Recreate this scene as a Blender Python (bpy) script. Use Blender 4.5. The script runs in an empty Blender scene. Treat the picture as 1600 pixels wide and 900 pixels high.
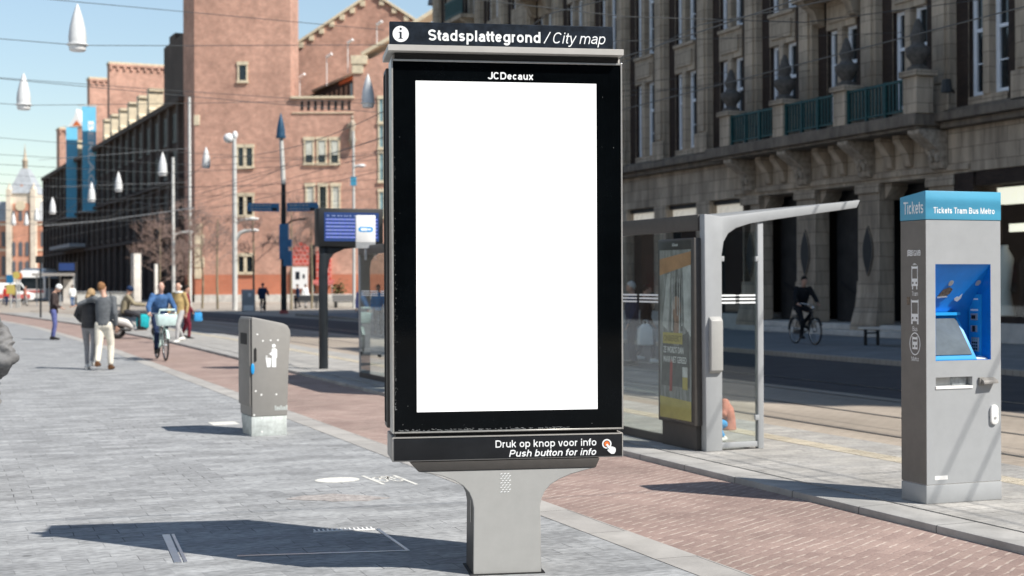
import bpy, bmesh, math, random
from mathutils import Vector, Matrix, noise
random.seed(7)
scene = bpy.context.scene
COL = scene.collection
rad = math.radians

# ---------------------------------------------------------------- camera, sky, sun, exposure
YAW = rad(-22.02)            # the street runs along +Y; the camera looks 22 degrees to the right of it
cam_data = bpy.data.cameras.new("camera")
cam = bpy.data.objects.new("camera", cam_data)
COL.objects.link(cam)
cam.matrix_world = Matrix.Translation((0, 0, 1.75)) @ (Matrix.Rotation(YAW, 4, 'Z') @ Matrix.Rotation(rad(90), 4, 'X') @ Matrix.Rotation(-0.004, 4, 'Z'))
cam_data.sensor_width = 36
cam_data.lens = 50
cam_data.shift_y = -0.005
cam_data.clip_start = 0.1
cam_data.clip_end = 3000
cam_data.dof.use_dof = True
cam_data.dof.focus_distance = 8.6
cam_data.dof.aperture_fstop = 2.8
scene.camera = cam

SUN = Vector((1.91, -2.477, 3.32)).normalized()      # towards the sun
world = bpy.data.worlds.new("World")
scene.world = world
world.use_nodes = True
wn, wl = world.node_tree.nodes, world.node_tree.links
wn.clear()
w_out = wn.new("ShaderNodeOutputWorld")
w_bg = wn.new("ShaderNodeBackground")
w_sky = wn.new("ShaderNodeTexSky")
w_sky.sky_type = 'NISHITA'
w_sky.sun_disc = False
w_sky.sun_elevation = math.asin(SUN.z)
w_sky.sun_rotation = math.atan2(SUN.x, SUN.y)
w_sky.altitude = 0
w_sky.air_density = 1.0
w_sky.dust_density = 0.0
w_sky.ozone_density = 2.0
w_bg.inputs["Strength"].default_value = 0.13
w_tint = wn.new("ShaderNodeMix"); w_tint.data_type = 'RGBA'; w_tint.blend_type = 'MULTIPLY'; w_tint.inputs[0].default_value = 1.0
w_tint.inputs[7].default_value = (1.07, 0.98, 0.86, 1)
wl.new(w_sky.outputs[0], w_tint.inputs[6])
w_tc = wn.new("ShaderNodeTexCoord"); w_sp = wn.new("ShaderNodeSeparateXYZ"); w_mr = wn.new("ShaderNodeMapRange"); w_dim = wn.new("ShaderNodeMix")
w_mr.inputs["From Min"].default_value = 0.0; w_mr.inputs["From Max"].default_value = 0.22; w_mr.inputs["To Min"].default_value = 0.68; w_mr.inputs["To Max"].default_value = 1.0
w_dim.data_type = 'RGBA'; w_dim.blend_type = 'MULTIPLY'; w_dim.inputs[0].default_value = 1.0
wl.new(w_tc.outputs["Generated"], w_sp.inputs[0]); wl.new(w_sp.outputs[2], w_mr.inputs[0])
wl.new(w_tint.outputs[2], w_dim.inputs[6]); wl.new(w_mr.outputs[0], w_dim.inputs[7])
wl.new(w_dim.outputs[2], w_bg.inputs[0])
wl.new(w_bg.outputs[0], w_out.inputs[0])
sun_data = bpy.data.lights.new("sun", 'SUN')
sun_data.energy = 5.0
sun_data.angle = rad(0.53)
sun_data.color = (1.0, 0.945, 0.87)
sun = bpy.data.objects.new("sun", sun_data)
COL.objects.link(sun)
sun.rotation_euler = SUN.to_track_quat('Z', 'Y').to_euler()
scene.view_settings.view_transform = 'Standard'
scene.view_settings.look = 'None'
scene.view_settings.exposure = 0.43
scene.view_settings.gamma = 1.0
scene.view_settings.use_curve_mapping = False
scene.cycles.max_bounces = 8
scene.cycles.transparent_max_bounces = 16

# ---------------------------------------------------------------- where things stand
F, H, ROLL = 2222.0, 1.75, 0.004
def cw(X, D, z=0.0):                       # metres right of / ahead of the camera -> street frame
    return Vector((X * 0.927 + D * 0.375, -X * 0.375 + D * 0.927, z))
def at(px, py, D):                         # a sighting at a known distance
    a, b = px - 800, 442 - py
    return cw((a + ROLL * b) / F * D, D, H + (b - ROLL * a) / F * D)
def gp(px, py, z=0.0):                     # a sighting of the ground
    a, b = px - 800, 442 - py
    D = (z - H) * F / (b - ROLL * a)
    return cw((a + ROLL * b) / F * D, D, z)

# ---------------------------------------------------------------- materials
def new_mat(name):
    m = bpy.data.materials.new(name)
    m.use_nodes = True
    nt = m.node_tree
    return m, nt, nt.nodes, nt.links, nt.nodes["Principled BSDF"]
def c4(c):
    return (c[0], c[1], c[2], 1)
def scl(c, k):
    return (min(1, c[0] * k), min(1, c[1] * k), min(1, c[2] * k), 1)
def mat(name, c, rough=0.6, metal=0.0, var=0.12, ns=8.0, bump=0.0, bs=60.0, spec=0.5, emit=None, es=0.0, stretch=None):
    m, nt, n, l, b = new_mat(name)
    b.inputs["Roughness"].default_value = rough
    b.inputs["Metallic"].default_value = metal
    b.inputs["Specular IOR Level"].default_value = spec
    b.inputs["Base Color"].default_value = c4(c)
    tc = n.new("ShaderNodeTexCoord")
    src = tc.outputs["Object"]
    if stretch:
        mp = n.new("ShaderNodeMapping")
        mp.inputs["Scale"].default_value = stretch
        l.new(src, mp.inputs[0]); src = mp.outputs[0]
    if var > 0:
        t = n.new("ShaderNodeTexNoise")
        t.inputs["Scale"].default_value = ns
        t.inputs["Detail"].default_value = 8
        t.inputs["Roughness"].default_value = 0.65
        l.new(src, t.inputs["Vector"])
        r = n.new("ShaderNodeValToRGB")
        r.color_ramp.elements[0].position = 0.3
        r.color_ramp.elements[1].position = 0.7
        r.color_ramp.elements[0].color = scl(c, 1 - var)
        r.color_ramp.elements[1].color = scl(c, 1 + var)
        l.new(t.outputs["Fac"], r.inputs[0])
        l.new(r.outputs[0], b.inputs["Base Color"])
    if bump > 0:
        t2 = n.new("ShaderNodeTexNoise")
        t2.inputs["Scale"].default_value = bs
        t2.inputs["Detail"].default_value = 6
        l.new(src, t2.inputs["Vector"])
        bp = n.new("ShaderNodeBump")
        bp.inputs["Strength"].default_value = bump
        bp.inputs["Distance"].default_value = 0.02
        l.new(t2.outputs["Fac"], bp.inputs["Height"])
        l.new(bp.outputs[0], b.inputs["Normal"])
    if emit:
        b.inputs["Emission Color"].default_value = c4(emit)
        b.inputs["Emission Strength"].default_value = es
    return m
def brick_mat(name, c1, c2, mortar, bw, bh, ms, rough=0.85, vertical=False, dirt=0.25, ds=0.5, bump=0.3, stretch=None, mfade=None, off=0.5, turn=0.0, grain=0.0, gs=40.0, fade=(0.42, 0.6), squash=1.0, spots=0.0, spec=0.3):
    """Bricks or pavers: two tones, joints, and large soft stains."""
    m, nt, n, l, b = new_mat(name)
    b.inputs["Roughness"].default_value = rough
    b.inputs["Specular IOR Level"].default_value = spec
    tc = n.new("ShaderNodeTexCoord")
    src = tc.outputs["Object"]
    if vertical:                                       # walls: run along x+y, rows along z
        sp = n.new("ShaderNodeSeparateXYZ"); l.new(src, sp.inputs[0])
        ad = n.new("ShaderNodeMath"); ad.operation = 'ADD'
        l.new(sp.outputs[0], ad.inputs[0]); l.new(sp.outputs[1], ad.inputs[1])
        cb = n.new("ShaderNodeCombineXYZ")
        l.new(ad.outputs[0], cb.inputs[0]); l.new(sp.outputs[2], cb.inputs[1])
        bsrc = cb.outputs[0]
    else:
        mp = n.new("ShaderNodeMapping"); l.new(src, mp.inputs[0])
        mp.inputs["Rotation"].default_value = (0, 0, turn)
        bsrc = mp.outputs[0]
        if squash != 1.0:
            mq = n.new("ShaderNodeMapping"); mq.inputs["Scale"].default_value = (squash, 1, 1)
            l.new(bsrc, mq.inputs[0]); bsrc = mq.outputs[0]
    # a slight waviness so that no joint is ruler-straight
    wv = n.new("ShaderNodeTexNoise"); wv.inputs["Scale"].default_value = 2.3
    l.new(bsrc, wv.inputs["Vector"])
    mx = n.new("ShaderNodeVectorMath"); mx.operation = 'MULTIPLY_ADD'
    l.new(wv.outputs["Color"], mx.inputs[0]); mx.inputs[1].default_value = (0.035, 0.035, 0); l.new(bsrc, mx.inputs[2])
    t = n.new("ShaderNodeTexBrick")
    t.inputs["Scale"].default_value = 1
    t.inputs["Brick Width"].default_value = bw
    t.inputs["Row Height"].default_value = bh
    t.inputs["Mortar Size"].default_value = ms
    t.inputs["Mortar Smooth"].default_value = 0.2
    t.inputs["Color1"].default_value = c4(c1)
    t.inputs["Color2"].default_value = c4(c2)
    t.inputs["Mortar"].default_value = c4(mortar)
    t.offset = off
    l.new(mx.outputs[0], t.inputs["Vector"])
    col = t.outputs["Color"]
    if mfade:                                          # joints filled in places: fade the mortar colour by noise
        nf = n.new("ShaderNodeTexNoise"); nf.inputs["Scale"].default_value = mfade
        nf.inputs["Detail"].default_value = 3
        l.new(bsrc, nf.inputs["Vector"])
        rf = n.new("ShaderNodeValToRGB")
        rf.color_ramp.elements[0].position = fade[0]; rf.color_ramp.elements[1].position = fade[1]
        l.new(nf.outputs["Fac"], rf.inputs[0])
        mf = n.new("ShaderNodeMath"); mf.operation = 'MULTIPLY'
        l.new(t.outputs["Fac"], mf.inputs[0]); l.new(rf.outputs[0], mf.inputs[1])
        t2 = n.new("ShaderNodeTexBrick")
        for k in ("Scale", "Brick Width", "Row Height"):
            t2.inputs[k].default_value = t.inputs[k].default_value
        t2.inputs["Mortar Size"].default_value = 0.0
        t2.inputs["Color1"].default_value = c4(c1); t2.inputs["Color2"].default_value = c4(c2)
        t2.offset = off
        l.new(mx.outputs[0], t2.inputs["Vector"])
        mm = n.new("ShaderNodeMix"); mm.data_type = 'RGBA'
        l.new(mf.outputs[0], mm.inputs[0]); l.new(t2.outputs["Color"], mm.inputs[6]); mm.inputs[7].default_value = c4(mortar)
        col = mm.outputs[2]
    d = n.new("ShaderNodeTexNoise")
    d.inputs["Scale"].default_value = ds
    d.inputs["Detail"].default_value = 9
    d.inputs["Roughness"].default_value = 0.62
    if stretch:
        m2 = n.new("ShaderNodeMapping"); m2.inputs["Scale"].default_value = stretch
        l.new(src, m2.inputs[0]); l.new(m2.outputs[0], d.inputs["Vector"])
    else:
        l.new(src, d.inputs["Vector"])
    r = n.new("ShaderNodeValToRGB")
    r.color_ramp.elements[0].position = 0.25; r.color_ramp.elements[1].position = 0.75
    k0, k1 = 1 - dirt, 1 + dirt * 0.5
    r.color_ramp.elements[0].color = (k0, k0, k0, 1); r.color_ramp.elements[1].color = (k1, k1, k1, 1)
    l.new(d.outputs["Fac"], r.inputs[0])
    mu = n.new("ShaderNodeMix"); mu.data_type = 'RGBA'; mu.blend_type = 'MULTIPLY'
    mu.inputs[0].default_value = 1
    l.new(col, mu.inputs[6]); l.new(r.outputs[0], mu.inputs[7])
    res = mu.outputs[2]
    if grain:
        gn = n.new("ShaderNodeTexNoise"); gn.inputs["Scale"].default_value = gs; gn.inputs["Detail"].default_value = 4
        l.new(m2.outputs[0] if stretch else src, gn.inputs["Vector"])
        gr = n.new("ShaderNodeValToRGB"); gr.color_ramp.elements[0].position = 0.3; gr.color_ramp.elements[1].position = 0.7
        k0, k1 = 1 - grain, 1 + grain * 0.6
        gr.color_ramp.elements[0].color = (k0, k0, k0, 1); gr.color_ramp.elements[1].color = (k1, k1, k1, 1)
        l.new(gn.outputs["Fac"], gr.inputs[0])
        mg = n.new("ShaderNodeMix"); mg.data_type = 'RGBA'; mg.blend_type = 'MULTIPLY'; mg.inputs[0].default_value = 1
        l.new(res, mg.inputs[6]); l.new(gr.outputs[0], mg.inputs[7]); res = mg.outputs[2]
    if spots:                                          # old chewing gum and drip marks
        vo = n.new("ShaderNodeTexVoronoi"); vo.inputs["Scale"].default_value = spots
        l.new(src, vo.inputs["Vector"])
        sr_ = n.new("ShaderNodeValToRGB"); sr_.color_ramp.elements[0].position = 0.035; sr_.color_ramp.elements[1].position = 0.06
        sr_.color_ramp.elements[0].color = (0.6, 0.6, 0.6, 1); sr_.color_ramp.elements[1].color = (1, 1, 1, 1)
        l.new(vo.outputs["Distance"], sr_.inputs[0])
        ms_ = n.new("ShaderNodeMix"); ms_.data_type = 'RGBA'; ms_.blend_type = 'MULTIPLY'; ms_.inputs[0].default_value = 1
        l.new(res, ms_.inputs[6]); l.new(sr_.outputs[0], ms_.inputs[7]); res = ms_.outputs[2]
    l.new(res, b.inputs["Base Color"])
    if bump > 0:
        nb = n.new("ShaderNodeTexNoise"); nb.inputs["Scale"].default_value = 35; nb.inputs["Detail"].default_value = 5
        l.new(src, nb.inputs["Vector"])
        sb = n.new("ShaderNodeMath"); sb.operation = 'SUBTRACT'
        l.new(nb.outputs["Fac"], sb.inputs[0]); l.new(t.outputs["Fac"], sb.inputs[1])
        bp = n.new("ShaderNodeBump"); bp.inputs["Strength"].default_value = bump; bp.inputs["Distance"].default_value = 0.006
        l.new(sb.outputs[0], bp.inputs["Height"]); l.new(bp.outputs[0], b.inputs["Normal"])
    return m
def glass_mat(name, tint=(0.93, 0.97, 0.96), gloss=0.05, rough=0.02):
    """Thin pane: mostly straight-through, reflecting more at grazing angles."""
    m, nt, n, l, b = new_mat(name)
    n.remove(b)
    o = n["Material Output"]
    tr = n.new("ShaderNodeBsdfTransparent"); tr.inputs[0].default_value = c4(tint)
    gl = n.new("ShaderNodeBsdfGlossy"); gl.inputs["Roughness"].default_value = rough
    lw = n.new("ShaderNodeLayerWeight"); lw.inputs[0].default_value = 0.5
    pw = n.new("ShaderNodeMath"); pw.operation = 'POWER'; pw.inputs[1].default_value = 5.0
    l.new(lw.outputs["Facing"], pw.inputs[0])
    ma = n.new("ShaderNodeMath"); ma.operation = 'MULTIPLY_ADD'
    ma.inputs[1].default_value = 0.9; ma.inputs[2].default_value = gloss
    l.new(pw.outputs[0], ma.inputs[0])
    mi = n.new("ShaderNodeMixShader")
    l.new(ma.outputs[0], mi.inputs[0]); l.new(tr.outputs[0], mi.inputs[1]); l.new(gl.outputs[0], mi.inputs[2])
    l.new(mi.outputs[0], o.inputs[0])
    return m

# ---------------------------------------------------------------- mesh building
class MB:
    def __init__(self):
        self.bm = bmesh.new()
    def face(self, pts, m=0):
        vs = [self.bm.verts.new(p) for p in pts]
        f = self.bm.faces.new(vs); f.material_index = m
        return f
    def box(self, x0, x1, y0, y1, z0, z1, m=0):
        v = [self.bm.verts.new(p) for p in ((x0, y0, z0), (x1, y0, z0), (x1, y1, z0), (x0, y1, z0), (x0, y0, z1), (x1, y0, z1), (x1, y1, z1), (x0, y1, z1))]
        for q in ((0, 3, 2, 1), (4, 5, 6, 7), (0, 1, 5, 4), (1, 2, 6, 5), (2, 3, 7, 6), (3, 0, 4, 7)):
            self.bm.faces.new([v[i] for i in q]).material_index = m
        return self
    def hexa(self, p, m=0):                # eight corners: bottom ring then top ring
        v = [self.bm.verts.new(q) for q in p]
        for q in ((0, 3, 2, 1), (4, 5, 6, 7), (0, 1, 5, 4), (1, 2, 6, 5), (2, 3, 7, 6), (3, 0, 4, 7)):
            self.bm.faces.new([v[i] for i in q]).material_index = m
        return self
    def prism(self, poly, a, b, plane='xz', m=0):
        f = {'xz': lambda p, t: (p[0], t, p[1]), 'yz': lambda p, t: (t, p[0], p[1]), 'xy': lambda p, t: (p[0], p[1], t)}[plane]
        v0 = [self.bm.verts.new(f(p, a)) for p in poly]
        v1 = [self.bm.verts.new(f(p, b)) for p in poly]
        n = len(poly)
        self.bm.faces.new(v0).material_index = m
        self.bm.faces.new(v1[::-1]).material_index = m
        for i in range(n):
            self.bm.faces.new((v0[i], v1[i], v1[(i + 1) % n], v0[(i + 1) % n])).material_index = m
        return self
    def tube(self, pts, r, n=8, ref=None, m=0):
        pts = [Vector(p) for p in pts]
        if not isinstance(r, (list, tuple)):
            r = [r] * len(pts)
        rings = []
        for i, p in enumerate(pts):
            t = (pts[min(i + 1, len(pts) - 1)] - pts[max(i - 1, 0)])
            t = t.normalized() if t.length > 1e-9 else Vector((0, 0, 1))
            rf = Vector(ref) if ref is not None else (Vector((0, 0, 1)) if abs(t.z) < 0.9 else Vector((1, 0, 0)))
            a = rf - t * rf.dot(t)
            if a.length < 1e-5:
                a = Vector((0, 1, 0)) - t * t.y
            a.normalize(); b = t.cross(a)
            ra, rb = r[i] if isinstance(r[i], (list, tuple)) else (r[i], r[i])
            rings.append([self.bm.verts.new(p + a * (ra * math.cos(2 * math.pi * k / n)) + b * (rb * math.sin(2 * math.pi * k / n))) for k in range(n)])
        for i in range(len(rings) - 1):
            for k in range(n):
                self.bm.faces.new((rings[i][k], rings[i][(k + 1) % n], rings[i + 1][(k + 1) % n], rings[i + 1][k])).material_index = m
        self.bm.faces.new(rings[0][::-1]).material_index = m
        self.bm.faces.new(rings[-1]).material_index = m
        return self
    def lathe(self, prof, c=(0, 0), n=16, m=0):
        rings = []
        for r, z in prof:
            r = max(r, 0.0005)
            rings.append([self.bm.verts.new((c[0] + r * math.cos(2 * math.pi * k / n), c[1] + r * math.sin(2 * math.pi * k / n), z)) for k in range(n)])
        for i in range(len(rings) - 1):
            for k in range(n):
                self.bm.faces.new((rings[i][k], rings[i][(k + 1) % n], rings[i + 1][(k + 1) % n], rings[i + 1][k])).material_index = m
        self.bm.faces.new(rings[0][::-1]).material_index = m
        self.bm.faces.new(rings[-1]).material_index = m
        return self
    def ell(self, c, rx, ry, rz, m=0, u=12, v=8, rot=None):
        mt = Matrix.Translation(c) @ (rot.to_4x4() if rot else Matrix.Identity(4)) @ Matrix.Diagonal((rx, ry, rz, 1))
        res = bmesh.ops.create_uvsphere(self.bm, u_segments=u, v_segments=v, radius=1, matrix=mt)
        for f in {f for w in res['verts'] for f in w.link_faces}:
            f.material_index = m
        return self
    def torus(self, c, R, r, axis='x', n=28, k=8, m=0):
        rings = []
        for i in range(n):
            a = 2 * math.pi * i / n
            ring = []
            for j in range(k):
                b = 2 * math.pi * j / k
                q = R + r * math.cos(b); w = r * math.sin(b)
                p = {'x': (w, q * math.cos(a), q * math.sin(a)), 'y': (q * math.cos(a), w, q * math.sin(a)), 'z': (q * math.cos(a), q * math.sin(a), w)}[axis]
                ring.append(self.bm.verts.new(Vector(c) + Vector(p)))
            rings.append(ring)
        for i in range(n):
            for j in range(k):
                self.bm.faces.new((rings[i][j], rings[(i + 1) % n][j], rings[(i + 1) % n][(j + 1) % k], rings[i][(j + 1) % k])).material_index = m
        return self
    def build(self, name, mats, parent=None, bevel=0.0, seg=2, smooth=40, recalc=True):
        bm = self.bm
        if recalc:
            bmesh.ops.recalc_face_normals(bm, faces=bm.faces)
        if bevel > 0:
            ed = [e for e in bm.edges if len(e.link_faces) == 2 and e.calc_face_angle(0) > rad(25)]
            bmesh.ops.bevel(bm, geom=ed, offset=bevel, segments=seg, affect='EDGES', profile=0.5, clamp_overlap=True)
        me = bpy.data.meshes.new(name)
        bm.to_mesh(me); bm.free()
        for mm in (mats if isinstance(mats, (list, tuple)) else [mats]):
            me.materials.append(mm)
        if smooth:
            me.shade_smooth()
            me.set_sharp_from_angle(angle=rad(smooth))
        o = bpy.data.objects.new(name, me)
        COL.objects.link(o)
        if parent:
            o.parent = parent
        return o
def tag(o, label=None, cat=None, group=None, kind=None):
    if label: o["label"] = label
    if cat: o["category"] = cat
    if group: o["group"] = group
    if kind: o["kind"] = kind
    return o
def thing(name, loc, label, cat, rz=0.0, group=None):
    o = bpy.data.objects.new(name, None)
    o.empty_display_size = 0.2
    COL.objects.link(o)
    o.location = loc; o.rotation_euler = (0, 0, rz)
    return tag(o, label, cat, group)
def copy_tree(o, parent=None):
    c = o.copy(); COL.objects.link(c)
    if parent: c.parent = parent
    for ch in list(o.children):
        copy_tree(ch, c)
    return c
def put(o, loc, parent, rz=0.0):           # another copy of a part, sharing its mesh
    c = o.copy(); COL.objects.link(c); c.parent = parent; c.location = loc; c.rotation_euler = (0, 0, rz)
    for ch in list(o.children):
        copy_tree(ch, c)
    return c
# Grotesque lettering drawn as strokes; cap height 1, x-height 0.73
ADV = dict(S=.667, t=.30, a=.556, d=.59, s=.53, p=.59, l=.26, e=.556, g=.59, r=.36, o=.59, n=.58, C=.722, i=.25, y=.52, m=.86, D=.722, u=.58, k=.55, v=.52, f=.30, P=.667, h=.58, b=.59, J=.53, c=.54, x=.53, T=.60, B=.667, M=.833, G=.76, V=.66)
def glyph(ch, w):
    W = ADV[ch] / 0.72; sb = 0.075 if ch in 'abcdeghkmnopsuSCDPBMGil' else 0.02
    L, R = sb + w / 2, W - sb - w / 2
    m, b, X, K = (L + R) / 2, w / 2, 0.73 - w / 2, 1 - w / 2
    def arc(cx, cy, rx, ry, a0, a1, n=18, e=0.88):
        out = []
        for k in range(n + 1):
            a = rad(a0 + (a1 - a0) * k / n); c, s = math.cos(a), math.sin(a)
            out.append((cx + rx * math.copysign(abs(c) ** e, c), cy + ry * math.copysign(abs(s) ** e, s)))
        return out
    rx = (R - L) / 2; my, ry = (b + X) / 2, (X - b) / 2
    o = arc(m, my, rx, ry, 0, 360, 32)
    def essy(t0, t1):
        h = t1 - t0; r2 = (h / 2) / 2
        return arc(m, t1 - r2, rx, r2, 22, 232, 16, 1.0) + arc(m, t0 + r2, rx, r2, 52, -158, 16, 1.0)
    def arch(l, r, top): return [(l, top - 0.34)] + arc((l + r) / 2, top - 0.27, (r - l) / 2, 0.27, 170, 0, 14) + [(r, 0)]
    if ch == 'o': return W, [o]
    if ch in 'dbpg':
        st = {'d': [(R, 0), (R, 1)], 'b': [(L, 0), (L, 1)], 'p': [(L, -0.29), (L, 0.73)]}
        if ch == 'g': return W, [o, [(R, 0.73), (R, 0.0)] + arc(m, 0.0, rx, 0.29 - w / 2, 0, -155, 14)]
        return W, [o, st[ch]]
    if ch == 'c': return W, [arc(m, my, rx, ry, 38, 322, 26)]
    if ch == 'e': return W, [arc(m, my, rx, ry, 0, 322, 28), [(L, my - 0.005), (R, my - 0.005)]]
    if ch == 'C': return W, [arc(m, 0.5, rx, K - 0.5, 40, 320, 28)]
    if ch == 'G': return W, [arc(m, 0.5, rx, K - 0.5, 40, 350, 28), [(m, 0.45), (R + w * .4, 0.45)], [(R, 0), (R, 0.45)]]
    if ch == 's': return W, [essy(b, X)]
    if ch == 'S': return W, [essy(b, K)]
    if ch == 'n': return W, [[(L, 0), (L, 0.73)], arch(L, R, X)]
    if ch == 'h': return W, [[(L, 0), (L, 1)], arch(L, R, X)]
    if ch == 'm': return W, [[(L, 0), (L, 0.73)], arch(L, m, X), arch(m, R, X)]
    if ch == 'r': return W, [[(L + .05, 0), (L + .05, 0.73)], [(L + .05, X - .3)] + arc(R - .0, X - 0.25, R - L - .05, 0.25, 175, 88, 10)]
    if ch == 'u': return W, [[(R, 0), (R, 0.73)], [(L, 0.73)] + arc(m, b + 0.26, rx, 0.26, 180, 350, 14)]
    if ch == 'l': return W, [[(m, 0), (m, 1)]]
    if ch == 'i': return W, [[(m, 0), (m, 0.73)], [(m, 0.86), (m, 1)]]
    if ch == 't': return W, [[(m - .02, 0.93), (m - .02, b + .14)] + arc(m - .02 + .16, b + .14, .16, .14, 180, 275, 8), [(0.01, X), (W - .01, X)]]
    if ch == 'f': return W, [[(m - .02, 0), (m - .02, K - .14)] + arc(m - .02 + .18, K - .14, .18, .14, 180, 85, 8), [(0.01, X), (W - .01, X)]]
    if ch == 'a': return W, [arc(m, X - 0.20, rx * .93, 0.20, 160, 0, 14) + [(R - .01, 0.16), (R + .03, 0.0)], [(R - .01, .46), (m + .02, .415), (m - .11, .39)] + arc(m - .03, .235, rx * .93, .155, 115, 290, 14) + [(m + rx * .75, .17), (R - .01, .27)]]
    if ch == 'y': return W, [[(L, 0.73), (m, 0.03)], [(R, 0.73), (m + .01, 0.02), (m - .05, -0.15), (m - .13, -0.235), (L - .01, -0.24)]]
    if ch == 'v': return W, [[(L, 0.73), (m - w * .15, 0)], [(R, 0.73), (m + w * .15, 0)]]
    if ch == 'V': return W, [[(L, 1), (m - w * .15, 0)], [(R, 1), (m + w * .15, 0)]]
    if ch == 'x': return W, [[(L, 0.73), (R, 0)], [(R, 0.73), (L, 0)]]
    if ch == 'k': return W, [[(L, 0), (L, 1)], [(L, .24), (R, .73)], [(L + .17, .42), (R + .02, 0)]]
    if ch == 'T': return W, [[(m, 0), (m, K)], [(L - w * .4, K), (R + w * .4, K)]]
    if ch == 'J': return W, [[(R, 1), (R, .27)] + arc(m, .27, rx, .27 - b, 0, -175, 14)]
    if ch == 'D': return W, [[(L, 0), (L, 1)], [(L, K), (m - .02, K)] + arc(m - .02, .5, R - m + .02, K - .5, 90, -90, 18) + [(L, b)]]
    if ch == 'P': return W, [[(L, 0), (L, 1)], [(L, K), (m + .02, K)] + arc(m + .02, (K + .44) / 2, R - m - .02, (K - .44) / 2, 90, -90, 14) + [(L, .44)]]
    if ch == 'B': return W, [[(L, 0), (L, 1)], [(L, K), (m, K)] + arc(m, (K + .52) / 2, (R - m) * .9, (K - .52) / 2, 90, -90, 12) + [(L, .52)], [(m, .52)] + arc(m, (b + .52) / 2, R - m, (.52 - b) / 2, 90, -90, 12) + [(L, b)]]
    if ch == 'M': return W, [[(L, 0), (L, 1)], [(R, 0), (R, 1)], [(L + .02, 1), (m, .04)], [(R - .02, 1), (m, .04)]]
    if ch == '/': return W, [[(0.0, -0.03), (W, 1.03)]]
ADV['/'] = .30
def stroke_text(name, body, m, parent, x0, x1, z0, cap, y, face, w, shear):
    strokes, x = [], 0.0
    for ch in body:
        if ch == ' ': x += 0.36; continue
        W, st = glyph(ch, w)
        for s in st: strokes.append([(p[0] + x, p[1]) for p in s])
        x += W
    pts = [q for s in strokes for q in s]
    f = lambda p: p[0] + shear * p[1]
    a, z = min(map(f, pts)) - w / 2, max(map(f, pts)) + w / 2
    k = (x1 - x0) / (z - a)
    bm = bmesh.new()
    for i, s in enumerate(strokes):
        n = len(s); P = [Vector(p) for p in s]
        closed = (P[0] - P[-1]).length < 1e-4
        row = []
        for j, p in enumerate(P):
            pa = P[j - 1] if j else (P[-2] if closed else None); pb = P[j + 1] if j < n - 1 else (P[1] if closed else None)
            d = ((p - pa).normalized() if pa is not None else Vector((0, 0))) + ((pb - p).normalized() if pb is not None else Vector((0, 0)))
            d = d.normalized(); nn = Vector((-d.y, d.x))
            e = (pb - p).normalized() if pb is not None else d
            c = max(0.75, abs(nn.dot(Vector((-e.y, e.x)))))
            row.append((p + nn * (w / 2 / c), p - nn * (w / 2 / c)))
        dep = 0.0006 + 0.00006 * (i % 7)
        vs = []
        for u, v in row:
            q = []
            for t in (u, v):
                for dd in (dep, 0.0):
                    tx, tz = x0 + (f(t) - a) * k, z0 + t.y * cap
                    q.append(bm.verts.new((tx, y - dd, tz) if face == 'front' else (y - dd, -tx, tz)))
            vs.append(q)
        for j in range(len(vs) - 1):
            A, B = vs[j], vs[j + 1]
            bm.faces.new((A[0], A[2], B[2], B[0])); bm.faces.new((A[0], B[0], B[1], A[1])); bm.faces.new((A[2], A[3], B[3], B[2]))
    bmesh.ops.recalc_face_normals(bm, faces=bm.faces)
    me = bpy.data.meshes.new(name); bm.to_mesh(me); bm.free(); me.materials.append(m)
    o = bpy.data.objects.new(name, me); COL.objects.link(o); o.parent = parent
    return o
def writing(name, body, m, parent, x0, x1, z0, cap, y, face='front', bold=0.0, shear=0.0, depth=0.0012, ref='H', align='LEFT'):
    """Raised lettering: x0..x1 is the width it fills, z0 its base line, cap the height of a capital."""
    if all(c == ' ' or c in ADV for c in body):
        return stroke_text(name, body, m, parent, x0, x1, z0, cap, y, face, 0.105 + bold * 3.4, shear)
    def mesh_of(t, k):
        cu = bpy.data.curves.new("t", 'FONT')
        cu.body = t; cu.size = 1; cu.shear = shear; cu.offset = bold * k; cu.resolution_u = 3; cu.extrude = 0.001
        ob = bpy.data.objects.new("t", cu); COL.objects.link(ob)
        dg = bpy.context.evaluated_depsgraph_get()
        me = bpy.data.meshes.new_from_object(ob.evaluated_get(dg))
        bpy.data.objects.remove(ob); bpy.data.curves.remove(cu)
        return me
    rm = mesh_of(ref, 1)
    ch = max(v.co.y for v in rm.vertices); bpy.data.meshes.remove(rm)
    me = mesh_of(body, 1)
    xs = [v.co.x for v in me.vertices]
    a, b = min(xs), max(xs)
    kx = (x1 - x0) / (b - a); kz = cap / ch
    for v in me.vertices:
        tx, tz, d = x0 + (v.co.x - a) * kx, z0 + v.co.y * kz, (v.co.z + 0.001) * depth / 0.002
        v.co = Vector((tx, y - d, tz)) if face == 'front' else Vector((y - d, -tx, tz))
    me.name = name
    me.materials.clear(); me.materials.append(m)
    o = bpy.data.objects.new(name, me); COL.objects.link(o); o.parent = parent
    return o
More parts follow.
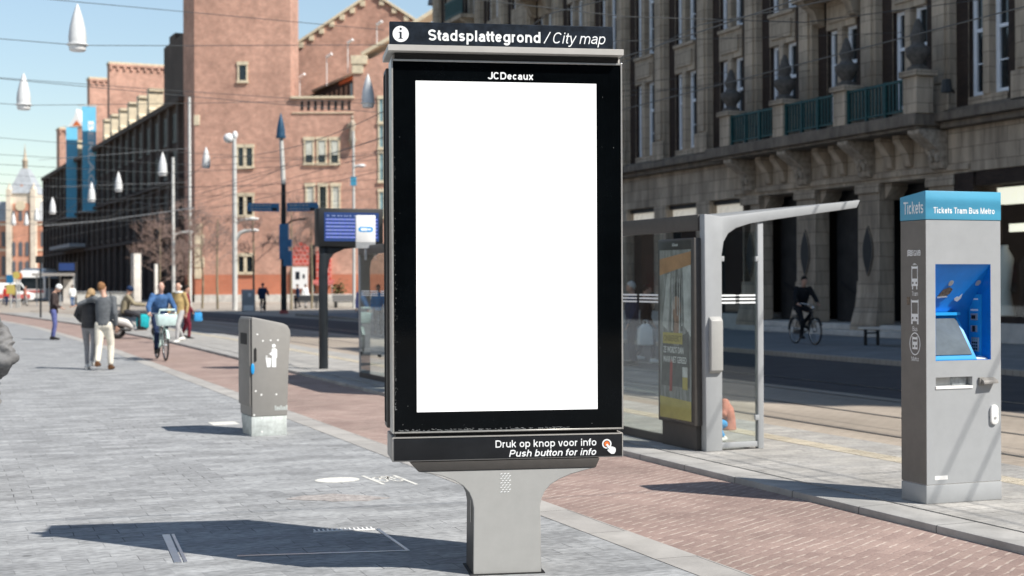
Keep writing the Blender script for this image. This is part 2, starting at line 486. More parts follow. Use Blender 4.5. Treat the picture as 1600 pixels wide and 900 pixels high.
# ---------------------------------------------------------------- material library
M = {}
M['urn_stone'] = mat("sooty_urn_stone", (0.10, 0.09, 0.08), 0.9, var=0.4, ns=8, bump=0.6, bs=16)
M['inner_stone'] = mat("dim_inner_stone", (0.045, 0.043, 0.043), 0.9, var=0.3, ns=2, bump=0.3, bs=20)  # doorway shade painted in: much darker than the facade stone
M['stone'] = brick_mat("facade_sandstone", (0.53, 0.43, 0.325), (0.41, 0.335, 0.255), (0.20, 0.165, 0.13), 0.9, 0.42, 0.010, vertical=True, dirt=0.62, ds=1.3, stretch=(1.6, 1.6, 0.28), bump=0.3)
M['stone_carved'] = mat("carved_sandstone", (0.36, 0.30, 0.235), 0.85, var=0.5, ns=6, bump=0.8, bs=14)
M['dark_brick'] = brick_mat("dark_brown_brick", (0.055, 0.035, 0.026), (0.038, 0.025, 0.02), (0.05, 0.04, 0.034), 0.22, 0.065, 0.008, vertical=True, dirt=0.4, ds=1.2)  # brown brick darkened further to paint shade into the facade recesses
M['soot'] = mat("weathered_cornice_stone", (0.17, 0.14, 0.11), 0.9, var=0.5, ns=3, bump=0.5, bs=12, stretch=(1, 1, 0.35))
M['sash'] = mat("pale_sash_paint", (0.80, 0.84, 0.90), 0.45, var=0.06, ns=3)
M['window_glass'] = mat("window_glass", (0.012, 0.018, 0.022), 0.05, var=0.3, ns=0.6, spec=0.7)
M['verdigris'] = mat("green_painted_iron", (0.007, 0.06, 0.062), 0.5, var=0.4, ns=9)
M['dark_iron'] = mat("dark_iron", (0.018, 0.019, 0.02), 0.5, var=0.3, ns=9)
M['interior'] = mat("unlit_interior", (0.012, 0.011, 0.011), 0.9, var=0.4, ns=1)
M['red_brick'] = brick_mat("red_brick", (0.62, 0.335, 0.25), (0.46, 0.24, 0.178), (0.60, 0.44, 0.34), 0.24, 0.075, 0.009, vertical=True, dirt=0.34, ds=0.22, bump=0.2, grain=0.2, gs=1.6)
M['orange_brick'] = brick_mat("orange_brick", (0.60, 0.20, 0.11), (0.52, 0.165, 0.09), (0.46, 0.26, 0.18), 0.24, 0.075, 0.009, vertical=True, dirt=0.25, ds=0.4, bump=0.2)
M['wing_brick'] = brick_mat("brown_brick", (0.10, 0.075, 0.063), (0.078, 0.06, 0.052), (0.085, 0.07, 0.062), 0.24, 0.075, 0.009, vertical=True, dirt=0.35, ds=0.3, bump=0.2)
M['cream'] = mat("cream_limestone", (0.62, 0.53, 0.38), 0.85, var=0.22, ns=3, bump=0.3, bs=20)
M['slate'] = mat("blue_slate", (0.10, 0.11, 0.125), 0.7, var=0.3, ns=5, bump=0.4, bs=12)
M['slate_pale'] = mat("pale_slate_roof", (0.36, 0.38, 0.40), 0.7, var=0.2, ns=0.8)
M['tile'] = mat("orange_roof_tile", (0.62, 0.16, 0.05), 0.8, var=0.25, ns=4)
M['pale_stone'] = mat("pale_stone", (0.58, 0.55, 0.50), 0.85, var=0.2, ns=2, bump=0.3, bs=20)
M['station_brick'] = mat("station_brick", (0.55, 0.27, 0.18), 0.9, var=0.25, ns=0.6)
M['station_stone'] = mat("station_stone", (0.66, 0.57, 0.46), 0.9, var=0.2, ns=0.5)
M['pale_pane'] = mat("sunlit_window_blind", (0.55, 0.55, 0.48), 0.4, var=0.2, ns=2)
M['teal_pane'] = mat("teal_window_glass", (0.22, 0.34, 0.37), 0.15, var=0.3, ns=1)
M['red_lattice'] = brick_mat("red_lattice", (0.55, 0.07, 0.05), (0.48, 0.055, 0.04), (0.62, 0.30, 0.26), 0.42, 0.42, 0.05, vertical=True, dirt=0.25, ds=1, bump=0)
M['banner_blue'] = mat("banner_blue", (0.15, 0.50, 0.72), 0.8, var=0.08, ns=1)
M['white'] = mat("white_paint", (0.80, 0.80, 0.78), 0.5, var=0.05, ns=6)
M['letter'] = mat("white_lettering", (0.86, 0.88, 0.88), 0.5, var=0.03, ns=20)
M['taupe'] = mat("taupe_powder_coat", (0.33, 0.315, 0.295), 0.45, var=0.05, ns=14, bump=0.05, bs=220)
M['taupe_light'] = mat("light_taupe_powder_coat", (0.375, 0.375, 0.36), 0.42, var=0.05, ns=10, bump=0.05, bs=220)
M['cap_coat'] = mat("pale_cap_coat", (0.47, 0.455, 0.425), 0.45, var=0.06, ns=10)
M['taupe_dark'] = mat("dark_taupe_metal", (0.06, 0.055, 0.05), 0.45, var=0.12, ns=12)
M['black_glass'] = mat("black_glass", (0.002, 0.0028, 0.0035), 0.06, var=0.4, ns=2.5, spec=0.12)
M['sign_dark'] = mat("weathered_dark_blue_sign", (0.012, 0.017, 0.025), 0.4, var=0.75, ns=16, spec=0.25)
M['sign_black'] = mat("black_sign_face", (0.014, 0.015, 0.017), 0.3, var=0.35, ns=3, spec=0.25)
M['shop_lamp'] = mat("shop_lamp", (0.8, 0.8, 0.75), 0.4, var=0.2, ns=2, emit=(1, 0.92, 0.78), es=0.9)
M['case_glass'] = glass_mat("poster_case_glass", tint=(0.9, 0.93, 0.92), gloss=0.02)
M['fleck'] = mat("dried_dirt", (0.20, 0.21, 0.21), 0.9, var=0.3)
M['screen'] = mat("blank_backlit_sheet", (0.86, 0.86, 0.86), 0.35, var=0.012, ns=1.2, emit=(1, 1, 1), es=0.35)
M['gap'] = mat("rubber_gap", (0.012, 0.012, 0.012), 0.7, var=0.2)
M['trim'] = mat("brushed_trim", (0.50, 0.49, 0.46), 0.32, metal=0.6, var=0.1, ns=30)
M['orange'] = mat("orange_button", (0.80, 0.18, 0.04), 0.5, var=0.05)
M['machine'] = mat("grey_machine_paint", (0.345, 0.36, 0.37), 0.5, var=0.05, ns=7, bump=0.04, bs=300)
M['machine_side'] = mat("brown_grey_side", (0.16, 0.15, 0.135), 0.4, var=0.12, ns=6)  # side face darker and browner than the machine's front
M['sky_blue'] = mat("sky_blue_panel", (0.075, 0.35, 0.53), 0.45, var=0.03, ns=5)
M['blue'] = mat("royal_blue_panel", (0.0, 0.165, 0.56), 0.4, var=0.12, ns=5)
M['blue_edge'] = mat("bright_blue_edge", (0.015, 0.31, 0.70), 0.4, var=0.05, ns=5)
M['metal_plate'] = mat("scratched_steel_plate", (0.38, 0.41, 0.43), 0.42, metal=0.5, var=0.35, ns=26)
M['bright_steel'] = mat("polished_steel_strip", (0.68, 0.70, 0.71), 0.28, metal=1.0, var=0.12, ns=7)
M['roof_sheet'] = mat("grey_roof_sheet", (0.30, 0.31, 0.31), 0.5, var=0.1, ns=4)
M['steel'] = mat("galvanised_steel", (0.48, 0.49, 0.49), 0.4, metal=0.5, var=0.12, ns=9)
M['sticker_dark'] = mat("worn_sticker", (0.16, 0.12, 0.085), 0.6, var=0.9, ns=60)
M['bin'] = mat("bin_grey_paint", (0.27, 0.262, 0.245), 0.5, var=0.06, ns=9, bump=0.05, bs=150)
M['bin_side'] = mat("bin_brown_grey", (0.21, 0.20, 0.185), 0.5, var=0.1, ns=9)
M['bin_base'] = mat("scuffed_zinc_base", (0.52, 0.56, 0.54), 0.55, metal=0.2, var=0.25, ns=14)
M['display_case'] = mat("dark_display_case", (0.006, 0.0075, 0.009), 0.5, var=0.2, ns=4)
M['pole_dark'] = mat("dark_blue_grey_pole", (0.013, 0.018, 0.023), 0.45, var=0.12, ns=5)
M['screen_blue'] = mat("lit_blue_display", (0.02, 0.04, 0.12), 0.25, var=0.05, emit=(0.03, 0.065, 0.2), es=0.3)
M['screen_line'] = mat("lit_display_text", (0.2, 0.25, 0.45), 0.3, var=0.1, emit=(0.2, 0.27, 0.5), es=0.05)
M['sign_blue'] = mat("road_sign_blue", (0.02, 0.17, 0.36), 0.4, var=0.15, ns=3)
M['pale_pole'] = mat("pale_grey_pole", (0.56, 0.56, 0.53), 0.5, var=0.1, ns=2)
M['lamp_shade'] = mat("lantern_grey_metal", (0.66, 0.67, 0.66), 0.4, metal=0.0, var=0.08, ns=6)
M['lamp_glass'] = mat("lantern_opal", (0.80, 0.80, 0.78), 0.4, var=0.03)
M['lamp_dark'] = mat("lantern_blue_metal", (0.03, 0.085, 0.15), 0.35, metal=0.2, var=0.1, ns=6)
M['wire'] = mat("weathered_wire", (0.10, 0.105, 0.105), 0.5, metal=0.4, var=0.2, ns=2)
M['wire_pale'] = mat("pale_insulated_wire", (0.42, 0.43, 0.42), 0.5, var=0.2, ns=2)
M['bark'] = mat("young_bark", (0.24, 0.20, 0.13), 0.9, var=0.3, ns=12, bump=0.4, bs=40)
M['twig'] = mat("reddish_twigs", (0.27, 0.19, 0.16), 0.9, var=0.35, ns=6)
M['glass'] = glass_mat("shelter_glass", gloss=0.10)
M['dim_glass'] = mat("dim_window_glass", (0.035, 0.036, 0.042), 0.3, var=0.3, ns=0.6, spec=0.2)
M['glow_pane'] = mat("sky_glow_pane", (0.6, 0.58, 0.5), 0.4, var=0.35, ns=3, emit=(1, 0.93, 0.8), es=0.28)  # added glow stands in for sky reflected in the transom panes
M['touch'] = mat("scratched_touch_glass", (0.10, 0.125, 0.145), 0.16, var=0.22, ns=7, spec=0.5)
M['poster_grey'] = mat("poster_print_grey", (0.30, 0.31, 0.305), 0.4, var=0.6, ns=7, stretch=(1, 3, 0.6))
M['poster_pale'] = mat("poster_print_pale", (0.6, 0.62, 0.62), 0.4, var=0.3, ns=9)
M['poster_dark'] = mat("poster_print_dark", (0.13, 0.135, 0.135), 0.4, var=0.4, ns=9)
M['poster_skin'] = mat("poster_print_skin", (0.40, 0.27, 0.21), 0.4, var=0.55, ns=14)
M['poster_orange'] = mat("poster_print_orange", (0.55, 0.31, 0.16), 0.4, var=0.2, ns=6)
M['poster_yellow'] = mat("poster_print_yellow", (0.55, 0.46, 0.13), 0.4, var=0.12, ns=9)
M['poster_red'] = mat("poster_print_red", (0.42, 0.10, 0.09), 0.4, var=0.2, ns=9)
M['print_ink'] = mat("print_ink", (0.22, 0.19, 0.06), 0.5, var=0.2)
M['rubber'] = mat("tyre_rubber", (0.015, 0.015, 0.015), 0.8, var=0.3)
M['chrome'] = mat("chrome", (0.6, 0.61, 0.61), 0.2, metal=0.9, var=0.05)
M['pavers'] = brick_mat("grey_pavers", (0.385, 0.395, 0.40), (0.292, 0.30, 0.306), (0.075, 0.075, 0.08), 0.30, 0.175, 0.0045, spots=1.6, spec=0.12, dirt=0.34, ds=1.7, stretch=(0.8, 1.7, 1), bump=0.5, mfade=1.1, grain=0.30, gs=17, fade=(0.46, 0.70))
M['setts'] = brick_mat("reddish_setts", (0.36, 0.265, 0.23), (0.295, 0.213, 0.187), (0.485, 0.40, 0.345), 1.05, 0.088, 0.010, squash=5.0, dirt=0.32, ds=0.7, bump=0.5, mfade=1.6, turn=rad(-32), off=0.5, grain=0.14, gs=60, fade=(0.43, 0.56))
M['granite'] = brick_mat("pale_granite_strip", (0.415, 0.40, 0.375), (0.375, 0.36, 0.34), (0.2, 0.19, 0.18), 0.9, 1.0, 0.006, dirt=0.3, ds=2, bump=0.4)
M['kerb'] = brick_mat("granite_kerb", (0.40, 0.39, 0.37), (0.35, 0.345, 0.33), (0.12, 0.12, 0.115), 3.0, 0.9, 0.006, dirt=0.35, ds=3, bump=0.5)
M['platform'] = brick_mat("platform_pavers", (0.45, 0.435, 0.405), (0.37, 0.362, 0.345), (0.2, 0.19, 0.18), 0.30, 0.15, 0.006, dirt=0.35, ds=1.4, stretch=(1, 1.6, 1), bump=0.5, grain=0.2, gs=24, mfade=1.1)
M['tactile'] = brick_mat("ribbed_white_tactile", (0.66, 0.60, 0.48), (0.6, 0.54, 0.42), (0.30, 0.26, 0.20), 0.05, 0.30, 0.012, dirt=0.3, ds=3, bump=0.6)
M['road'] = brick_mat("tan_tram_road", (0.40, 0.345, 0.285), (0.355, 0.305, 0.25), (0.28, 0.24, 0.2), 0.22, 0.11, 0.008, dirt=0.3, ds=0.5, stretch=(1.5, 0.35, 1), bump=0.3)
M['asphalt'] = mat("dark_asphalt_road", (0.065, 0.062, 0.064), 0.9, var=0.25, ns=1.5, bump=0.4, bs=80)
M['far_pave'] = brick_mat("blue_grey_slabs", (0.22, 0.235, 0.245), (0.195, 0.21, 0.22), (0.1, 0.1, 0.1), 0.6, 0.3, 0.008, dirt=0.25, ds=0.6, bump=0.3)
M['plaza'] = brick_mat("beige_plaza_setts", (0.42, 0.37, 0.31), (0.38, 0.335, 0.28), (0.25, 0.22, 0.19), 0.4, 0.2, 0.01, dirt=0.3, ds=0.2, bump=0.2)
M['rail'] = mat("worn_rail_steel", (0.30, 0.30, 0.31), 0.3, metal=0.8, var=0.2, ns=3)
M['paint_mark'] = mat("worn_road_paint", (0.66, 0.65, 0.60), 0.8, var=0.25, ns=30)
M['sand'] = mat("loose_sand_patch", (0.335, 0.31, 0.295), 0.95, var=0.45, ns=14, bump=0.5, bs=60)

# ---------------------------------------------------------------- ground, paths, road (the setting)
def off(s):                                 # the street bends to the left far ahead
    return -max(0.0, s - 42) * 0.028 - max(0.0, s - 62) * 0.05
def strip(name, r0, r1, z, s0, s1, m, thick=0.0, step=4.0, kind='structure', bevel=0.0, bend=True):
    b = MB(); bm = b.bm
    n = max(1, int((s1 - s0) / step))
    rows = []
    for i in range(n + 1):
        s = s0 + (s1 - s0) * i / n
        o = off(s) if bend else 0
        rr = [bm.verts.new((r0 + o, s, z)), bm.verts.new((r1 + o, s, z))]
        if thick:
            rr += [bm.verts.new((r0 + o, s, z - thick)), bm.verts.new((r1 + o, s, z - thick))]
        rows.append(rr)
    for i in range(n):
        a, c = rows[i], rows[i + 1]
        bm.faces.new((a[0], a[1], c[1], c[0]))
        if thick:
            bm.faces.new((a[2], a[0], c[0], c[2])); bm.faces.new((a[1], a[3], c[3], c[1]))
    if thick:
        for a in (rows[0], rows[-1]):
            bm.faces.new((a[0], a[2], a[3], a[1]))
    return tag(b.build(name, m, bevel=bevel, recalc=bool(thick)), kind=kind)
g = MB(); g.face([(-900, -300, -0.03), (900, -300, -0.03), (900, 1500, -0.03), (-900, 1500, -0.03)])
tag(g.build("ground", M['plaza'], recalc=False), kind='structure')
strip("pavement", -40, 4.2, 0.0, -20, 100, M['pavers'])
strip("kerb_strip", 4.2, 4.5, 0.003, -20, 100, M['granite'])
strip("cycle_path", 4.5, 6.45, -0.004, -20, 100, M['setts'])
PZ, LAM = 0.05, 1.70 / 1.63                 # platform height; sightings made for a 0.12 m platform lie this much farther out
strip("kerb", 6.45, 6.80, PZ, -20, 92, M['kerb'], 0.07, step=1.0, bevel=0.012)
strip("kerb_joint", 6.80, 6.83, PZ - 0.02, -20, 92, M['gap'], 0.04)
strip("platform", 6.83, 8.36, PZ - 0.002, -20, 92, M['platform'], 0.07)
strip("tactile_paving", 8.36, 8.62, PZ + 0.001, -20, 92, M['tactile'], 0.07)
strip("platform_edge", 8.622, 9.22, PZ - 0.002, -20, 92, M['platform'], 0.07)
strip("tram_road", 9.22, 13.3, -0.008, -20, 100, M['road'])
strip("road", 13.3, 18.5, -0.010, -20, 100, M['asphalt'])
strip("kerb", 18.5, 18.75, 0.09, -20, 78, M['plaza'], 0.12, bend=False)
strip("pavement", 18.75, 30.5, 0.088, -20, 78, M['far_pave'], 0.12, bend=False)
for r in (10.0, 11.43, 12.9, 14.34):
    strip("rail", r, r + 0.07, -0.003, -20, 100, M['rail'])
# ---------------------------------------------------------------- the department store along the right side of the street
store = thing("department_store", (26.2, 30, 0), "long shaded sandstone department store with tall paired windows and green balconies", "building")
SX, SY = 26.2, 30.0
def sbox(b, r0, r1, s0, s1, z0, z1, m=0):
    return b.box(r0 - SX, r1 - SX, s0 - SY, s1 - SY, z0, z1, m)
b = MB()
BLK = ((-46, -12, 20.0), (-12, -2.2, 22.4), (-2.2, 16, 29.5), (16, 25.7, 23.2), (25.7, 64, 32.2), (64, 78, 21.8))
for s0, s1, hh in BLK:
    sbox(b, 26.8, 46, s0, s1, 6.4, hh - 4)
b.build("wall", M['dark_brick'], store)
b = MB()
for s0, s1, hh in BLK:
    e = 0.45
    b.hexa([(26.8 - e - SX, s0 - SY, hh - 4), (46 - SX, s0 - SY, hh - 4), (46 - SX, s1 - SY, hh - 4), (26.8 - e - SX, s1 - SY, hh - 4),
            (27.0 - SX, s0 - SY, hh), (44 - SX, s0 - SY, hh), (44 - SX, s1 - SY, hh), (27.0 - SX, s1 - SY, hh)])
b.build("roof", M['slate'], store)
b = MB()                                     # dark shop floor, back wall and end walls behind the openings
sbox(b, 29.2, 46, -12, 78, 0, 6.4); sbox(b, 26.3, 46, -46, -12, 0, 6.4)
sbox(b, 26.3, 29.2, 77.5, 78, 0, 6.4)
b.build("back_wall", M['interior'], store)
BAY = 3.36
def bay(i): return 34.25 + BAY * i
# upper piers: stone pilaster in front of brick flanks
pb = MB()
pb.box(-0.0, 0.59, -0.38, 0.38, 6.42, 19.0, 0)
pb.box(-0.07, 0.0, -0.24, 0.24, 7.3, 19.0, 0)
pb.box(-0.10, 0.0, -0.44, 0.44, 6.42, 7.25, 0)
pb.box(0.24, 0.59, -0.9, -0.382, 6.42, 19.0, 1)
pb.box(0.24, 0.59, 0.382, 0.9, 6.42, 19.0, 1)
pier = pb.build("pier", [M['stone'], M['dark_brick']], store, bevel=0.012, seg=1)
pier.location = (0, bay(-1.5) - SY, 0)
for i in range(-8, 13):
    if i != -2:
        put(pier, (0, bay(i + 0.5) - SY, 0), store)
# spandrel panels and lintels between floors, stone mullions
sb_ = MB()
sb_.box(0.2, 0.59, -0.775, 0.775, 9.75, 10.85, 0)
sb_.box(0.12, 0.59, -0.775, 0.775, 10.72, 10.85, 0)
sb_.box(0.14, 0.2, -0.6, 0.6, 9.95, 10.55, 0)
sb_.box(0.2, 0.59, -0.775, 0.775, 14.3, 15.25, 0)
sb_.box(0.2, 0.59, -0.775, 0.775, 18.5, 19.2, 0)
sb_.box(0.2, 0.59, -0.775, 0.775, 6.42, 6.82, 0)
sb_.box(0.16, 0.59, -0.13, 0.13, 6.82, 9.75, 0)
sb_.box(0.16, 0.59, -0.13, 0.13, 10.85, 14.3, 0)
sb_.box(0.16, 0.59, -0.13, 0.13, 15.25, 18.5, 0)
span = sb_.build("spandrel", M['stone'], store, bevel=0.012, seg=1)
span.location = (0, bay(-1) - SY, 0)
for i in range(-8, 13):
    if i != -1:
        put(span, (0, bay(i) - SY, 0), store)
# sash windows, one per light
def sash(hh):
    f = MB(); w = 0.33; t = 0.15
    f.box(0.40, 0.55, -w, -w + t, 0, hh); f.box(0.40, 0.55, w - t, w, 0, hh)
    f.box(0.40, 0.55, -w + t, w - t, 0, 0.13); f.box(0.40, 0.55, -w + t, w - t, hh - 0.1, hh)
    f.box(0.38, 0.53, -w + t, w - t, hh * 0.60, hh * 0.60 + 0.10)
    f.box(0.42, 0.50, -w + t, w - t, hh * 0.30, hh * 0.30 + 0.035)
    o = f.build("window", M['sash'], store)
    q = MB(); q.box(0.46, 0.48, -w + t, w - t, 0.13, hh - 0.1)
    q.build("pane", M['window_glass'], o)
    return o
for z0, z1 in ((6.82, 9.75), (10.85, 14.3), (15.25, 18.5)):
    src = None
    for i in range(-2, 13):
        for d in (-0.455, 0.455):
            if z0 > 15 and i < 5: continue
            if src is None:
                src = sash(z1 - z0); src.location = (0, bay(i) + d - SY, z0)
            else:
                put(src, (0, bay(i) + d - SY, z0), store)
# entablature and cornice
b = MB()
sbox(b, 26.25, 29.2, -12, 31.4, 4.75, 6.0); sbox(b, 26.25, 29.2, 31.4, 43.8, 4.7, 6.0); sbox(b, 26.25, 29.2, 43.8, 78, 4.72, 6.0)
sbox(b, 26.18, 26.25, 31.4, 43.8, 4.82, 4.98)
b.build("entablature", M['stone'], store, bevel=0.015, seg=1)
b = MB()
for s0, s1 in ((-12, 32.3), (43.9, 78)):
    sbox(b, 25.95, 26.79, s0, s1, 6.0, 6.18); sbox(b, 25.75, 26.79, s0, s1, 6.18, 6.42)
    sbox(b, 26.1, 26.79, s0, s1, 6.42, 6.55)
b.build("cornice", M['soot'], store, bevel=0.02, seg=1)
# first-floor balcony
b = MB()
sbox(b, 25.1, 26.79, 32.3, 43.9, 6.08, 6.42); sbox(b, 25.22, 26.79, 32.4, 43.8, 5.98, 6.08)
bal = b.build("balcony", M['soot'], store, bevel=0.02, seg=1)
b = MB()
peds = [bay(i - 0.5) for i in range(0, 4)]
sbox(b, 25.14, 25.72, SY - 0.3, SY + 0.3, 6.42, 7.45)
sbox(b, 25.06, 25.80, SY - 0.4, SY + 0.4, 7.45, 7.62)
pdo = b.build("pedestal", M['stone'], bal, bevel=0.015, seg=1)
pdo.location = (0, peds[0] - SY, 0)
for s in peds[1:]:
    put(pdo, (0, s - SY, 0), bal)
b = MB()
for i in range(3):
    s0, s1 = peds[i] + 0.31, peds[i + 1] - 0.31
    sbox(b, 25.22, 25.30, s0, s1, 7.36, 7.43); sbox(b, 25.23, 25.29, s0, s1, 6.52, 6.57)
    n = 17
    for k in range(n):
        s = s0 + (s1 - s0) * (k + 0.5) / n
        sbox(b, 25.24, 25.28, s - 0.026, s + 0.026, 6.57, 7.36)
    for f in (0.0, 0.333, 0.666, 1.0):
        s = s0 + 0.04 + (s1 - s0 - 0.08) * f
        sbox(b, 25.21, 25.31, s - 0.04, s + 0.04, 6.42, 7.45)
b.build("railing", M['verdigris'], bal)
um = MB()
um.lathe([(0.30, 0), (0.30, 0.10), (0.16, 0.16), (0.20, 0.26), (0.33, 0.42), (0.36, 0.60), (0.31, 0.66), (0.22, 0.70), (0.16, 0.80), (0.21, 0.92), (0.22, 1.02), (0.15, 1.16), (0.12, 1.28), (0.05, 1.46)], n=14)
urn = um.build("urn", M['urn_stone'], bal, smooth=60)
urn.location = (25.43 - SX, peds[0] - SY, 7.62)
for s in peds[1:]:
    put(urn, (25.43 - SX, s - SY, 7.62), bal)
# carved consoles under the balcony
cm = MB()
cm.prism([(0.0, 4.86), (-0.20, 4.92), (-0.28, 5.15), (-0.30, 5.4), (-0.62, 5.62), (-0.98, 5.86), (-0.98, 5.975), (0.0, 5.975)], -0.27, 0.27, 'xz')
for k in range(6):
    cm.ell((-0.30 - 0.03 * (k % 2), -0.18 + 0.072 * k, 5.2 + 0.12 * (k % 3)), 0.1, 0.07, 0.14, u=8, v=6)
cons = cm.build("console", M['stone_carved'], store, bevel=0.02, seg=1)
cons.location = (0.04, bay(-0.5) - SY, 0)
for i in (0, 1, 2):
    put(cons, (0.04, bay(i + 0.5) - SY, 0), store)
cm = MB()
cm.prism([(0.0, 5.05), (-0.12, 5.1), (-0.18, 5.4), (-0.5, 5.8), (-0.5, 5.975), (0.0, 5.975)], -0.16, 0.16, 'xz')
bra = cm.build("bracket", M['stone'], store, bevel=0.015, seg=1)
bra.location = (0.04, bay(0) - 0.25 - SY, 0)
for s in (bay(0) + 0.6, bay(1) - 0.4, bay(1) + 0.5, bay(2) - 0.4, bay(2) + 0.5):
    put(bra, (0.04, s - SY, 0), store)
# small upper balconies with carved brackets
ub = MB()
ub.box(-0.75, 0.14, -1.35, 1.35, 10.66, 10.86, 0)
for s in (-0.95, 0.95):
    ub.prism([(0.14, 9.9), (-0.1, 10.0), (-0.25, 10.35), (-0.65, 10.6), (-0.65, 10.66), (0.14, 10.66)], s - 0.16, s + 0.16, 'xz', 0)
for k in range(24):
    s = -1.28 + 2.56 * k / 23
    ub.box(-0.70, -0.66, s - 0.02, s + 0.02, 10.86, 11.75, 1)
ub.box(-0.72, -0.64, -1.33, 1.33, 11.75, 11.82, 1); ub.box(-0.72, -0.64, -1.33, 1.33, 10.95, 11.0, 1)
upb = ub.build("upper_balcony", [M['stone'], M['verdigris']], store)
upb.location = (0, bay(1) - SY, 0)
put(upb, (0, bay(11) - SY, 5.0), store); put(upb, (0, bay(8) - SY, 4.4), store)
# ground floor piers: flared foot, dark lens-shaped inlay
gp_ = MB()
gp_.box(0.0, 0.55, -0.53, 0.53, 0.45, 4.69, 0)
gp_.prism([(-0.53, 0.10), (0.53, 0.10), (0.53, 1.75), (-0.53, 1.75)], -0.06, 0.0, 'yz', 0)
for (za, zb, wa, wb, da, db) in ((0.09, 0.45, 0.66, 0.64, 0.26, 0.23), (0.451, 0.95, 0.635, 0.565, 0.225, 0.12), (0.951, 1.4, 0.56, 0.54, 0.118, 0.065)):
    gp_.hexa([(-da, -wa, za), (0.0, -wa, za), (0.0, wa, za), (-da, wa, za), (-db, -wb, zb), (0.0, -wb, zb), (0.0, wb, zb), (-db, wb, zb)], 0)
gp_.box(-0.08, 0.0, -0.60, 0.60, 4.42, 4.69, 0)
lens = [(0.25 * math.sin(math.pi * k / 10), 1.9 + 1.55 * k / 10) for k in range(11)]
lens = lens + [(-a, z) for a, z in lens[-2:0:-1]]
gp_.prism(lens, -0.05, 0.02, 'yz', 1)
gpo = gp_.build("ground_pier", [M['stone'], M['dark_iron']], store, bevel=0.012, seg=1)
gpo.location = (0, bay(-0.5) - SY, 0)
for i in (0, 1, 2):
    put(gpo, (0, bay(i + 0.5) - SY, 0), store)
# doorways between those piers: chamfered heads, stone inner wall, dark passage, pale strip painted for the reflection on a glass door edge, handrail
dw = MB()
dw.prism([(-1.15, 4.69), (-1.15, 4.2), (-0.85, 4.5), (-0.80, 4.69)], 0.2, 0.8, 'yz', 0)
dw.prism([(1.15, 4.69), (1.15, 4.2), (0.85, 4.5), (0.80, 4.69)], 0.2, 0.8, 'yz', 0)
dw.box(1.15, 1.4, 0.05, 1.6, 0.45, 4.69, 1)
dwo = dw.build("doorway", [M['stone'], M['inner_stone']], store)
q = MB(); q.box(1.02, 1.10, -0.08, 0.0, 0.5, 4.0)
q.build("door_edge_glint", M['sash'], dwo)
q = MB(); q.tube([(0.95, 1.1, 1.75), (1.0, 0.45, 1.35), (1.0, 0.2, 1.3)], 0.03)
q.build("handrail", M['dark_iron'], dwo)
dwo.location = (0, bay(0) - SY, 0)
for i in (1, 2):
    put(dwo, (0, bay(i) - SY, 0), store)
b = MB()
sbox(b, 25.75, 29.2, 32.6, 43.5, 0.085, 0.26); sbox(b, 26.12, 29.2, 32.6, 43.5, 0.26, 0.44)
sbox(b, 26.2, 29.2, 43.5, 77.5, 0.085, 0.62); sbox(b, 26.2, 29.2, -12, 32.0, 0.085, 0.62)
b.build("plinth", M['pale_stone'], store, bevel=0.02, seg=1)
# shop fronts left and right of the doorways
sf = MB()
sf.box(0.0, 0.9, -1.68, -1.2, 0.62, 4.72, 0); sf.box(0.0, 0.9, 1.2, 1.68, 0.62, 4.72, 0)
sf.box(0.2, 0.5, -1.2, 1.2, 3.75, 3.95, 2); sf.box(0.2, 0.5, -1.2, 1.2, 4.55, 4.72, 2)
sfo = sf.build("shop_front", [M['stone'], M['stone'], M['dark_iron']], store, bevel=0.01, seg=1)
q = MB(); q.box(0.34, 0.36, -1.2, 1.2, 0.62, 3.75)
q.build("shop_pane", M['window_glass'], sfo)
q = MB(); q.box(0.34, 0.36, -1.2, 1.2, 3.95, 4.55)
q.build("transom_pane", M['glow_pane'], sfo)
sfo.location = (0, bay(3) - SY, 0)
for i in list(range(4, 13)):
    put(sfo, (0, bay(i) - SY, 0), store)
# wide display window right of the doorways
b = MB()
sbox(b, 26.22, 27.2, 31.25, 32.04, 0.62, 4.74); sbox(b, 26.22, 27.2, 22.0, 22.8, 0.62, 4.74)
sbox(b, 26.35, 26.6, 22.8, 31.25, 0.62, 0.80); sbox(b, 26.3, 26.7, 22.8, 31.25, 4.35, 4.74)
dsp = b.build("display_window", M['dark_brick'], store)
b = MB()
sbox(b, 27.0, 27.3, 22.9, 31.2, 3.85, 4.3); sbox(b, 27.4, 27.5, 22.9, 31.2, 3.1, 3.32)
b.build("light_box", M['shop_lamp'], dsp)
b = MB()
rr = random.Random(3)
for k in range(9):
    s = 30.9 - k * 0.85
    x, w, zt = 26.9 + rr.random() * 0.3, 0.16 + rr.random() * 0.1, 2.5 + rr.random() * 0.6
    b.tube([(x - SX, s - SY, 0.8), (x - SX, s - SY + 0.05, 1.5), (x - SX, s - SY, zt - 0.35), (x - SX, s - SY, zt - 0.1), (x - SX, s - SY, zt)], [w * 1.3, w * 0.9, w * 1.2, w * 0.5, w * 0.5], n=10, m=k % 3)
b.build("draped_garment", [M['white'], M['interior'], M['pale_stone']], dsp, smooth=70)
b = MB(); sbox(b, 26.5, 26.52, 22.8, 31.25, 0.80, 4.35)
b.build("shop_pane", M['glass'], dsp)
b = MB()
b.tube([(0.0, 32.0 - SY, 7.0), (-0.9, 31.2 - SY, 7.05)], 0.04); b.tube([(-0.9, 31.2 - SY, 7.2), (-0.9, 31.2 - SY, 6.85)], [0.12, 0.16])
b.build("wall_lamp", M['dark_iron'], store)
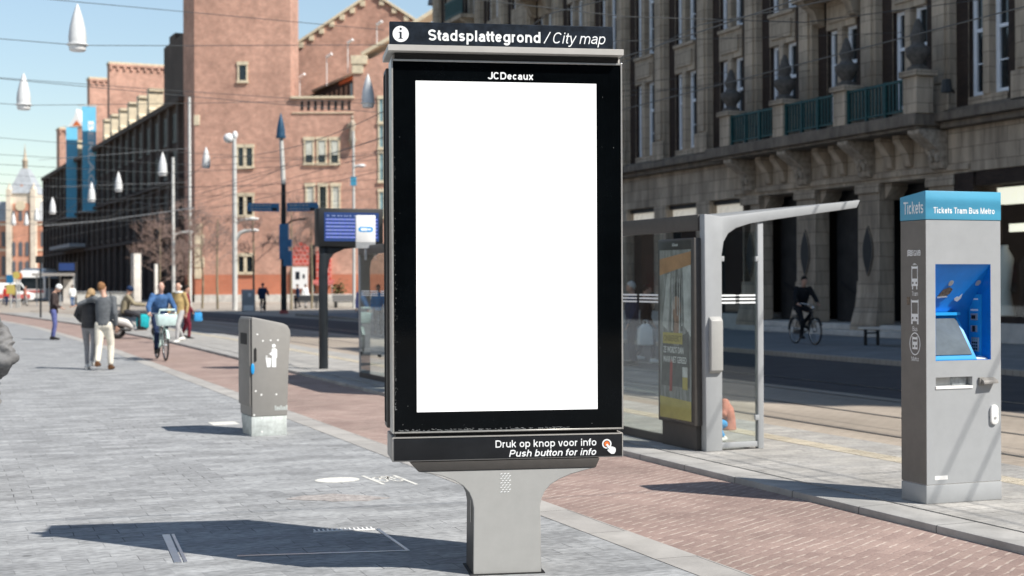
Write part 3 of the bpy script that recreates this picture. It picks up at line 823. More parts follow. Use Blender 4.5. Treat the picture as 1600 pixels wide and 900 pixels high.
# bench in front of the doorways
p = gp(1392, 541, 0.088)
t = thing("street_bench", p, "low slatted bench in the shade in front of the dark doorways", "bench", 0.1)
b = MB()
for k in range(5):
    b.box(-0.30 + 0.125 * k, -0.195 + 0.125 * k, -0.9, 0.9, 0.42, 0.47)
b.build("seat", M['pale_stone'], t, bevel=0.008, seg=1)
q = MB(); q.box(-0.24, -0.18, -0.75, -0.69, 0.0, 0.42); q.box(0.18, 0.24, -0.75, -0.69, 0.0, 0.42); q.box(-0.18, 0.18, -0.74, -0.70, 0.30, 0.34)
lg = q.build("leg", M['dark_iron'], t)
put(lg, (0, 1.44, 0), t)
# ---------------------------------------------------------------- the red brick exchange at the bend of the street
ex = thing("exchange_hall", cw(-30.97, 139, -0.03), "sunlit red brick hall with tall blank tower and stepped cream gable coping", "building", YAW)
def ux(px): return (px - 305) / 15.986
def uz(py, px=460): return 1.75 + (442 - 0.004 * (px - 800) - py) / 15.986
b = MB()
TP = [(0, 0), (9.4, 0), (9.4, 5.2), (-0.416 * 5.2, 0.909 * 5.2)]
b.prism(TP, 2.7, 46, 'xy'); tw = b.build("tower", M['red_brick'], ex)
b = MB(); b.prism(TP, 0.75, 2.7, 'xy'); b.build("tower_foot", M['orange_brick'], ex)
b = MB()
b.prism([(9.4, 2.7), (25.8, 2.7), (25.8, 24.5), (18.9, 24.5), (18.9, 24.3), (15.5, 23.2), (15.5, 19.9), (9.4, 19.9)], 0.04, 3.5, 'xz')
b.build("front_wall", M['red_brick'], ex)
b = MB(); b.prism([(9.4, 0.75), (25.8, 0.75), (25.8, 2.7), (9.4, 2.7)], 0.04, 3.5, 'xz'); b.build("front_foot", M['orange_brick'], ex)
b = MB()
GF = (139 + 17.0) / 142.6
def gs(p): return (30.97 + (p[0] - 30.97) * GF, 1.75 + (p[1] - 1.75) * GF)
b.prism([gs(p) for p in ((6.0, 2.0), (26, 2.0), (26, 25.0), (23.0, 26.8), (17.5, 30.6), (16.5, 30.4), (9.0, 25.4), (6.0, 23.4))], 17.0, 22, 'xz')
b.build("gable_wall", M['red_brick'], ex)
b = MB(); b.box(9.4, 40, 22.0, 40, 0.0, 22); b.build("rear_hall", M['red_brick'], ex)
b = MB()
def coping(b, p, q, y0, y1, t=0.28):
    (x0, z0), (x1, z1) = p, q
    L = math.hypot(x1 - x0, z1 - z0); nx, nz = -(z1 - z0) / L * t, (x1 - x0) / L * t
    b.prism([p, q, (x1 + nx, z1 + nz), (x0 + nx, z0 + nz)], y0, y1, 'xz')
coping(b, gs((9.0, 25.4)), gs((16.6, 30.45)), 16.7, 22.2); coping(b, gs((17.4, 30.6)), gs((26, 25.0)), 16.7, 22.2)
b.build("gable_coping", M['cream'], ex, bevel=0.03, seg=1)
b = MB()
coping(b, (16.4, 24.0), (19.9, 26.0), -0.2, 3.6, 0.35); coping(b, (19.9, 26.0), (24, 28.6), -0.2, 3.6, 0.35)
b.box(15.3, 16.9, -0.2, 3.6, 23.2, 24.05)
b.build("front_coping", M['cream'], ex, bevel=0.03, seg=1)
def cblock(*q):
    b = MB(); b.box(*q); b.build("coping_block", M['cream'], ex, bevel=0.03, seg=1)
for k in range(7):
    f = (k + 0.5) / 7
    x, z = gs((9.4 + 7.2 * f, 25.65 + 4.8 * f))
    cblock(x - 0.28, x + 0.28, 16.8, 17.02, z - 0.62, z - 0.02)
    x, z = gs((17.4 + 8.6 * f, 30.6 - 5.6 * f))
    cblock(x - 0.28, x + 0.28, 16.8, 17.02, z - 0.62, z - 0.02)
for x, z in ((20.4, 25.7), (22.2, 26.8)):
    cblock(x - 0.4, x + 0.4, -0.1, 0.05, z - 0.9, z - 0.02)
cblock(15.4, 16.5, -0.12, 0.05, 22.3, 23.18)
# clerestory of the side roof behind the parapet, its shade painted as darker brick
b = MB()
def cw_(k, d): return (15.47 - 0.416 * k - 0.909 * d, 3.52 + 0.909 * k - 0.416 * d)
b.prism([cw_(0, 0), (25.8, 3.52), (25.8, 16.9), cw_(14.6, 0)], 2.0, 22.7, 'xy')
cl = b.build("clerestory", M['wing_brick'], ex)
b = MB()
for k in range(8):
    q = [cw_(1.2 + 1.6 * k, 0.0), cw_(2.0 + 1.6 * k, 0.0), cw_(2.0 + 1.6 * k, 0.06), cw_(1.2 + 1.6 * k, 0.06)]
    b.hexa([(x, y, 20.4) for x, y in q] + [(x, y, 22.0) for x, y in q])
b.build("clerestory_window", M['window_glass'], cl)
b = MB(); q = [cw_(-0.2, -0.3), cw_(14.6, -0.3), cw_(14.6, 0.3), cw_(-0.2, 0.3)]
b.hexa([(x, y, 22.72) for x, y in q] + [(x, y, 22.98) for x, y in q]); b.build("roof_edge", M['cream'], cl)
b = MB(); q = [cw_(0.1, 0.0), cw_(5.5, 0.0), cw_(5.5, 0.12), cw_(0.1, 0.12)]
b.hexa([(x, y, 22.3) for x, y in q] + [(x, y, 22.7) for x, y in q]); b.build("roof_tiles", M['tile'], cl)
b = MB()
b.box(9.41, 15.6, -0.3, 0.5, 19.85, 20.08)
b.box(9.5, 15.6, -0.08, 0.05, 18.42, 18.52)
b.build("parapet", M['cream'], ex, bevel=0.02, seg=1)
b = MB()
for k in range(8):
    b.box(10.38 + 0.66 * k, 10.62 + 0.66 * k, 0.0, 0.05, 18.75, 19.65)
b.build("parapet_opening", M['gap'], ex)
# windows: stone surround, sunk dark or blinded pane
def win(x0, x1, z0, z1, pane='window_glass', y=0.0, blind=None, surround=True):
    f = MB(); t = 0.16
    if surround:
        f.box(x0 - 0.22, x1 + 0.22, y - 0.14, y + 0.1, z1, z1 + 0.34); f.box(x0 - 0.22, x1 + 0.22, y - 0.2, y + 0.1, z0 - 0.26, z0)
    f.box(x0 - t, x0, y - 0.1, y + 0.1, z0, z1); f.box(x1, x1 + t, y - 0.1, y + 0.1, z0, z1)
    o = f.build("window", M['cream'], ex)
    q = MB(); q.box(x0, x1, y - 0.01, y + 0.06, z0, z1); q.build("pane", M[pane], o)
    if blind:
        q = MB(); q.box(x0 + 0.05, x1 - 0.05, y - 0.05, y - 0.01, z0 + (z1 - z0) * blind, z1 - 0.03); q.build("blind", M['pale_pane'], o)
    return o
win(ux(375), ux(386), uz(125), uz(101))
for y0, y1 in ((259, 230), (335, 306), (424, 400)):
    win(ux(373), ux(381), uz(y0), uz(y1)); win(ux(386), ux(395), uz(y0), uz(y1))
for px in (478, 498, 518):
    win(ux(px), ux(px + 11), uz(254), uz(219), blind=0.35, y=0.04)
    win(ux(px + 2), ux(px + 12), uz(325), uz(291), pane='pale_pane' if px != 498 else 'window_glass', y=0.04)
for y0, y1 in ((190, 155), (230, 196), (282, 240), (338, 300)):
    win(ux(594), ux(600), uz(y0), uz(y1), pane='teal_pane', y=0.04)
    win(ux(606), ux(612), uz(y0), uz(y1), pane='teal_pane', y=0.04)
# red lattice portal, white kiosk wall below it
b = MB()
ar = [(9.55, 3.6)] + [(10.35 - 0.8 * math.cos(math.pi * k / 10), 5.0 + 0.85 * math.sin(math.pi * k / 10)) for k in range(11)] + [(11.15, 3.6)]
b.prism(ar, -0.06, 0.04, 'xz'); pt = b.build("portal", M['red_lattice'], ex)
b = MB(); b.box(9.5, 11.0, -0.3, 0.03, 1.3, 3.4); b.build("portal_base", M['white'], pt)
b = MB(); b.box(9.85, 10.25, -0.32, -0.3, 2.2, 2.95); b.box(10.55, 10.75, -0.32, -0.3, 2.3, 2.7); b.build("portal_sign", M['sign_dark'], pt)
b = MB(); b.box(11.2, 11.75, -0.04, 0.05, 1.0, 5.6); b.build("dark_recess", M['gap'], ex)
b = MB(); b.box(11.9, 13.3, -0.5, 0.03, 1.6, 5.0); b.build("red_shutter", M['red_lattice'], ex)
b = MB()
b.box(-0.06, 25.8, -0.12, 3.4, 0.0, 0.75); b.build("stone_base", M['pale_stone'], ex)
b = MB()
for k, (z, w) in enumerate(((7.2, 0.6), (6.1, 0.9), (5.0, 0.6), (3.9, 0.9), (2.8, 0.6), (17.8, 0.5))):
    b = MB(); b.box(-0.07, w, -0.06, 0.3, z - 0.5, z + 0.5); b.build("quoin", M['cream'], ex, bevel=0.03, seg=1)
b = MB()                                    # the weathered figure on its corbel
b.lathe([(0.12, 14.9), (0.35, 15.6), (0.42, 15.7), (0.42, 15.85)], c=(15.45, -0.35), n=10)
b.tube([(15.45, -0.35, 15.85), (15.42, -0.35, 16.6), (15.5, -0.38, 17.3), (15.45, -0.35, 17.75)], [0.34, 0.26, 0.32, 0.12], n=9)
b.ell((15.45, -0.37, 17.95), 0.16, 0.17, 0.2); b.tube([(15.2, -0.35, 17.4), (14.98, -0.6, 16.9), (15.15, -0.7, 17.3)], 0.09)
b.build("statue", M['stone_carved'], ex, smooth=70)
for lx, z in ((10.4, 20.9), (14.6, 25.2)):
    pass
b = MB()
for lx, z, zz in ((9.9, 20.4, 22.3), (12.6, 22.5, 24.3), (14.7, 23.7, 25.7), (17.6, 25.6, 27.5)):
    b.tube([(lx, 2.6, z - 1), (lx, 2.6, zz)], 0.04, n=6); b.tube([(lx, 2.5, zz), (lx + 0.55, 2.2, zz + 0.3)], 0.14, n=8)
b.build("flood_lamp", M['white'], ex)

# ---------------------------------------------------------------- the long brown wing running away to the left
WD = Vector((-0.416, 0.909))
wing = thing("brick_wing", cw(-30.97, 139, -0.03), "long shaded brown brick wing with blue banners and a row of cream gablets", "building", YAW)
wang = math.atan2(WD.y, WD.x) - math.pi / 2   # local frame: k along the wing
def wl_(k, d):                                 # k metres along the facade, d metres out from it towards the street
    n = Vector((-WD.y, WD.x))
    p = WD * k + n * d
    return p.x, p.y
def wbox(b, k0, k1, d0, d1, z0, z1, m=0):
    q = [wl_(k0, d0), wl_(k0, d1), wl_(k1, d1), wl_(k1, d0)]
    b.hexa([(x, y, z0) for x, y in q] + [(x, y, z1) for x, y in q], m)
b = MB()
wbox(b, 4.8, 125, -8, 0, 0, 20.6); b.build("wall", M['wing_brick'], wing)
b = MB()
k = 6.0
while k < 124:
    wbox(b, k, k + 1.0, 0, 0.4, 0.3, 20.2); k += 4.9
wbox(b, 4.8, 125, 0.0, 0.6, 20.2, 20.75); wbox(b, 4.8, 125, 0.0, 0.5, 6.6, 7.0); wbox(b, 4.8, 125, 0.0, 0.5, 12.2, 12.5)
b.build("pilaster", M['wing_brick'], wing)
b = MB(); wbox(b, 4.8, 15.6, -8, -0.05, 20.6, 27.2); wbox(b, 9.5, 12.5, -2, -0.04, 27.2, 27.9); b.build("stair_block", M['wing_brick'], wing)
for (k0, k1, w, h0) in ((55.3, 57.3, 16, 31.2), (73.5, 76, 12, 31.6), (108, 112, 8, 27.8)):
    b = MB(); wbox(b, k0, k1, -w, -0.5, 20.6, h0); tb = b.build("roof_block", M['red_brick'], wing)
    b = MB(); wbox(b, k0 - 0.12, k1 + 0.12, -w - 0.1, -0.4, h0, h0 + 0.28)
    b.build("roof_edge", M['cream'], tb)
    b = MB()
    for j in range(int(w / 0.9)):
        wbox(b, k0 - 0.2, k0, -0.85 - j * 0.9, -0.55 - j * 0.9, h0 - 0.8, h0)
    wbox(b, k0 - 0.22, k0, -w, -0.5, h0 - 0.3, h0)
    b.build("corbel_band", M['red_brick'], tb)
gm = MB()
gm.prism([(-0.9, 20.3), (0.9, 20.3), (0.9, 21.2), (0.55, 21.5), (0.55, 23.2), (0.8, 23.3), (0.8, 23.6), (-0.8, 23.6), (-0.8, 23.3), (-0.55, 23.2), (-0.55, 21.5), (-0.9, 21.2)], -0.8, 0.8, 'xz')
gab = gm.build("gablet", M['cream'], wing)
ks = [22, 28.5, 35, 41.5, 48, 54, 84, 91]
for i, k in enumerate(ks):
    x, y = wl_(k, -0.3)
    o = gab if i == 0 else put(gab, (0, 0, 0), wing)
    o.location = (x, y, 0); o.rotation_euler = (0, 0, wang + math.pi / 2)
b = MB()
q0, q1, q2, q3 = wl_(15.8, -0.6), wl_(56, -0.6), wl_(56, -6), wl_(15.8, -6)
b.hexa([(*q0, 20.62), (*q1, 20.62), (*q2, 20.62), (*q3, 20.62), (*wl_(15.8, -3.4), 23.6), (*wl_(56, -3.4), 23.6), (*q2, 23.6), (*q3, 23.6)])
q0, q1, q2, q3 = wl_(64.3, -0.6), wl_(107, -0.6), wl_(107, -6), wl_(64.3, -6)
b.hexa([(*q0, 20.62), (*q1, 20.62), (*q2, 20.62), (*q3, 20.62), (*wl_(64.3, -3.4), 23.0), (*wl_(107, -3.4), 23.0), (*q2, 23.0), (*q3, 23.0)])
b.build("roof", M['slate'], wing)
def wwin(hh):
    f = MB(); f.box(-0.85, -0.72, -0.06, 0.12, 0, hh); f.box(0.72, 0.85, -0.06, 0.12, 0, hh); f.box(-0.95, 0.95, -0.12, 0.14, -0.2, 0); f.box(-0.06, 0.06, -0.05, 0.1, 0, hh)
    o = f.build("window", M['dark_iron'], wing)
    q = MB(); q.box(-0.72, 0.72, 0.02, 0.06, 0, hh); q.build("pane", M['dim_glass'], o)
    return o
for z0, hh in ((1.3, 4.6), (7.6, 3.8), (13.0, 2.6), (16.6, 2.8)):
    src = None; k = 8.95
    while k < 122:
        x, y = wl_(k, 0.06)
        if src is None:
            src = wwin(hh); o = src
        else:
            o = put(src, (0, 0, 0), wing)
        o.location = (x, y, z0); o.rotation_euler = (0, 0, wang + math.pi / 2)
        k += 4.9
b = MB(); wbox(b, 72, 96, 0.4, 2.6, 7.2, 7.7); b.build("canopy", M['slate_pale'], wing)
# banners hung square to the wall
def banner(k, d0, d1, z0, z1, txt, lab):
    x0, y0 = wl_(k, d0); x1, y1 = wl_(k, d1)
    t = thing("banner", wing.matrix_basis @ Vector((x0, y0, 0)), lab, "banner", YAW + math.atan2(y1 - y0, x1 - x0) , "blue banners on the brick wing")
    L = abs(d1 - d0)
    q = MB(); q.box(0.25, L, -0.04, 0.04, z0, z1); q.build("cloth", M['banner_blue'], t)
    q = MB(); q.tube([(-0.3, 0, z1 + 0.15), (L + 0.2, 0, z1 + 0.15)], 0.07); q.tube([(-0.3, 0, z0 - 0.1), (L + 0.1, 0, z0 - 0.1)], 0.05)
    q.build("arm", M['pale_pole'], t)
    if txt:
        w = writing("lettering", txt, M['letter'], t, 0, (z1 - z0) * 0.72, 0, L * 0.36, 0, bold=0.02)
        w.rotation_euler = (0, rad(90), 0); w.location = (L * 0.5, -0.06, z1 - (z1 - z0) * 0.14)
bpy.context.view_layer.update()
banner(64, 2.1, 0.0, 11.9, 26.4, "BERLAGE", "blue banner with vertical white letters, the taller one nearer the tower")
banner(82.6, 1.9, 0.0, 11.9, 25.4, None, "plain blue banner hung farther along the shaded brick wing")

# ---------------------------------------------------------------- the information panel in front
ip = thing("information_panel", cw(-0.04, 8.55, 0.0), "tall grey city map panel with blank white screen on a T shaped foot", "info panel", YAW + rad(9))
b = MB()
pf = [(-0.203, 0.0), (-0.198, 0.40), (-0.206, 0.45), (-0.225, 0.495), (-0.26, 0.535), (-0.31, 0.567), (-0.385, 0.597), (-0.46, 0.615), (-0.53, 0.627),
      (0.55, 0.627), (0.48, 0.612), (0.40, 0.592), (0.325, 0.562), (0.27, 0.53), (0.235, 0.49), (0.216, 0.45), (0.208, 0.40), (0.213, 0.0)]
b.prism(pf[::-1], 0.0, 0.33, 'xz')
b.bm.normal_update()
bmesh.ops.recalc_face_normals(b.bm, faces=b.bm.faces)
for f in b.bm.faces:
    if abs(f.normal.y) < 0.5: f.material_index = 1  # shade painted in: side and under faces take the dark coat
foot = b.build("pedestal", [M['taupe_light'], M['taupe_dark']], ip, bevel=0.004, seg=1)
b = MB(); b.box(-0.222, 0.232, -0.018, 0.35, 0.0, 0.007); b.build("base_joint", M['gap'], ip)
b = MB(); b.prism([(-0.53, 0.629), (0.55, 0.629), (0.575, 0.684), (-0.58, 0.684)], -0.004, 0.34, 'xz'); b.build("bracket", M['taupe_dark'], ip, bevel=0.003)  # shade of the downward chamfer painted as a flat dark strip
b = MB()
for i in range(9):
    for j in range(3):
        x, z = -0.032 + 0.021 * j + (0.006 if i % 2 else -0.004), 0.49 + 0.0135 * i
        b.hexa([(x, -0.003, z), (x + 0.012, -0.003, z + 0.006), (x + 0.012, 0.002, z + 0.006), (x, 0.002, z), (x, -0.003, z + 0.004), (x + 0.012, -0.003, z + 0.010), (x + 0.012, 0.002, z + 0.010), (x, 0.002, z + 0.004)])
b.build("vent_grille", M['letter'], ip)
b = MB(); b.box(-0.2035, -0.2015, 0.10, 0.115, 0.30, 0.46); b.build("foot_seam", M['trim'], ip)
b = MB(); b.box(-0.685, 0.722, 0.0, 0.40, 0.688, 0.836); bb = b.build("lower_box", M['taupe'], ip, bevel=0.006)
b = MB(); b.box(-0.674, 0.712, -0.005, 0.0, 0.696, 0.828); b.build("fascia", M['sign_black'], bb, bevel=0.002)
b = MB(); b.box(-0.672, 0.710, -0.0085, -0.0052, 0.8285, 0.8325); b.box(0.7125, 0.7165, -0.0085, 0.0, 0.69, 0.832); b.build("trim", M['trim'], bb)
writing("lettering", "Druk op knop voor info", M['letter'], bb, -0.065, 0.553, 0.7615, 0.043, -0.0055, bold=0.012)
writing("lettering", "Push button for info", M['letter'], bb, 0.017, 0.552, 0.7045, 0.041, -0.0055, bold=0.016, shear=0.22)
ic = MB()
def disc(b, cx, cz, r, y0, y1, m=0, n=28):
    b.prism([(cx + r * math.cos(2 * math.pi * k / n), cz + r * math.sin(2 * math.pi * k / n)) for k in range(n)][::-1], y0, y1, 'xz', m)
disc(ic, 0.618, 0.770, 0.029, -0.0065, -0.0052); disc(ic, 0.618, 0.770, 0.0205, -0.0074, -0.0066, 1); disc(ic, 0.618, 0.770, 0.0165, -0.0084, -0.0075, 2)
ic.prism([(0.612, 0.764), (0.620, 0.772), (0.637, 0.752), (0.643, 0.757), (0.649, 0.751), (0.655, 0.754), (0.661, 0.747), (0.667, 0.749), (0.673, 0.738), (0.672, 0.722), (0.662, 0.709), (0.645, 0.709), (0.628, 0.722), (0.620, 0.732), (0.626, 0.738), (0.636, 0.732)][::-1], -0.0096, -0.0085, 'xz', 0)
ic.build("push_icon", [M['letter'], M['sign_black'], M['orange']], bb)
# case
b = MB(); b.box(-0.675, 0.716, 0.02, 0.20, 0.86, 3.115); case = b.build("case", M['taupe'], ip, bevel=0.008)
b = MB(); b.box(-0.700, -0.676, 0.215, 0.40, 0.87, 3.06); b.box(-0.6755, 0.716, 0.205, 0.40, 0.87, 3.06); b.build("rear_case", M['taupe_dark'], ip, bevel=0.008)
b = MB()
for y in (0.26, 0.31, 0.36):
    b.box(-0.703, -0.700, y, y + 0.015, 0.9, 3.03)
b.build("side_groove", M['gap'], ip)
b = MB(); b.box(-0.66, 0.70, 0.006, 0.38, 3.0825, 3.121); b.build("shadow_gap", M['gap'], ip)
b = MB(); b.box(-0.66, 0.69, 0.03, 0.38, 0.837, 0.857); b.build("shadow_gap", M['gap'], ip)
b = MB()
b.box(-0.684, -0.672, -0.012, 0.19, 0.858, 3.082); b.box(0.712, 0.7215, -0.012, 0.19, 0.858, 3.082)
b.box(-0.6715, 0.7115, -0.012, 0.15, 0.858, 0.868); b.box(-0.6715, 0.7115, -0.012, 0.15, 3.070, 3.082)
b.build("door_frame", M['trim'], ip, bevel=0.002, seg=1)
b = MB(); b.box(-0.671, 0.711, -0.006, 0.012, 0.869, 3.069); gl = b.build("glass_panel", M['black_glass'], ip)
b = MB(); b.box(-0.537, 0.561, -0.0085, -0.0062, 0.983, 2.955); b.build("screen", M['screen'], ip)
writing("lettering", "JCDecaux", M['letter'], ip, -0.103, 0.174, 2.972, 0.043, -0.0065, bold=0.022)
b = MB()                                      # flecks of dirt and scratches on the glass
rr = random.Random(5)
for k in range(12):
    side = rr.random()
    if side < 0.5: x, z = rr.uniform(-0.665, -0.56), rr.uniform(0.9, 3.0)
    elif side < 0.8: x, z = rr.uniform(0.575, 0.7), rr.uniform(0.9, 3.0)
    else: x, z = rr.uniform(-0.66, 0.7), rr.uniform(0.875, 0.95)
    w = rr.uniform(0.0006, 0.0016)
    b.box(x - w, x + w, -0.0069, -0.0061, z - w * rr.uniform(0.7, 2), z + w)
for k in range(110):
    z = 1.0 + rr.random() ** 2 * 1.5
    x = -0.668 + abs(rr.gauss(0, 0.006)); w = rr.uniform(0.0005, 0.0016)
    b.box(x - w, x + w, -0.0069, -0.0061, z - w * 2, z + w)
for k in range(110):
    x = rr.uniform(-0.66, 0.4); z = 0.871 + abs(rr.gauss(0, 0.005)); w = rr.uniform(0.002, 0.010)
    b.box(x - w, x + w, -0.0069, -0.0061, z - 0.0011, z + 0.0011)
b.build("dirt_fleck", M['fleck'], gl)
# cap, header sign
b = MB(); b.box(-0.705, 0.718, -0.07, 0.40, 3.122, 3.158); b.build("cap", M['cap_coat'], ip, bevel=0.0015, seg=1)
b = MB(); b.box(-0.69, 0.667, 0.0, 0.035, 3.160, 3.306); hs = b.build("header_sign", M['sign_dark'], ip, bevel=0.003, seg=1)
b = MB(); b.box(-0.35, -0.23, -0.012, -0.002, 3.161, 3.168); b.box(-0.40, 0.60, -0.006, -0.002, 3.1605, 3.1625); b.box(0.43, 0.44, -0.01, -0.002, 3.159, 3.168); b.box(-0.45, -0.442, -0.01, -0.002, 3.159, 3.168); b.build("clamp", M['trim'], hs)
writing("lettering", "Stadsplattegrond", M['letter'], hs, -0.46, 0.219, 3.197, 0.066, -0.001, bold=0.024)
writing("lettering", "/ City map", M['letter'], hs, 0.238, 0.620, 3.197, 0.066, -0.001, shear=0.24)
ii = MB()
disc(ii, -0.624, 3.232, 0.048, -0.002, -0.0005, 0, 40)
disc(ii, -0.624, 3.262, 0.0068, -0.0032, -0.0021, 1, 16)
ii.box(-0.6295, -0.6185, -0.0032, -0.0021, 3.206, 3.244, 1); ii.box(-0.6365, -0.6295, -0.0032, -0.0021, 3.240, 3.244, 1); ii.box(-0.6365, -0.6115, -0.0031, -0.0021, 3.2035, 3.2075, 1)
ii.build("info_icon", [M['letter'], M['sign_dark']], hs)
b = MB(); b.box(0.722, 0.727, 0.05, 0.06, 3.07, 3.085); b.ell((0.731, 0.055, 3.088), 0.008, 0.008, 0.010); b.build("latch", M['chrome'], ip)

# ---------------------------------------------------------------- ticket machine
tm = thing("ticket_machine", (6.7 * LAM, 8.5 * LAM, PZ), "grey ticket machine with sky blue header and deep blue screen niche", "ticket machine", rad(-1.5))
tm.scale = (LAM,) * 3
W_, DP = 0.668, 0.30
b = MB()
x0, x1, z0, z1 = 0.083, 0.578, 1.045, 1.755
b.box(0.0015, x0, 0, DP, 0.142, 2.078); b.box(x1, W_, 0, DP, 0.142, 2.078)
b.box(x0, x1, 0, DP, 0.924, z0); b.box(x0, x1, 0, DP, z1, 2.078)
b.box(x0, x1, 0, DP, 0.142, 0.845); b.box(0.409, x1, 0, DP, 0.845, 0.924)
b.build("body", M['machine'], tm)
b = MB(); b.box(-0.0015, 0.0015, 0.002, DP, 0.143, 2.077); sd = b.build("side_panel", M['machine_side'], tm)
b = MB(); b.box(-0.003, W_ + 0.003, -0.002, DP, 0.0, 0.134); b.build("plinth", M['machine'], tm, bevel=0.003)
b = MB(); b.box(0.004, W_ - 0.004, 0.004, DP - 0.004, 0.134, 0.1415); b.build("seam", M['chrome'], tm)
b = MB()
b.hexa([(-0.004, -0.004, 2.082), (W_ + 0.004, -0.004, 2.082), (W_ + 0.004, DP + 0.004, 2.082), (-0.004, DP + 0.004, 2.082),
        (-0.004, -0.004, 2.293), (W_ + 0.004, -0.004, 2.293), (W_ + 0.004, DP + 0.004, 2.258), (-0.004, DP + 0.004, 2.258)])
hd = b.build("header", M['sky_blue'], tm, bevel=0.004)
writing("lettering", "Tickets Tram Bus Metro", M['letter'], hd, 0.062, 0.612, 2.128, 0.045, -0.0045, bold=0.022)
writing("lettering", "Tickets", M['letter'], hd, -0.262, -0.022, 2.128, 0.092, -0.0045, face='side', bold=0.012)
# niche
b = MB()
b.prism([(0.002, z1 - 0.0025), (0.245, 1.40), (0.245, z0), (DP - 0.003, z0), (DP - 0.003, z1 - 0.0025)], x0 + 0.0021, x1 - 0.0021, 'yz'); b.box(x0, x0 + 0.002, 0.001, 0.245, z0, z1); b.box(x1 - 0.002, x1, 0.001, 0.245, z0, z1)
b.box(x0 + 0.002, x1 - 0.002, 0.001, 0.245, z1 - 0.002, z1); b.box(x0 + 0.002, x1 - 0.002, 0.001, 0.245, z0, z0 + 0.002)
ni = b.build("screen_niche", M['blue'], tm)
b = MB()
b.prism([(0.004, z0 + 0.003), (0.235, z0 + 0.003), (0.235, 1.372), (0.004, 1.055)], x0 + 0.003, 0.452, 'yz')
b.box(x0 + 0.003, 0.452, 0.19, 0.236, 1.373, 1.395)
b.build("screen_wedge", M['blue_edge'], ni)
b = MB(); b.prism([(0.020, 1.084), (0.212, 1.346), (0.208, 1.350), (0.016, 1.087)], x0 + 0.004, 0.422, 'yz'); b.build("touch_screen", M['touch'], ni)
b = MB(); b.box(0.567, 0.5755, 0.10, 0.235, 1.05, 1.53); b.box(0.5640, 0.5665, 0.226, 0.236, 1.05, 1.53); b.build("reader_panel", M['blue_edge'], ni)
b = MB()
b.box(0.558, 0.5665, 0.135, 0.205, 1.335, 1.385, 0); b.box(0.556, 0.558, 0.150, 0.195, 1.345, 1.372, 1)
b.box(0.558, 0.5665, 0.14, 0.205, 1.245, 1.295, 0); b.box(0.556, 0.558, 0.155, 0.185, 1.248, 1.292, 1)
b.box(0.558, 0.5665, 0.12, 0.20, 1.10, 1.205, 0)
for i in range(4):
    for j in range(3):
        b.box(0.5565, 0.558, 0.13 + 0.022 * j, 0.145 + 0.022 * j, 1.112 + 0.023 * i, 1.126 + 0.023 * i, 1 if i < 3 else 2)
b.build("card_reader", [M['steel'], M['gap'], M['teal_pane']], ni)
b = MB()
b.box(0.5655, 0.5668, 0.13, 0.215, 1.488, 1.50); b.box(0.5655, 0.5668, 0.13, 0.215, 1.405, 1.418)
b.build("instruction_label", M['letter'], ni)
b = MB(); b.hexa([(0.47, 0.03, 1.048), (0.57, 0.03, 1.048), (0.57, 0.12, 1.048), (0.47, 0.12, 1.048), (0.47, 0.03, 1.052), (0.57, 0.03, 1.056), (0.57, 0.12, 1.07), (0.47, 0.12, 1.06)]); b.build("paper_slip", M['white'], ni)
def on_slope(b, name, mats):                 # lay a flat shape on the sloping back of the niche
    for v in b.bm.verts:
        v.co.y += (z1 - v.co.z) * 0.6901
    b.build(name, mats, ni)
b = MB(); disc(b, 0.295, 1.615, 0.021, -0.003, 0.0, 0, 20); on_slope(b, "lock_cap", M['steel'])
b = MB(); disc(b, 0.540, 1.615, 0.021, -0.003, 0.0, 0, 20); on_slope(b, "lock_cap", M['steel'])
b = MB(); b.prism([(0.225, 1.515), (0.25, 1.565), (0.30, 1.585), (0.335, 1.57), (0.325, 1.535), (0.29, 1.515)][::-1], -0.002, 0.0, 'xz'); b.prism([(0.22, 1.513), (0.23, 1.503), (0.32, 1.51), (0.30, 1.52)][::-1], -0.0032, -0.0022, 'xz', 1); on_slope(b, "torn_sticker", [M['sticker_dark'], M['white']])
b = MB(); b.prism([(0.385, 1.50), (0.405, 1.515), (0.42, 1.51), (0.44, 1.535), (0.445, 1.50), (0.425, 1.475), (0.395, 1.485)][::-1], -0.002, 0.0, 'xz'); on_slope(b, "torn_sticker", M['white'])
# slot, handle, lock, label
b = MB(); b.box(0.083, 0.407, 0.06, 0.20, 0.847, 0.922, 0); b.box(0.081, 0.409, -0.006, 0.062, 0.838, 0.858, 1); b.box(0.26, 0.38, 0.04, 0.062, 0.862, 0.918, 2); b.build("ticket_tray", [M['steel'], M['white'], M['metal_plate']], tm)
b = MB(); b.box(0.46, 0.50, -0.02, 0.002, 0.855, 0.915, 0); b.hexa([(0.475, -0.055, 0.865), (0.605, -0.055, 0.872), (0.605, -0.001, 0.872), (0.475, -0.001, 0.865), (0.475, -0.045, 0.892), (0.605, -0.045, 0.895), (0.605, -0.001, 0.915), (0.475, -0.001, 0.915)], 0); b.build("coin_lip", M['bin_side'], tm, bevel=0.004)
b = MB(); b.prism([(0.598 + 0.034 * math.cos(a), 0.635 + (0.04 if math.sin(a) > 0 else -0.04) + 0.034 * math.sin(a)) for a in [2 * math.pi * k / 24 for k in range(24)]][::-1], -0.02, 0.001, 'xz'); lk = b.build("lock", M['white'], tm, bevel=0.005)
b = MB(); disc(b, 0.600, 0.612, 0.010, -0.024, -0.02, 0, 14); b.build("keyhole", M['steel'], lk)
b = MB(); b.box(0.072, 0.184, -0.0015, 0.0005, 0.172, 0.202); b.build("rating_label", M['white'], tm)
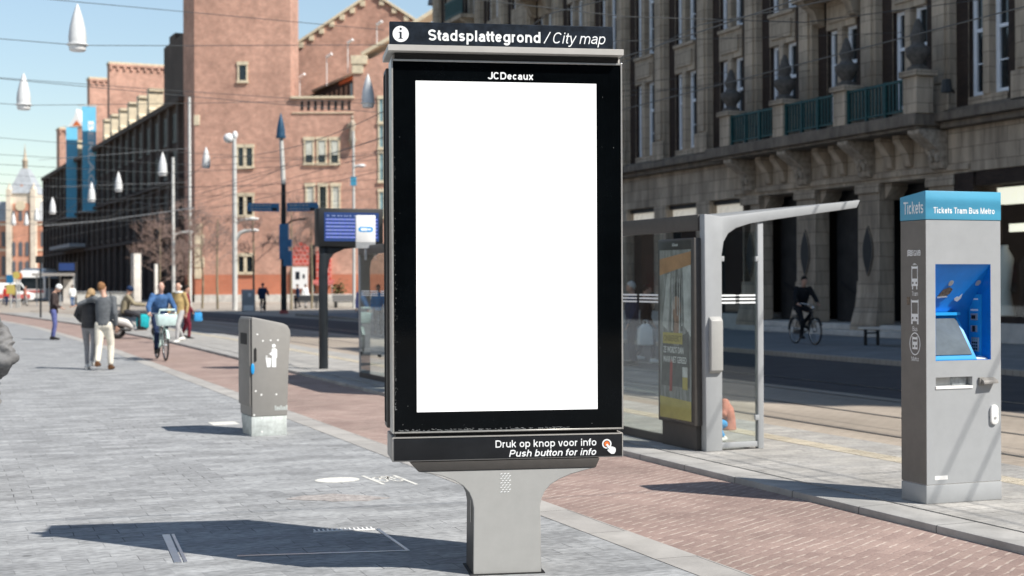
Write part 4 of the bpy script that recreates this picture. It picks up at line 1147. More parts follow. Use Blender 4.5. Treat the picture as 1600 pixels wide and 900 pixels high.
# side pictograms
def sideface(poly, x=-0.0032, t=0.0016, b=None, m=0):
    b.prism([(p[0], p[1]) for p in poly], x, x + t, 'yz', m)
def rbox(b, y0, y1, z0, z1, x=-0.0032, m=0):
    b.box(x, x + 0.0016, y0, y1, z0, z1, m)
def vehicle(b, yc, zb, w, h, kind):
    t = 0.006
    rbox(b, yc - w / 2, yc - w / 2 + t, zb + 0.02, zb + h); rbox(b, yc + w / 2 - t, yc + w / 2, zb + 0.02, zb + h)
    rbox(b, yc - w / 2 + t, yc + w / 2 - t, zb + h - 0.022, zb + h - 0.006); rbox(b, yc - w / 2 + t, yc + w / 2 - t, zb + 0.02, zb + 0.075)
    if kind == 'tram':
        rbox(b, yc - 0.022, yc + 0.022, zb + h + 0.006, zb + h + 0.010); rbox(b, yc - 0.012, yc + 0.012, zb + h + 0.014, zb + h + 0.018)
        rbox(b, yc - 0.03, yc - 0.02, zb - 0.005, zb + 0.02); rbox(b, yc + 0.02, yc + 0.03, zb - 0.005, zb + 0.02)
    if kind == 'bus':
        rbox(b, yc - w / 2, yc - w / 2 + 0.016, zb - 0.002, zb + 0.02); rbox(b, yc + w / 2 - 0.016, yc + w / 2, zb - 0.002, zb + 0.02)
    for s in (-1, 1):
        b.prism([(yc + s * w * 0.28 + 0.009 * math.cos(2 * math.pi * k / 12), zb + 0.043 + 0.009 * math.sin(2 * math.pi * k / 12)) for k in range(12)], -0.0044, -0.0033, 'yz', 1)
for z, w, hgt, kind in ((1.575, 0.074, 0.17, 'tram'), (1.315, 0.086, 0.18, 'bus')):
    b = MB(); vehicle(b, 0.130, z, w, hgt, kind); b.build("pictogram", [M['letter'], M['machine_side']], sd)
b = MB(); vehicle(b, 0.130, 1.108, 0.060, 0.115, 'metro')
n = 32
for k in range(n):
    a0, a1 = 2 * math.pi * k / n, 2 * math.pi * (k + 1) / n
    ri, ro = 0.058, 0.064; e = 1.32
    b.prism([(0.13 + ri * math.cos(a0), 1.168 + e * ri * math.sin(a0)), (0.13 + ro * math.cos(a0), 1.168 + e * ro * math.sin(a0)), (0.13 + ro * math.cos(a1), 1.168 + e * ro * math.sin(a1)), (0.13 + ri * math.cos(a1), 1.168 + e * ri * math.sin(a1))], -0.0032, -0.0016, 'yz', 0)
b.build("pictogram", [M['letter'], M['machine_side']], sd)
b = MB()
for j in range(3):                              # three little wave strokes before the operator's letters
    z = 1.815 + 0.016 * j
    b.prism([(0.218, z), (0.196, z + 0.010), (0.174, z), (0.152, z + 0.008), (0.152, z + 0.017), (0.174, z + 0.009), (0.196, z + 0.019), (0.218, z + 0.009)], -0.0032, -0.0016, 'yz', 0)
b.build("wave_mark", M['letter'], sd)
writing("lettering", "GVB", M['letter'], sd, -0.143, -0.060, 1.818, 0.042, -0.002, face='side', bold=0.02)
writing("lettering", "Tram", M['letter'], sd, -0.165, -0.092, 1.522, 0.034, -0.002, face='side')
writing("lettering", "Bus", M['letter'], sd, -0.158, -0.100, 1.262, 0.034, -0.002, face='side')
writing("lettering", "Metro", M['letter'], sd, -0.172, -0.086, 1.040, 0.034, -0.002, face='side')
b = MB(); b.box(-0.004, -0.0016, 0.19, 0.225, 1.455, 1.515); b.build("worn_sticker", M['sticker_dark'], sd)

# ---------------------------------------------------------------- litter bin
lb = thing("litter_bin", (3.34, 16.24, 0.0), "grey metal litter bin with zinc base and white tidy symbol", "litter bin", rad(1.0))
b = MB()
b.prism([(0.0, 0.225), (0.418, 0.225), (0.44, 0.9), (0.462, 1.16), (0.455, 1.215), (0.425, 1.265), (0.375, 1.292), (0.02, 1.368), (0.0, 1.362)], 0.0, 0.60, 'xz')
b.build("body", M['bin'], lb, bevel=0.012)
b = MB(); b.prism([(0.008, 0.34), (0.592, 0.34), (0.60, 0.60), (0.60, 1.30), (0.56, 1.345), (0.014, 1.345)], -0.02, -0.001, 'yz'); sp = b.build("side_door", M['bin_side'], lb, bevel=0.006)
b = MB(); b.box(-0.026, -0.021, 0.14, 0.46, 1.05, 1.18); b.build("slot", M['gap'], sp)
b = MB(); b.prism([(0.0, 0.0), (0.46, 0.0), (0.56, 0.223), (0.0, 0.223)], 0.0, 0.412, 'yz'); b.build("base", M['bin_base'], lb, bevel=0.004)
b = MB(); b.box(0.001, 0.008, -0.002, 0.002, 0.23, 1.36); b.build("seam", M['gap'], lb)
b = MB(); b.prism([(0.03, 0.86), (0.045, 0.85), (0.06, 0.87), (0.06, 1.0), (0.045, 1.02), (0.03, 1.0)][::-1], -0.006, 0.002, 'xz'); b.build("latch", M['gap'], lb)
b = MB(); b.ell((0.012, -0.012, 0.775), 0.022, 0.014, 0.065, u=10, v=8); b.build("tag", M['blue_edge'], lb)
b = MB()
disc(b, 0.262, 1.035, 0.022, -0.0022, 0.0015, 0, 16)
b.prism([(0.240, 1.005), (0.285, 1.005), (0.30, 0.985), (0.300, 0.90), (0.288, 0.89), (0.288, 0.790), (0.240, 0.790), (0.240, 0.92), (0.20, 0.945), (0.188, 0.935), (0.235, 0.965)][::-1], -0.0022, 0.0015, 'xz')
b.prism([(0.165, 0.905), (0.232, 0.89), (0.222, 0.790), (0.182, 0.790)][::-1], -0.0022, 0.0015, 'xz')
b.prism([(0.17, 0.925), (0.19, 0.921), (0.186, 0.912), (0.167, 0.915)][::-1], -0.0022, 0.0015, 'xz')
b.build("tidy_symbol", M['letter'], lb)
b = MB()
for x, z in ((0.07, 1.17), (0.135, 1.095), (0.225, 1.10), (0.31, 1.10), (0.05, 0.52), (0.115, 0.475), (0.29, 0.475), (0.03, 0.245), (0.12, 0.205), (0.30, 0.205), (0.12, 0.05)):
    disc(b, x, z, 0.011, -0.003, 0.0015, 0, 10)
b.build("rivet", M['white'], lb)
b = MB()
for k in range(7):
    b.box(0.27 + 0.022 * k, 0.287 + 0.022 * k, -0.002, 0.0015, 0.29, 0.33 if k % 3 else 0.345)
b.build("number_label", M['bin_base'], lb)

# ---------------------------------------------------------------- tram shelters
def make_shelter(loc, L, label):
    t = thing("tram_shelter", loc, label, "tram shelter", 0, "tram shelters on the platform")
    t.scale = (LAM,) * 3
    e = [(-0.012, 2.285), (0.18, 2.262), (1.78, 2.452), (1.74, 2.372), (0.80, 2.245), (0.50, 2.20), (0.34, 2.155), (0.25, 2.10), (0.20, 2.02), (0.178, 1.9), (0.178, 0.0), (0.0, 0.0)]
    q = MB(); q.prism(e[::-1], 0.0, 0.10, 'xz'); po = q.build("end_frame", M['machine'], t, bevel=0.006)
    q = MB(); q.prism(e[::-1], L - 0.1, L, 'xz'); q.build("end_frame", M['machine'], t, bevel=0.006)
    q = MB()
    q.box(-0.03, 0.03, 0.101, L - 0.101, 2.13, 2.285, 0); q.build("gutter", M['taupe_dark'], t, bevel=0.004)
    q = MB()
    q.hexa([(0.031, 0.101, 2.235), (1.74, 0.101, 2.43), (1.74, L - 0.101, 2.43), (0.031, L - 0.101, 2.235), (0.031, 0.101, 2.25), (1.74, 0.101, 2.445), (1.74, L - 0.101, 2.445), (0.031, L - 0.101, 2.25)])
    q.build("roof", M['roof_sheet'], t)
    q = MB()
    for y in (L * 0.33, L * 0.66):
        q.hexa([(0.031, y - 0.03, 2.17), (1.7, y - 0.03, 2.385), (1.7, y + 0.03, 2.385), (0.031, y + 0.03, 2.17), (0.031, y - 0.03, 2.232), (1.7, y - 0.03, 2.425), (1.7, y + 0.03, 2.425), (0.031, y + 0.03, 2.232)])
    q.build("rafter", M['machine'], t)
    q = MB(); q.hexa([(0.03, -0.05, 0.78), (0.16, -0.05, 0.78), (0.16, -0.001, 0.75), (0.03, -0.001, 0.75), (0.03, -0.05, 1.26), (0.16, -0.05, 1.26), (0.16, -0.001, 1.30), (0.03, -0.001, 1.30)])
    q.build("switch_box", M['taupe_light'], po, bevel=0.006)
    q = MB(); q.box(0.182, 0.59, 0.045, 0.055, 0.075, 2.12); pn = q.build("end_pane", M['glass'], t)
    q = MB(); q.box(0.592, 0.655, 0.02, 0.08, 0.0, 2.215); q.box(0.182, 0.592, 0.03, 0.075, 0.02, 0.073); q.box(0.565, 0.60, 0.015, 0.04, 1.83, 1.88); q.box(0.182, 0.215, 0.015, 0.04, 1.83, 1.88); q.box(0.555, 0.60, 0.015, 0.04, 0.28, 0.33)
    q.build("pane_frame", M['machine'], t, bevel=0.004)
    q = MB()
    for z in (1.42, 1.455, 1.49):
        q.box(0.19, 0.355, 0.0425, 0.0445, z, z + 0.018); q.box(0.395, 0.58, 0.0425, 0.0445, z, z + 0.018)
        for k in range(2): q.box(0.362 + 0.016 * k, 0.372 + 0.016 * k, 0.0425, 0.0445, z + 0.004, z + 0.014)
    q.build("safety_band", M['letter'], pn)
    # back wall: three panes, bottom rail, bands, clips
    ys = [0.86 + (L - 1.0) * k / 3 for k in range(4)]
    for k in range(3):
        q = MB(); q.box(-0.006, 0.004, ys[k] + 0.006, ys[k + 1] - 0.006, 0.085, 2.12); pw = q.build("back_pane", M['glass'], t)
        q = MB()
        for z in (1.42, 1.455, 1.49):
            q.box(-0.009, -0.0065, ys[k] + 0.08, (ys[k] + ys[k + 1]) / 2 - 0.03, z, z + 0.018); q.box(-0.009, -0.0065, (ys[k] + ys[k + 1]) / 2 + 0.03, ys[k + 1] - 0.08, z, z + 0.018)
        q.build("safety_band", M['letter'], pw)
        q = MB()
        for y in (ys[k] + 0.045, ys[k + 1] - 0.045):
            q.ell((-0.012, y, 0.42), 0.012, 0.026, 0.026, u=10, v=6)
        q.build("glass_clip", M['gap'], pw)
    q = MB(); q.box(-0.02, 0.02, 0.84, L - 0.1, 0.0, 0.083); q.build("bottom_rail", M['taupe_dark'], t)
    q = MB(); q.box(0.30, 0.62, 1.2, L - 0.5, 0.43, 0.46); bn = q.build("bench", M['steel'], t, bevel=0.004)
    q = MB(); q.box(0.42, 0.50, 1.5, 1.58, 0.0, 0.43); q.box(0.42, 0.50, L - 0.9, L - 0.82, 0.0, 0.43); q.build("bench_leg", M['steel'], bn)
    # poster case against the back wall beside the end frame
    q = MB(); q.box(-0.085, 0.06, 0.075, 0.82, 0.24, 2.06); pc = q.build("poster_case", M['taupe_dark'], t, bevel=0.008)
    q = MB(); q.box(-0.05, 0.05, 0.105, 0.80, 0.0, 0.238); q.build("case_foot", M['taupe_dark'], pc)
    x = -0.0875
    q = MB()
    q.box(x, -0.0852, 0.135, 0.775, 0.28, 1.95, 0)
    pr = lambda poly, m, k=1: q.prism(poly, x - 0.0012 * k, x - 0.0012 * (k - 1) - 0.0001, 'yz', m)
    pr([(0.135, 1.80), (0.775, 1.70), (0.775, 1.86), (0.135, 1.93)], 3)
    pr([(0.135, 1.80), (0.30, 1.774), (0.27, 1.2), (0.14, 1.1)], 4); pr([(0.55, 1.72), (0.62, 1.71), (0.72, 1.2), (0.60, 1.15)], 4, 1)
    pr([(0.29, 1.45), (0.33, 1.60), (0.42, 1.64), (0.50, 1.60), (0.54, 1.45), (0.53, 1.15), (0.30, 1.15)], 1, 2)
    hf = [(0.42 + 0.085 * math.cos(a) * (1 + 0.1 * math.sin(a)), 1.36 + 0.135 * math.sin(a)) for a in [2 * math.pi * k / 20 for k in range(20)]]
    pr(hf, 2, 3)
    pr([(0.36, 1.24), (0.47, 1.24), (0.50, 1.05), (0.34, 1.05)], 2, 3)
    pr([(0.18, 1.15), (0.33, 1.1), (0.38, 1.0), (0.48, 1.0), (0.54, 1.1), (0.70, 1.13), (0.74, 0.6), (0.16, 0.6)], 1, 4)
    for yy, w, k5 in ((0.36, 0.012, 1.12), (0.40, 0.007, 1.3), (0.47, 0.010, 1.36), (0.51, 0.014, 1.15), (0.31, 0.008, 1.2)): pr([(yy - w, k5), (yy + w, k5), (yy + w * 0.4, 1.66), (yy - w, 1.68)], 4, 4)  # pale streaks painted for light caught on the case glass
    pr([(0.30, 1.02), (0.70, 1.02), (0.70, 1.13), (0.30, 1.13)], 5, 5)
    pr([(0.135, 0.28), (0.775, 0.28), (0.775, 0.49), (0.135, 0.47)], 5, 2)
    pr([(0.20, 0.58), (0.30, 0.58), (0.30, 0.70), (0.20, 0.70)], 5, 5); pr([(0.20, 0.701), (0.30, 0.701), (0.30, 0.80), (0.20, 0.80)], 4, 5)
    pr([(0.52, 0.55), (0.57, 0.55), (0.55, 0.86), (0.50, 0.86)], 6, 5)
    q.build("poster", [M['poster_grey'], M['poster_dark'], M['poster_skin'], M['poster_orange'], M['poster_pale'], M['poster_yellow'], M['poster_red']], pc)
    q = MB(); q.box(x - 0.0105, x - 0.0095, 0.115, 0.795, 0.265, 2.04); q.build("case_pane", M['case_glass'], pc)
    writing("lettering", "ONBEREIKT", M['print_ink'], pc, -0.685, -0.315, 1.045, 0.06, x - 0.0062, face='side', bold=0.01)
    writing("lettering", "ZE WORDT DAN", M['letter'], pc, -0.69, -0.28, 0.93, 0.062, x - 0.005, face='side', bold=0.01)
    writing("lettering", "MAAR NIET GEREED", M['letter'], pc, -0.69, -0.22, 0.835, 0.062, x - 0.005, face='side', bold=0.01)
    writing("lettering", "JCDecaux", M['letter'], pc, -0.52, -0.40, 1.985, 0.03, x + 0.002, face='side', bold=0.02)
    return t
sh = make_shelter((6.85 * LAM, 11.97 * LAM, PZ), 4.3, "grey glass tram shelter with poster case, nearest to the ticket machine")
sh2 = make_shelter((6.85 * LAM, 19.7 * LAM, PZ), 4.4, "farther grey glass tram shelter left of the map panel, below the dark departure display")

# stop name sign on the far shelter's roof
p = at(571, 388, 24.2 * LAM)
t = thing("stop_sign", p, "white upright stop sign with a rounded blue badge above the farther shelter", "sign", YAW * 0.4)
t.scale = (LAM,) * 3
b = MB(); b.box(-0.165, 0.165, -0.05, 0.05, 0.10, 0.56, 0); b.build("board", M['white'], t, bevel=0.008)
b = MB(); b.box(-0.165, 0.165, -0.05, 0.05, 0.0, 0.098, 0); b.box(-0.02, 0.02, -0.02, 0.02, -0.2, 0.0, 0); b.build("bracket", M['steel'], t)
b = MB()
def pill(b, cx, cz, w, h, y0, y1, m):
    r = h / 2
    b.prism([(cx + w / 2 - r + r * math.cos(a), cz + r * math.sin(a)) for a in [-math.pi / 2 + math.pi * k / 8 for k in range(9)]] + [(cx - w / 2 + r + r * math.cos(a), cz + r * math.sin(a)) for a in [math.pi / 2 + math.pi * k / 8 for k in range(9)]], y0, y1, 'xz', m)
pill(b, 0, 0.32, 0.25, 0.085, -0.053, -0.0505, 0); pill(b, -0.03, 0.32, 0.12, 0.045, -0.0555, -0.0535, 1); pill(b, 0.06, 0.32, 0.06, 0.03, -0.0555, -0.0535, 1)
b.build("badge", [M['blue_edge'], M['letter']], t)

# departure display on its curved pole
t = thing("departure_display", (6.84 * LAM, 26.6 * LAM, PZ), "dark departure display with lit blue screen on a curved dark pole", "display", 0)
t.scale = (LAM,) * 3
b = MB(); b.tube([(0.02, 0, 0), (0.02, 0, 1.9), (0.03, 0, 2.15), (0.05, 0, 2.36)], [(0.09, 0.06)] * 4, n=14, ref=(1, 0, 0))
b.prism([(0.02, 1.92), (0.11, 1.92), (0.13, 2.08), (0.22, 2.2), (0.42, 2.29), (0.75, 2.33), (0.75, 2.40), (-0.06, 2.40), (-0.05, 2.2)], -0.05, 0.05, 'xz')
b.build("pole", M['pole_dark'], t, bevel=0.006)
b = MB(); b.box(-0.11, 1.17, -0.16, 0.16, 2.34, 3.07); b.build("housing", M['display_case'], t, bevel=0.012)
b = MB(); b.box(0.0, 1.08, -0.168, -0.162, 2.44, 2.99); sc = b.build("screen", M['screen_blue'], t)
b = MB()
rr = random.Random(2)
for k in range(7):
    z = 2.92 - 0.068 * k
    if k: b.box(0.03, 1.05, -0.1705, -0.1690, z - 0.012, z + 0.022, 1)
    x = 0.05
    while x < (0.7 if k == 0 else 1.0):
        w = rr.uniform(0.015, 0.05)
        b.box(x, x + w, -0.1735, -0.1715, z - 0.008, z + 0.016, 0); x += w + rr.uniform(0.008, 0.05)
sc2 = b.build("display_text", [M['screen_line'], mat("lit_display_row", (0.1, 0.12, 0.4), 0.3, var=0.05, emit=(0.12, 0.17, 0.52), es=0.5)], sc)
# ---------------------------------------------------------------- fittings set in the pavement
def slab(name, pts, z, t, m, label, cat, group=None):
    c = sum((Vector((p[0], p[1], 0)) for p in pts), Vector()) / len(pts)
    b = MB(); b.prism([(p[0] - c.x, p[1] - c.y) for p in pts], 0, t, 'xy')
    o = b.build(name, m)
    o.location = (c.x, c.y, z)
    return tag(o, label, cat, group)
slab("drain_cover", [(1.375, 9.07), (1.42, 9.06), (1.50, 10.10), (1.45, 10.11)], 0.001, 0.005, M['bright_steel'], "wide pale metal strip set in the pavement inside the panel's shadow", "drain cover")
slab("drain_cover", [(1.435, 9.06), (1.455, 9.06), (1.532, 10.10), (1.512, 10.10)], 0.001, 0.005, M['bright_steel'], "narrow pale metal strip lying just right of the wider one", "drain cover")
t = thing("access_hatch", (2.85, 9.3, 0), "paved access hatch with thin bright metal edges left of the panel foot", "hatch")
def bar(b, p, q, w, z0, z1):
    p, q = Vector((p[0] - 2.85, p[1] - 9.3)), Vector((q[0] - 2.85, q[1] - 9.3))
    d = (q - p).normalized(); n = Vector((-d.y, d.x)) * w / 2
    b.hexa([(*(p - n), z0), (*(p + n), z0), (*(q + n), z0), (*(q - n), z0), (*(p - n), z1), (*(p + n), z1), (*(q + n), z1), (*(q - n), z1)])
b = MB(); bar(b, (1.78, 9.13), (2.86, 8.87), 0.022, 0.001, 0.006); bar(b, (2.85, 8.89), (2.90, 9.74), 0.022, 0.0012, 0.0062); b.build("edge_strip", M['bright_steel'], t)
b = MB(); bar(b, (2.45, 9.80), (2.88, 9.74), 0.025, 0.001, 0.007)
for k in range(14):
    f = (k + 0.5) / 14
    x, y = 2.45 + 0.43 * f, 9.81 - 0.06 * f
    bar(b, (x, y), (x + 0.012, y + 0.085), 0.011, 0.001, 0.006)
b.build("grate", M['white'], t)
slab("sand_patch", [(2.62, 11.40), (2.72, 11.47), (2.80, 11.52), (2.93, 11.50), (3.05, 11.53), (3.18, 11.40), (3.26, 11.34), (3.42, 11.12), (3.28, 11.09), (3.2, 11.04), (3.05, 11.10), (2.93, 11.12), (2.88, 11.2), (2.74, 11.28)], 0.001, 0.003, M['sand'], "patch of loose reddish sand on the grey pavement near the bicycle sign", "sand patch")
b = MB()
# worn painted disc with bicycle lane sign beside it
t = thing("pavement_marking", (3.5, 12.3, 0), "worn white painted disc and bicycle sign on the grey pavement", "road marking")
b = MB(); disc2 = [(3.30 - 3.5 + 0.20 * math.cos(a), 12.33 - 12.3 + 0.16 * math.sin(a)) for a in [2 * math.pi * k / 28 for k in range(28)]]
b.prism(disc2, 0.001, 0.003, 'xy'); b.build("painted_disc", M['paint_mark'], t)
b = MB()
def stroke(b, p, q, w=0.022):
    p, q = Vector(p), Vector(q); d = (q - p).normalized(); n = Vector((-d.y, d.x)) * w / 2
    b.prism([tuple(p - n), tuple(p + n), tuple(q + n), tuple(q - n)], 0.001, 0.0032, 'xy')
stroke(b, (0.08, 0.19), (0.10, -0.40), 0.03); stroke(b, (0.35, 0.11), (0.36, -0.52), 0.03)
for c in ((0.16, -0.1), (0.29, -0.12)):
    pts = [(c[0] + 0.05 * math.cos(2 * math.pi * k / 14), c[1] + 0.15 * math.sin(2 * math.pi * k / 14)) for k in range(15)]
    for k in range(14): stroke(b, pts[k], pts[k + 1], 0.018)
stroke(b, (0.16, -0.1), (0.20, 0.08)); stroke(b, (0.20, 0.08), (0.27, 0.06)); stroke(b, (0.27, 0.10), (0.29, -0.12)); stroke(b, (0.20, 0.08), (0.225, -0.11)); stroke(b, (0.225, -0.11), (0.27, 0.06))
b.build("painted_bicycle", M['paint_mark'], t)
slab("painted_dash", [(3.17, 17.7), (3.17, 18.1), (3.5, 18.1), (3.5, 17.75)], 0.001, 0.002, M['paint_mark'], "faded white painted dash on the pavement behind the litter bin", "road marking")

# ---------------------------------------------------------------- overhead wires and hanging lanterns
def make_lantern(loc, label, dark=False, group="lanterns hung over the street"):
    t = thing("hanging_lantern", loc, label, "street lantern", 0, group)
    q = MB(); q.lathe([(0.205, 0.14), (0.21, 0.30), (0.185, 0.52), (0.13, 0.76), (0.06, 0.98), (0.012, 1.10)], n=20)
    q.build("shade", M['lamp_dark' if dark else 'lamp_shade'], t, smooth=60)
    q = MB(); q.lathe([(0.245, 0.105), (0.255, 0.12), (0.245, 0.139)], n=20); q.build("rim", M['lamp_shade'], t)
    q = MB(); q.lathe([(0.17, -0.03), (0.195, 0.0), (0.195, 0.104)], n=20); q.build("diffuser", M['lamp_glass'], t, smooth=60)
    return t
def wire(name, pts, r, label, cat, m='wire', group="overhead wires", sag=0.0, n=10):
    a, z = Vector(pts[0]), Vector(pts[-1])
    if len(pts) == 2 and sag:
        pts = [a.lerp(z, k / n) - Vector((0, 0, sag * 4 * (k / n) * (1 - k / n))) for k in range(n + 1)]
    c = a.copy()
    b = MB(); b.tube([Vector(p) - c for p in pts], r, n=5)
    o = b.build(name, M[m]); o.location = c
    return tag(o, label, cat, group)
lants = [(121, 78, 34.0, "large pale cone lantern hanging highest in the open sky at left"),
         (37, 170, 43.6, "pale cone lantern in the sky above the distant station spire"),
         (254, 274, 67, "pale cone lantern hanging beside the tall pale pole by the wing"),
         (185, 299, 79, "pale cone lantern in front of the dark wing, second from the pale pole"),
         (143, 315, 80, "pale cone lantern in front of the dark wing below the lettered banner"),
         (82, 334, 92, "small pale cone lantern at the far end of the dark wing"),
         (322, 262, 74.5, "cone lantern half in shade before the red tower, left of the lamp mast"),
         (575, 167, 47.3, "large cone lantern, tip lit and foot shaded, just left of the map panel"),
         (57, 345, 118, "small far cone lantern against the station tower's right side"),
         (41, 352, 125, "tiny far cone lantern against the station tower front"),
         (21, 352, 125, "tiny far cone lantern against the station tower's left side")]
for px, py, D, lab in lants:
    p = at(px, py, D)
    t = make_lantern(p, lab)
    zz = p.z + 0.12
    lx = -13.0 if p.x < 20 else -13.0
    for (A, Bq, nm) in (((lx, p.y + 1.5, zz + 1.1), (p.x - 0.25, p.y, zz), "left"), ((p.x + 0.25, p.y, zz), (26.6 if p.y < 77 else 34, p.y - 1.0, zz + 1.6), "right")):
        wire("span_wire", [A, Bq], 0.009 if D < 60 else 0.012, "thin span wire that carries a hanging lantern across the street", "wire", group="span wires of the lanterns", sag=0.12)
for r, z, sg in ((10.47, 5.45, 0), (10.47, 6.35, .1), (13.62, 5.45, 0), (13.62, 6.35, .1)):
    pts = []
    for k in range(0, 41):
        s = -8 + 3.2 * k
        zz = z
        if sg:
            f = ((s + 8) % 32) / 32
            zz = z + 0.7 * (abs(f - 0.5) * 2) ** 2 - 0.35
        pts.append((r + off(s), s, zz))
    wire("contact_wire" if not sg else "carrier_wire", pts, 0.010, ("thin tram wire running along the street over the " if not sg else "sagging carrier wire above the tram wire over the ") + ("nearer" if r < 12 else "farther") + " track", "wire", group="tram wires along the street")
for i, s in enumerate((5.5, 24, 40, 56, 74)):
    lab = ("cross wire carrying the tram wires, fixed to the store's " + ("upper wall near its display window" if s < 30 else "facade by the balcony" if s < 45 else "facade beyond the balcony" if s < 60 else "far end"))
    wire("cross_wire", [(-13, s + 2, 8.2), (8, s, 6.9), (12, s, 6.75), (16, s, 6.9), (26.3, s - 1, 8.6)], 0.009, lab, "wire", group="cross wires of the tram line")
wire("pale_cable", [at(70, 353, 96), at(160, 345, 93), at(302, 325, 88)], 0.032, "thick pale cable slanting across the front of the dark wing", "cable", m='wire_pale')
wire("pale_cable", [at(60, 250, 110), at(292, 232, 100)], 0.016, "pale cable stretched along the dark wing below its eaves", "cable", m='wire_pale')
wire("pale_cable", [at(80, 292, 110), at(292, 285, 100)], 0.014, "pale cable crossing the dark wing at mid height", "cable", m='wire_pale')
wire("span_wire", [at(0, -8, 30), at(600, 47, 38)], 0.008, "thin dark wire crossing the sky above the highest lantern", "wire", group="span wires of the lanterns")
wire("span_wire", [at(300, 300, 80), at(600, 216, 50)], 0.010, "dark wire rising to the right across the red brick front", "wire", group="span wires of the lanterns")
wire("span_wire", [at(300, 322, 80), at(600, 238, 50)], 0.010, "lower dark wire rising to the right across the red brick front", "wire", group="span wires of the lanterns")

# ---------------------------------------------------------------- poles
def lamp_arm(t, z, dx, dz, m, r=0.05, head=0.35):
    q = MB(); q.tube([(0, 0, z), (dx * 0.35, 0, z + dz * 0.8), (dx * 0.75, 0, z + dz), (dx, 0, z + dz)], r, n=8); a = q.build("lamp_arm", M[m], t, smooth=70)
    q = MB(); q.ell((dx + (head * 0.8 if dx > 0 else -head * 0.8), 0, z + dz + 0.03), head, 0.16, 0.12); q.build("lamp_head", M['white'] if m != 'pole_dark' else M['pole_dark'], a)
def mast(px, ytop, ybase, D, wpx, label, m, name="lamp_mast", cat="mast"):
    p = at(px, ybase, D); top = at(px, ytop, D)
    t = thing(name, (p.x, p.y, p.z), label, cat, YAW)
    r = wpx / 2 / F * D; h = top.z - p.z
    q = MB(); q.tube([(0, 0, 0), (0, 0, h * 0.5), (0, 0, h)], [r, r * 0.9, r * 0.75], n=12); q.build("pole", M[m], t, smooth=60)
    return t, h
t, h = mast(367, 216, 485, 96, 8.5, "pale grey lamp mast with two lamps on top before the red tower", 'pale_pole')
q = MB(); q.ell((-0.38, 0, h), 0.36, 0.3, 0.34); q.ell((0.05, 0, h + 0.2), 0.18, 0.18, 0.3); q.build("lamp_head", M['white'], t)
def zpx(py, ybase, D): return (ybase - py) / F * D
lamp_arm(t, zpx(352, 485, 96), 1.0, 0.4, 'pale_pole', 0.09); lamp_arm(t, zpx(378, 485, 96), 1.0, 0.75, 'pale_pole', 0.13)
t, h = mast(271, 246, 478, 112, 6, "slender pale lamp mast with curved arm in front of the dark wing", 'pale_pole')
lamp_arm(t, zpx(370, 478, 112), 1.0, 0.35, 'pale_pole', 0.09)
t, h = mast(297, 152, 478, 118, 5.5, "tall thin pale mast at the edge between dark wing and red tower", 'pale_pole', "flag_mast")
t, h = mast(553, 205, 482, 98, 5, "pale mast with a small sign in front of the statue on the gable", 'pale_pole')
q = MB(); q.box(-0.2, 0.2, -0.1, 0.1, zpx(290, 482, 98), zpx(276, 482, 98)); q.build("sign_plate", M['sky_blue'], t)
lamp_arm(t, zpx(262, 482, 98), 0.3, 0.1, 'pale_pole', 0.1, 0.3)
# direction sign pole with dark lantern; sunlit top and shaded shaft painted in
t, h = mast(443.5, 288, 490, 83.5, 9.5, "thick pole with two blue direction signs, sunlit top and shaded shaft painted in", 'pole_dark', "sign_pole", "sign pole")
q = MB(); q.tube([(0, 0, h), (-0.12, 0, zpx(215, 490, 83.5))], [0.14, 0.12], n=12); q.build("upper_pole", M['pale_pole'], t)
q = MB(); z = zpx(214, 490, 83.5); q.lathe([(0.28, z - 0.08), (0.30, z), (0.25, z + 0.15), (0.25, z + 0.35), (0.18, z + 0.8), (0.08, z + 1.2), (0.01, z + 1.42)], c=(-0.14, 0), n=18); q.build("lantern", M['lamp_dark'], t, smooth=60)
for xa, xb in ((-2.06, -0.25), (0.2, 1.98)):
    q = MB(); z = zpx(331, 490, 83.5)
    a = [(xa, z + 0.05), (xb, z), (xb, z + 0.5), (xa + 0.05, z + 0.52), (xa - 0.08, z + 0.28)] if xa < 0 else [(xa, z + 0.02), (xb, z + 0.05), (xb + 0.1, z + 0.3), (xb, z + 0.54), (xa, z + 0.52)]
    q.prism(a, -0.06, 0.06, 'xz'); sg = q.build("direction_sign", M['sign_blue'], t)
    q = MB(); rr = random.Random(int(xa * 10))
    for zz in (z + 0.34, z + 0.14):
        x = xa + 0.15
        while x < xb - 0.5:
            w = rr.uniform(0.06, 0.2); q.box(x, x + w, -0.066, -0.061, zz, zz + 0.075); x += w + 0.05
    q.build("sign_text", M['wire_pale'], sg)
    q = MB(); q.box(xb - 0.42, xb - 0.12, -0.067, -0.061, z + 0.06, z + 0.24); q.build("sign_symbol", M['gap'], sg)
q = MB(); q.box(0.0, 0.5, -0.25, 0.2, zpx(416, 490, 83.5), zpx(392, 490, 83.5)); q.box(-0.22, 0.3, -0.22, 0.22, zpx(405, 490, 83.5), zpx(350, 490, 83.5)); q.box(0.1, 0.48, -0.2, 0.2, zpx(386, 490, 83.5), zpx(374, 490, 83.5)); q.build("signal_box", M['sign_blue'], t)
q = MB(); q.tube([(0.2, 0, zpx(350, 490, 83.5)), (0.5, 0, zpx(345, 490, 83.5)), (0.9, 0, zpx(343, 490, 83.5))], 0.05); q.box(0.9, 1.3, -0.12, 0.12, zpx(344, 490, 83.5), zpx(341, 490, 83.5)); q.build("camera_arm", M['pole_dark'], t)
q = MB(); q.lathe([(0.26, 0), (0.26, 0.18), (0.2, 0.2)], n=14); q.build("red_base", M['poster_red'], t)
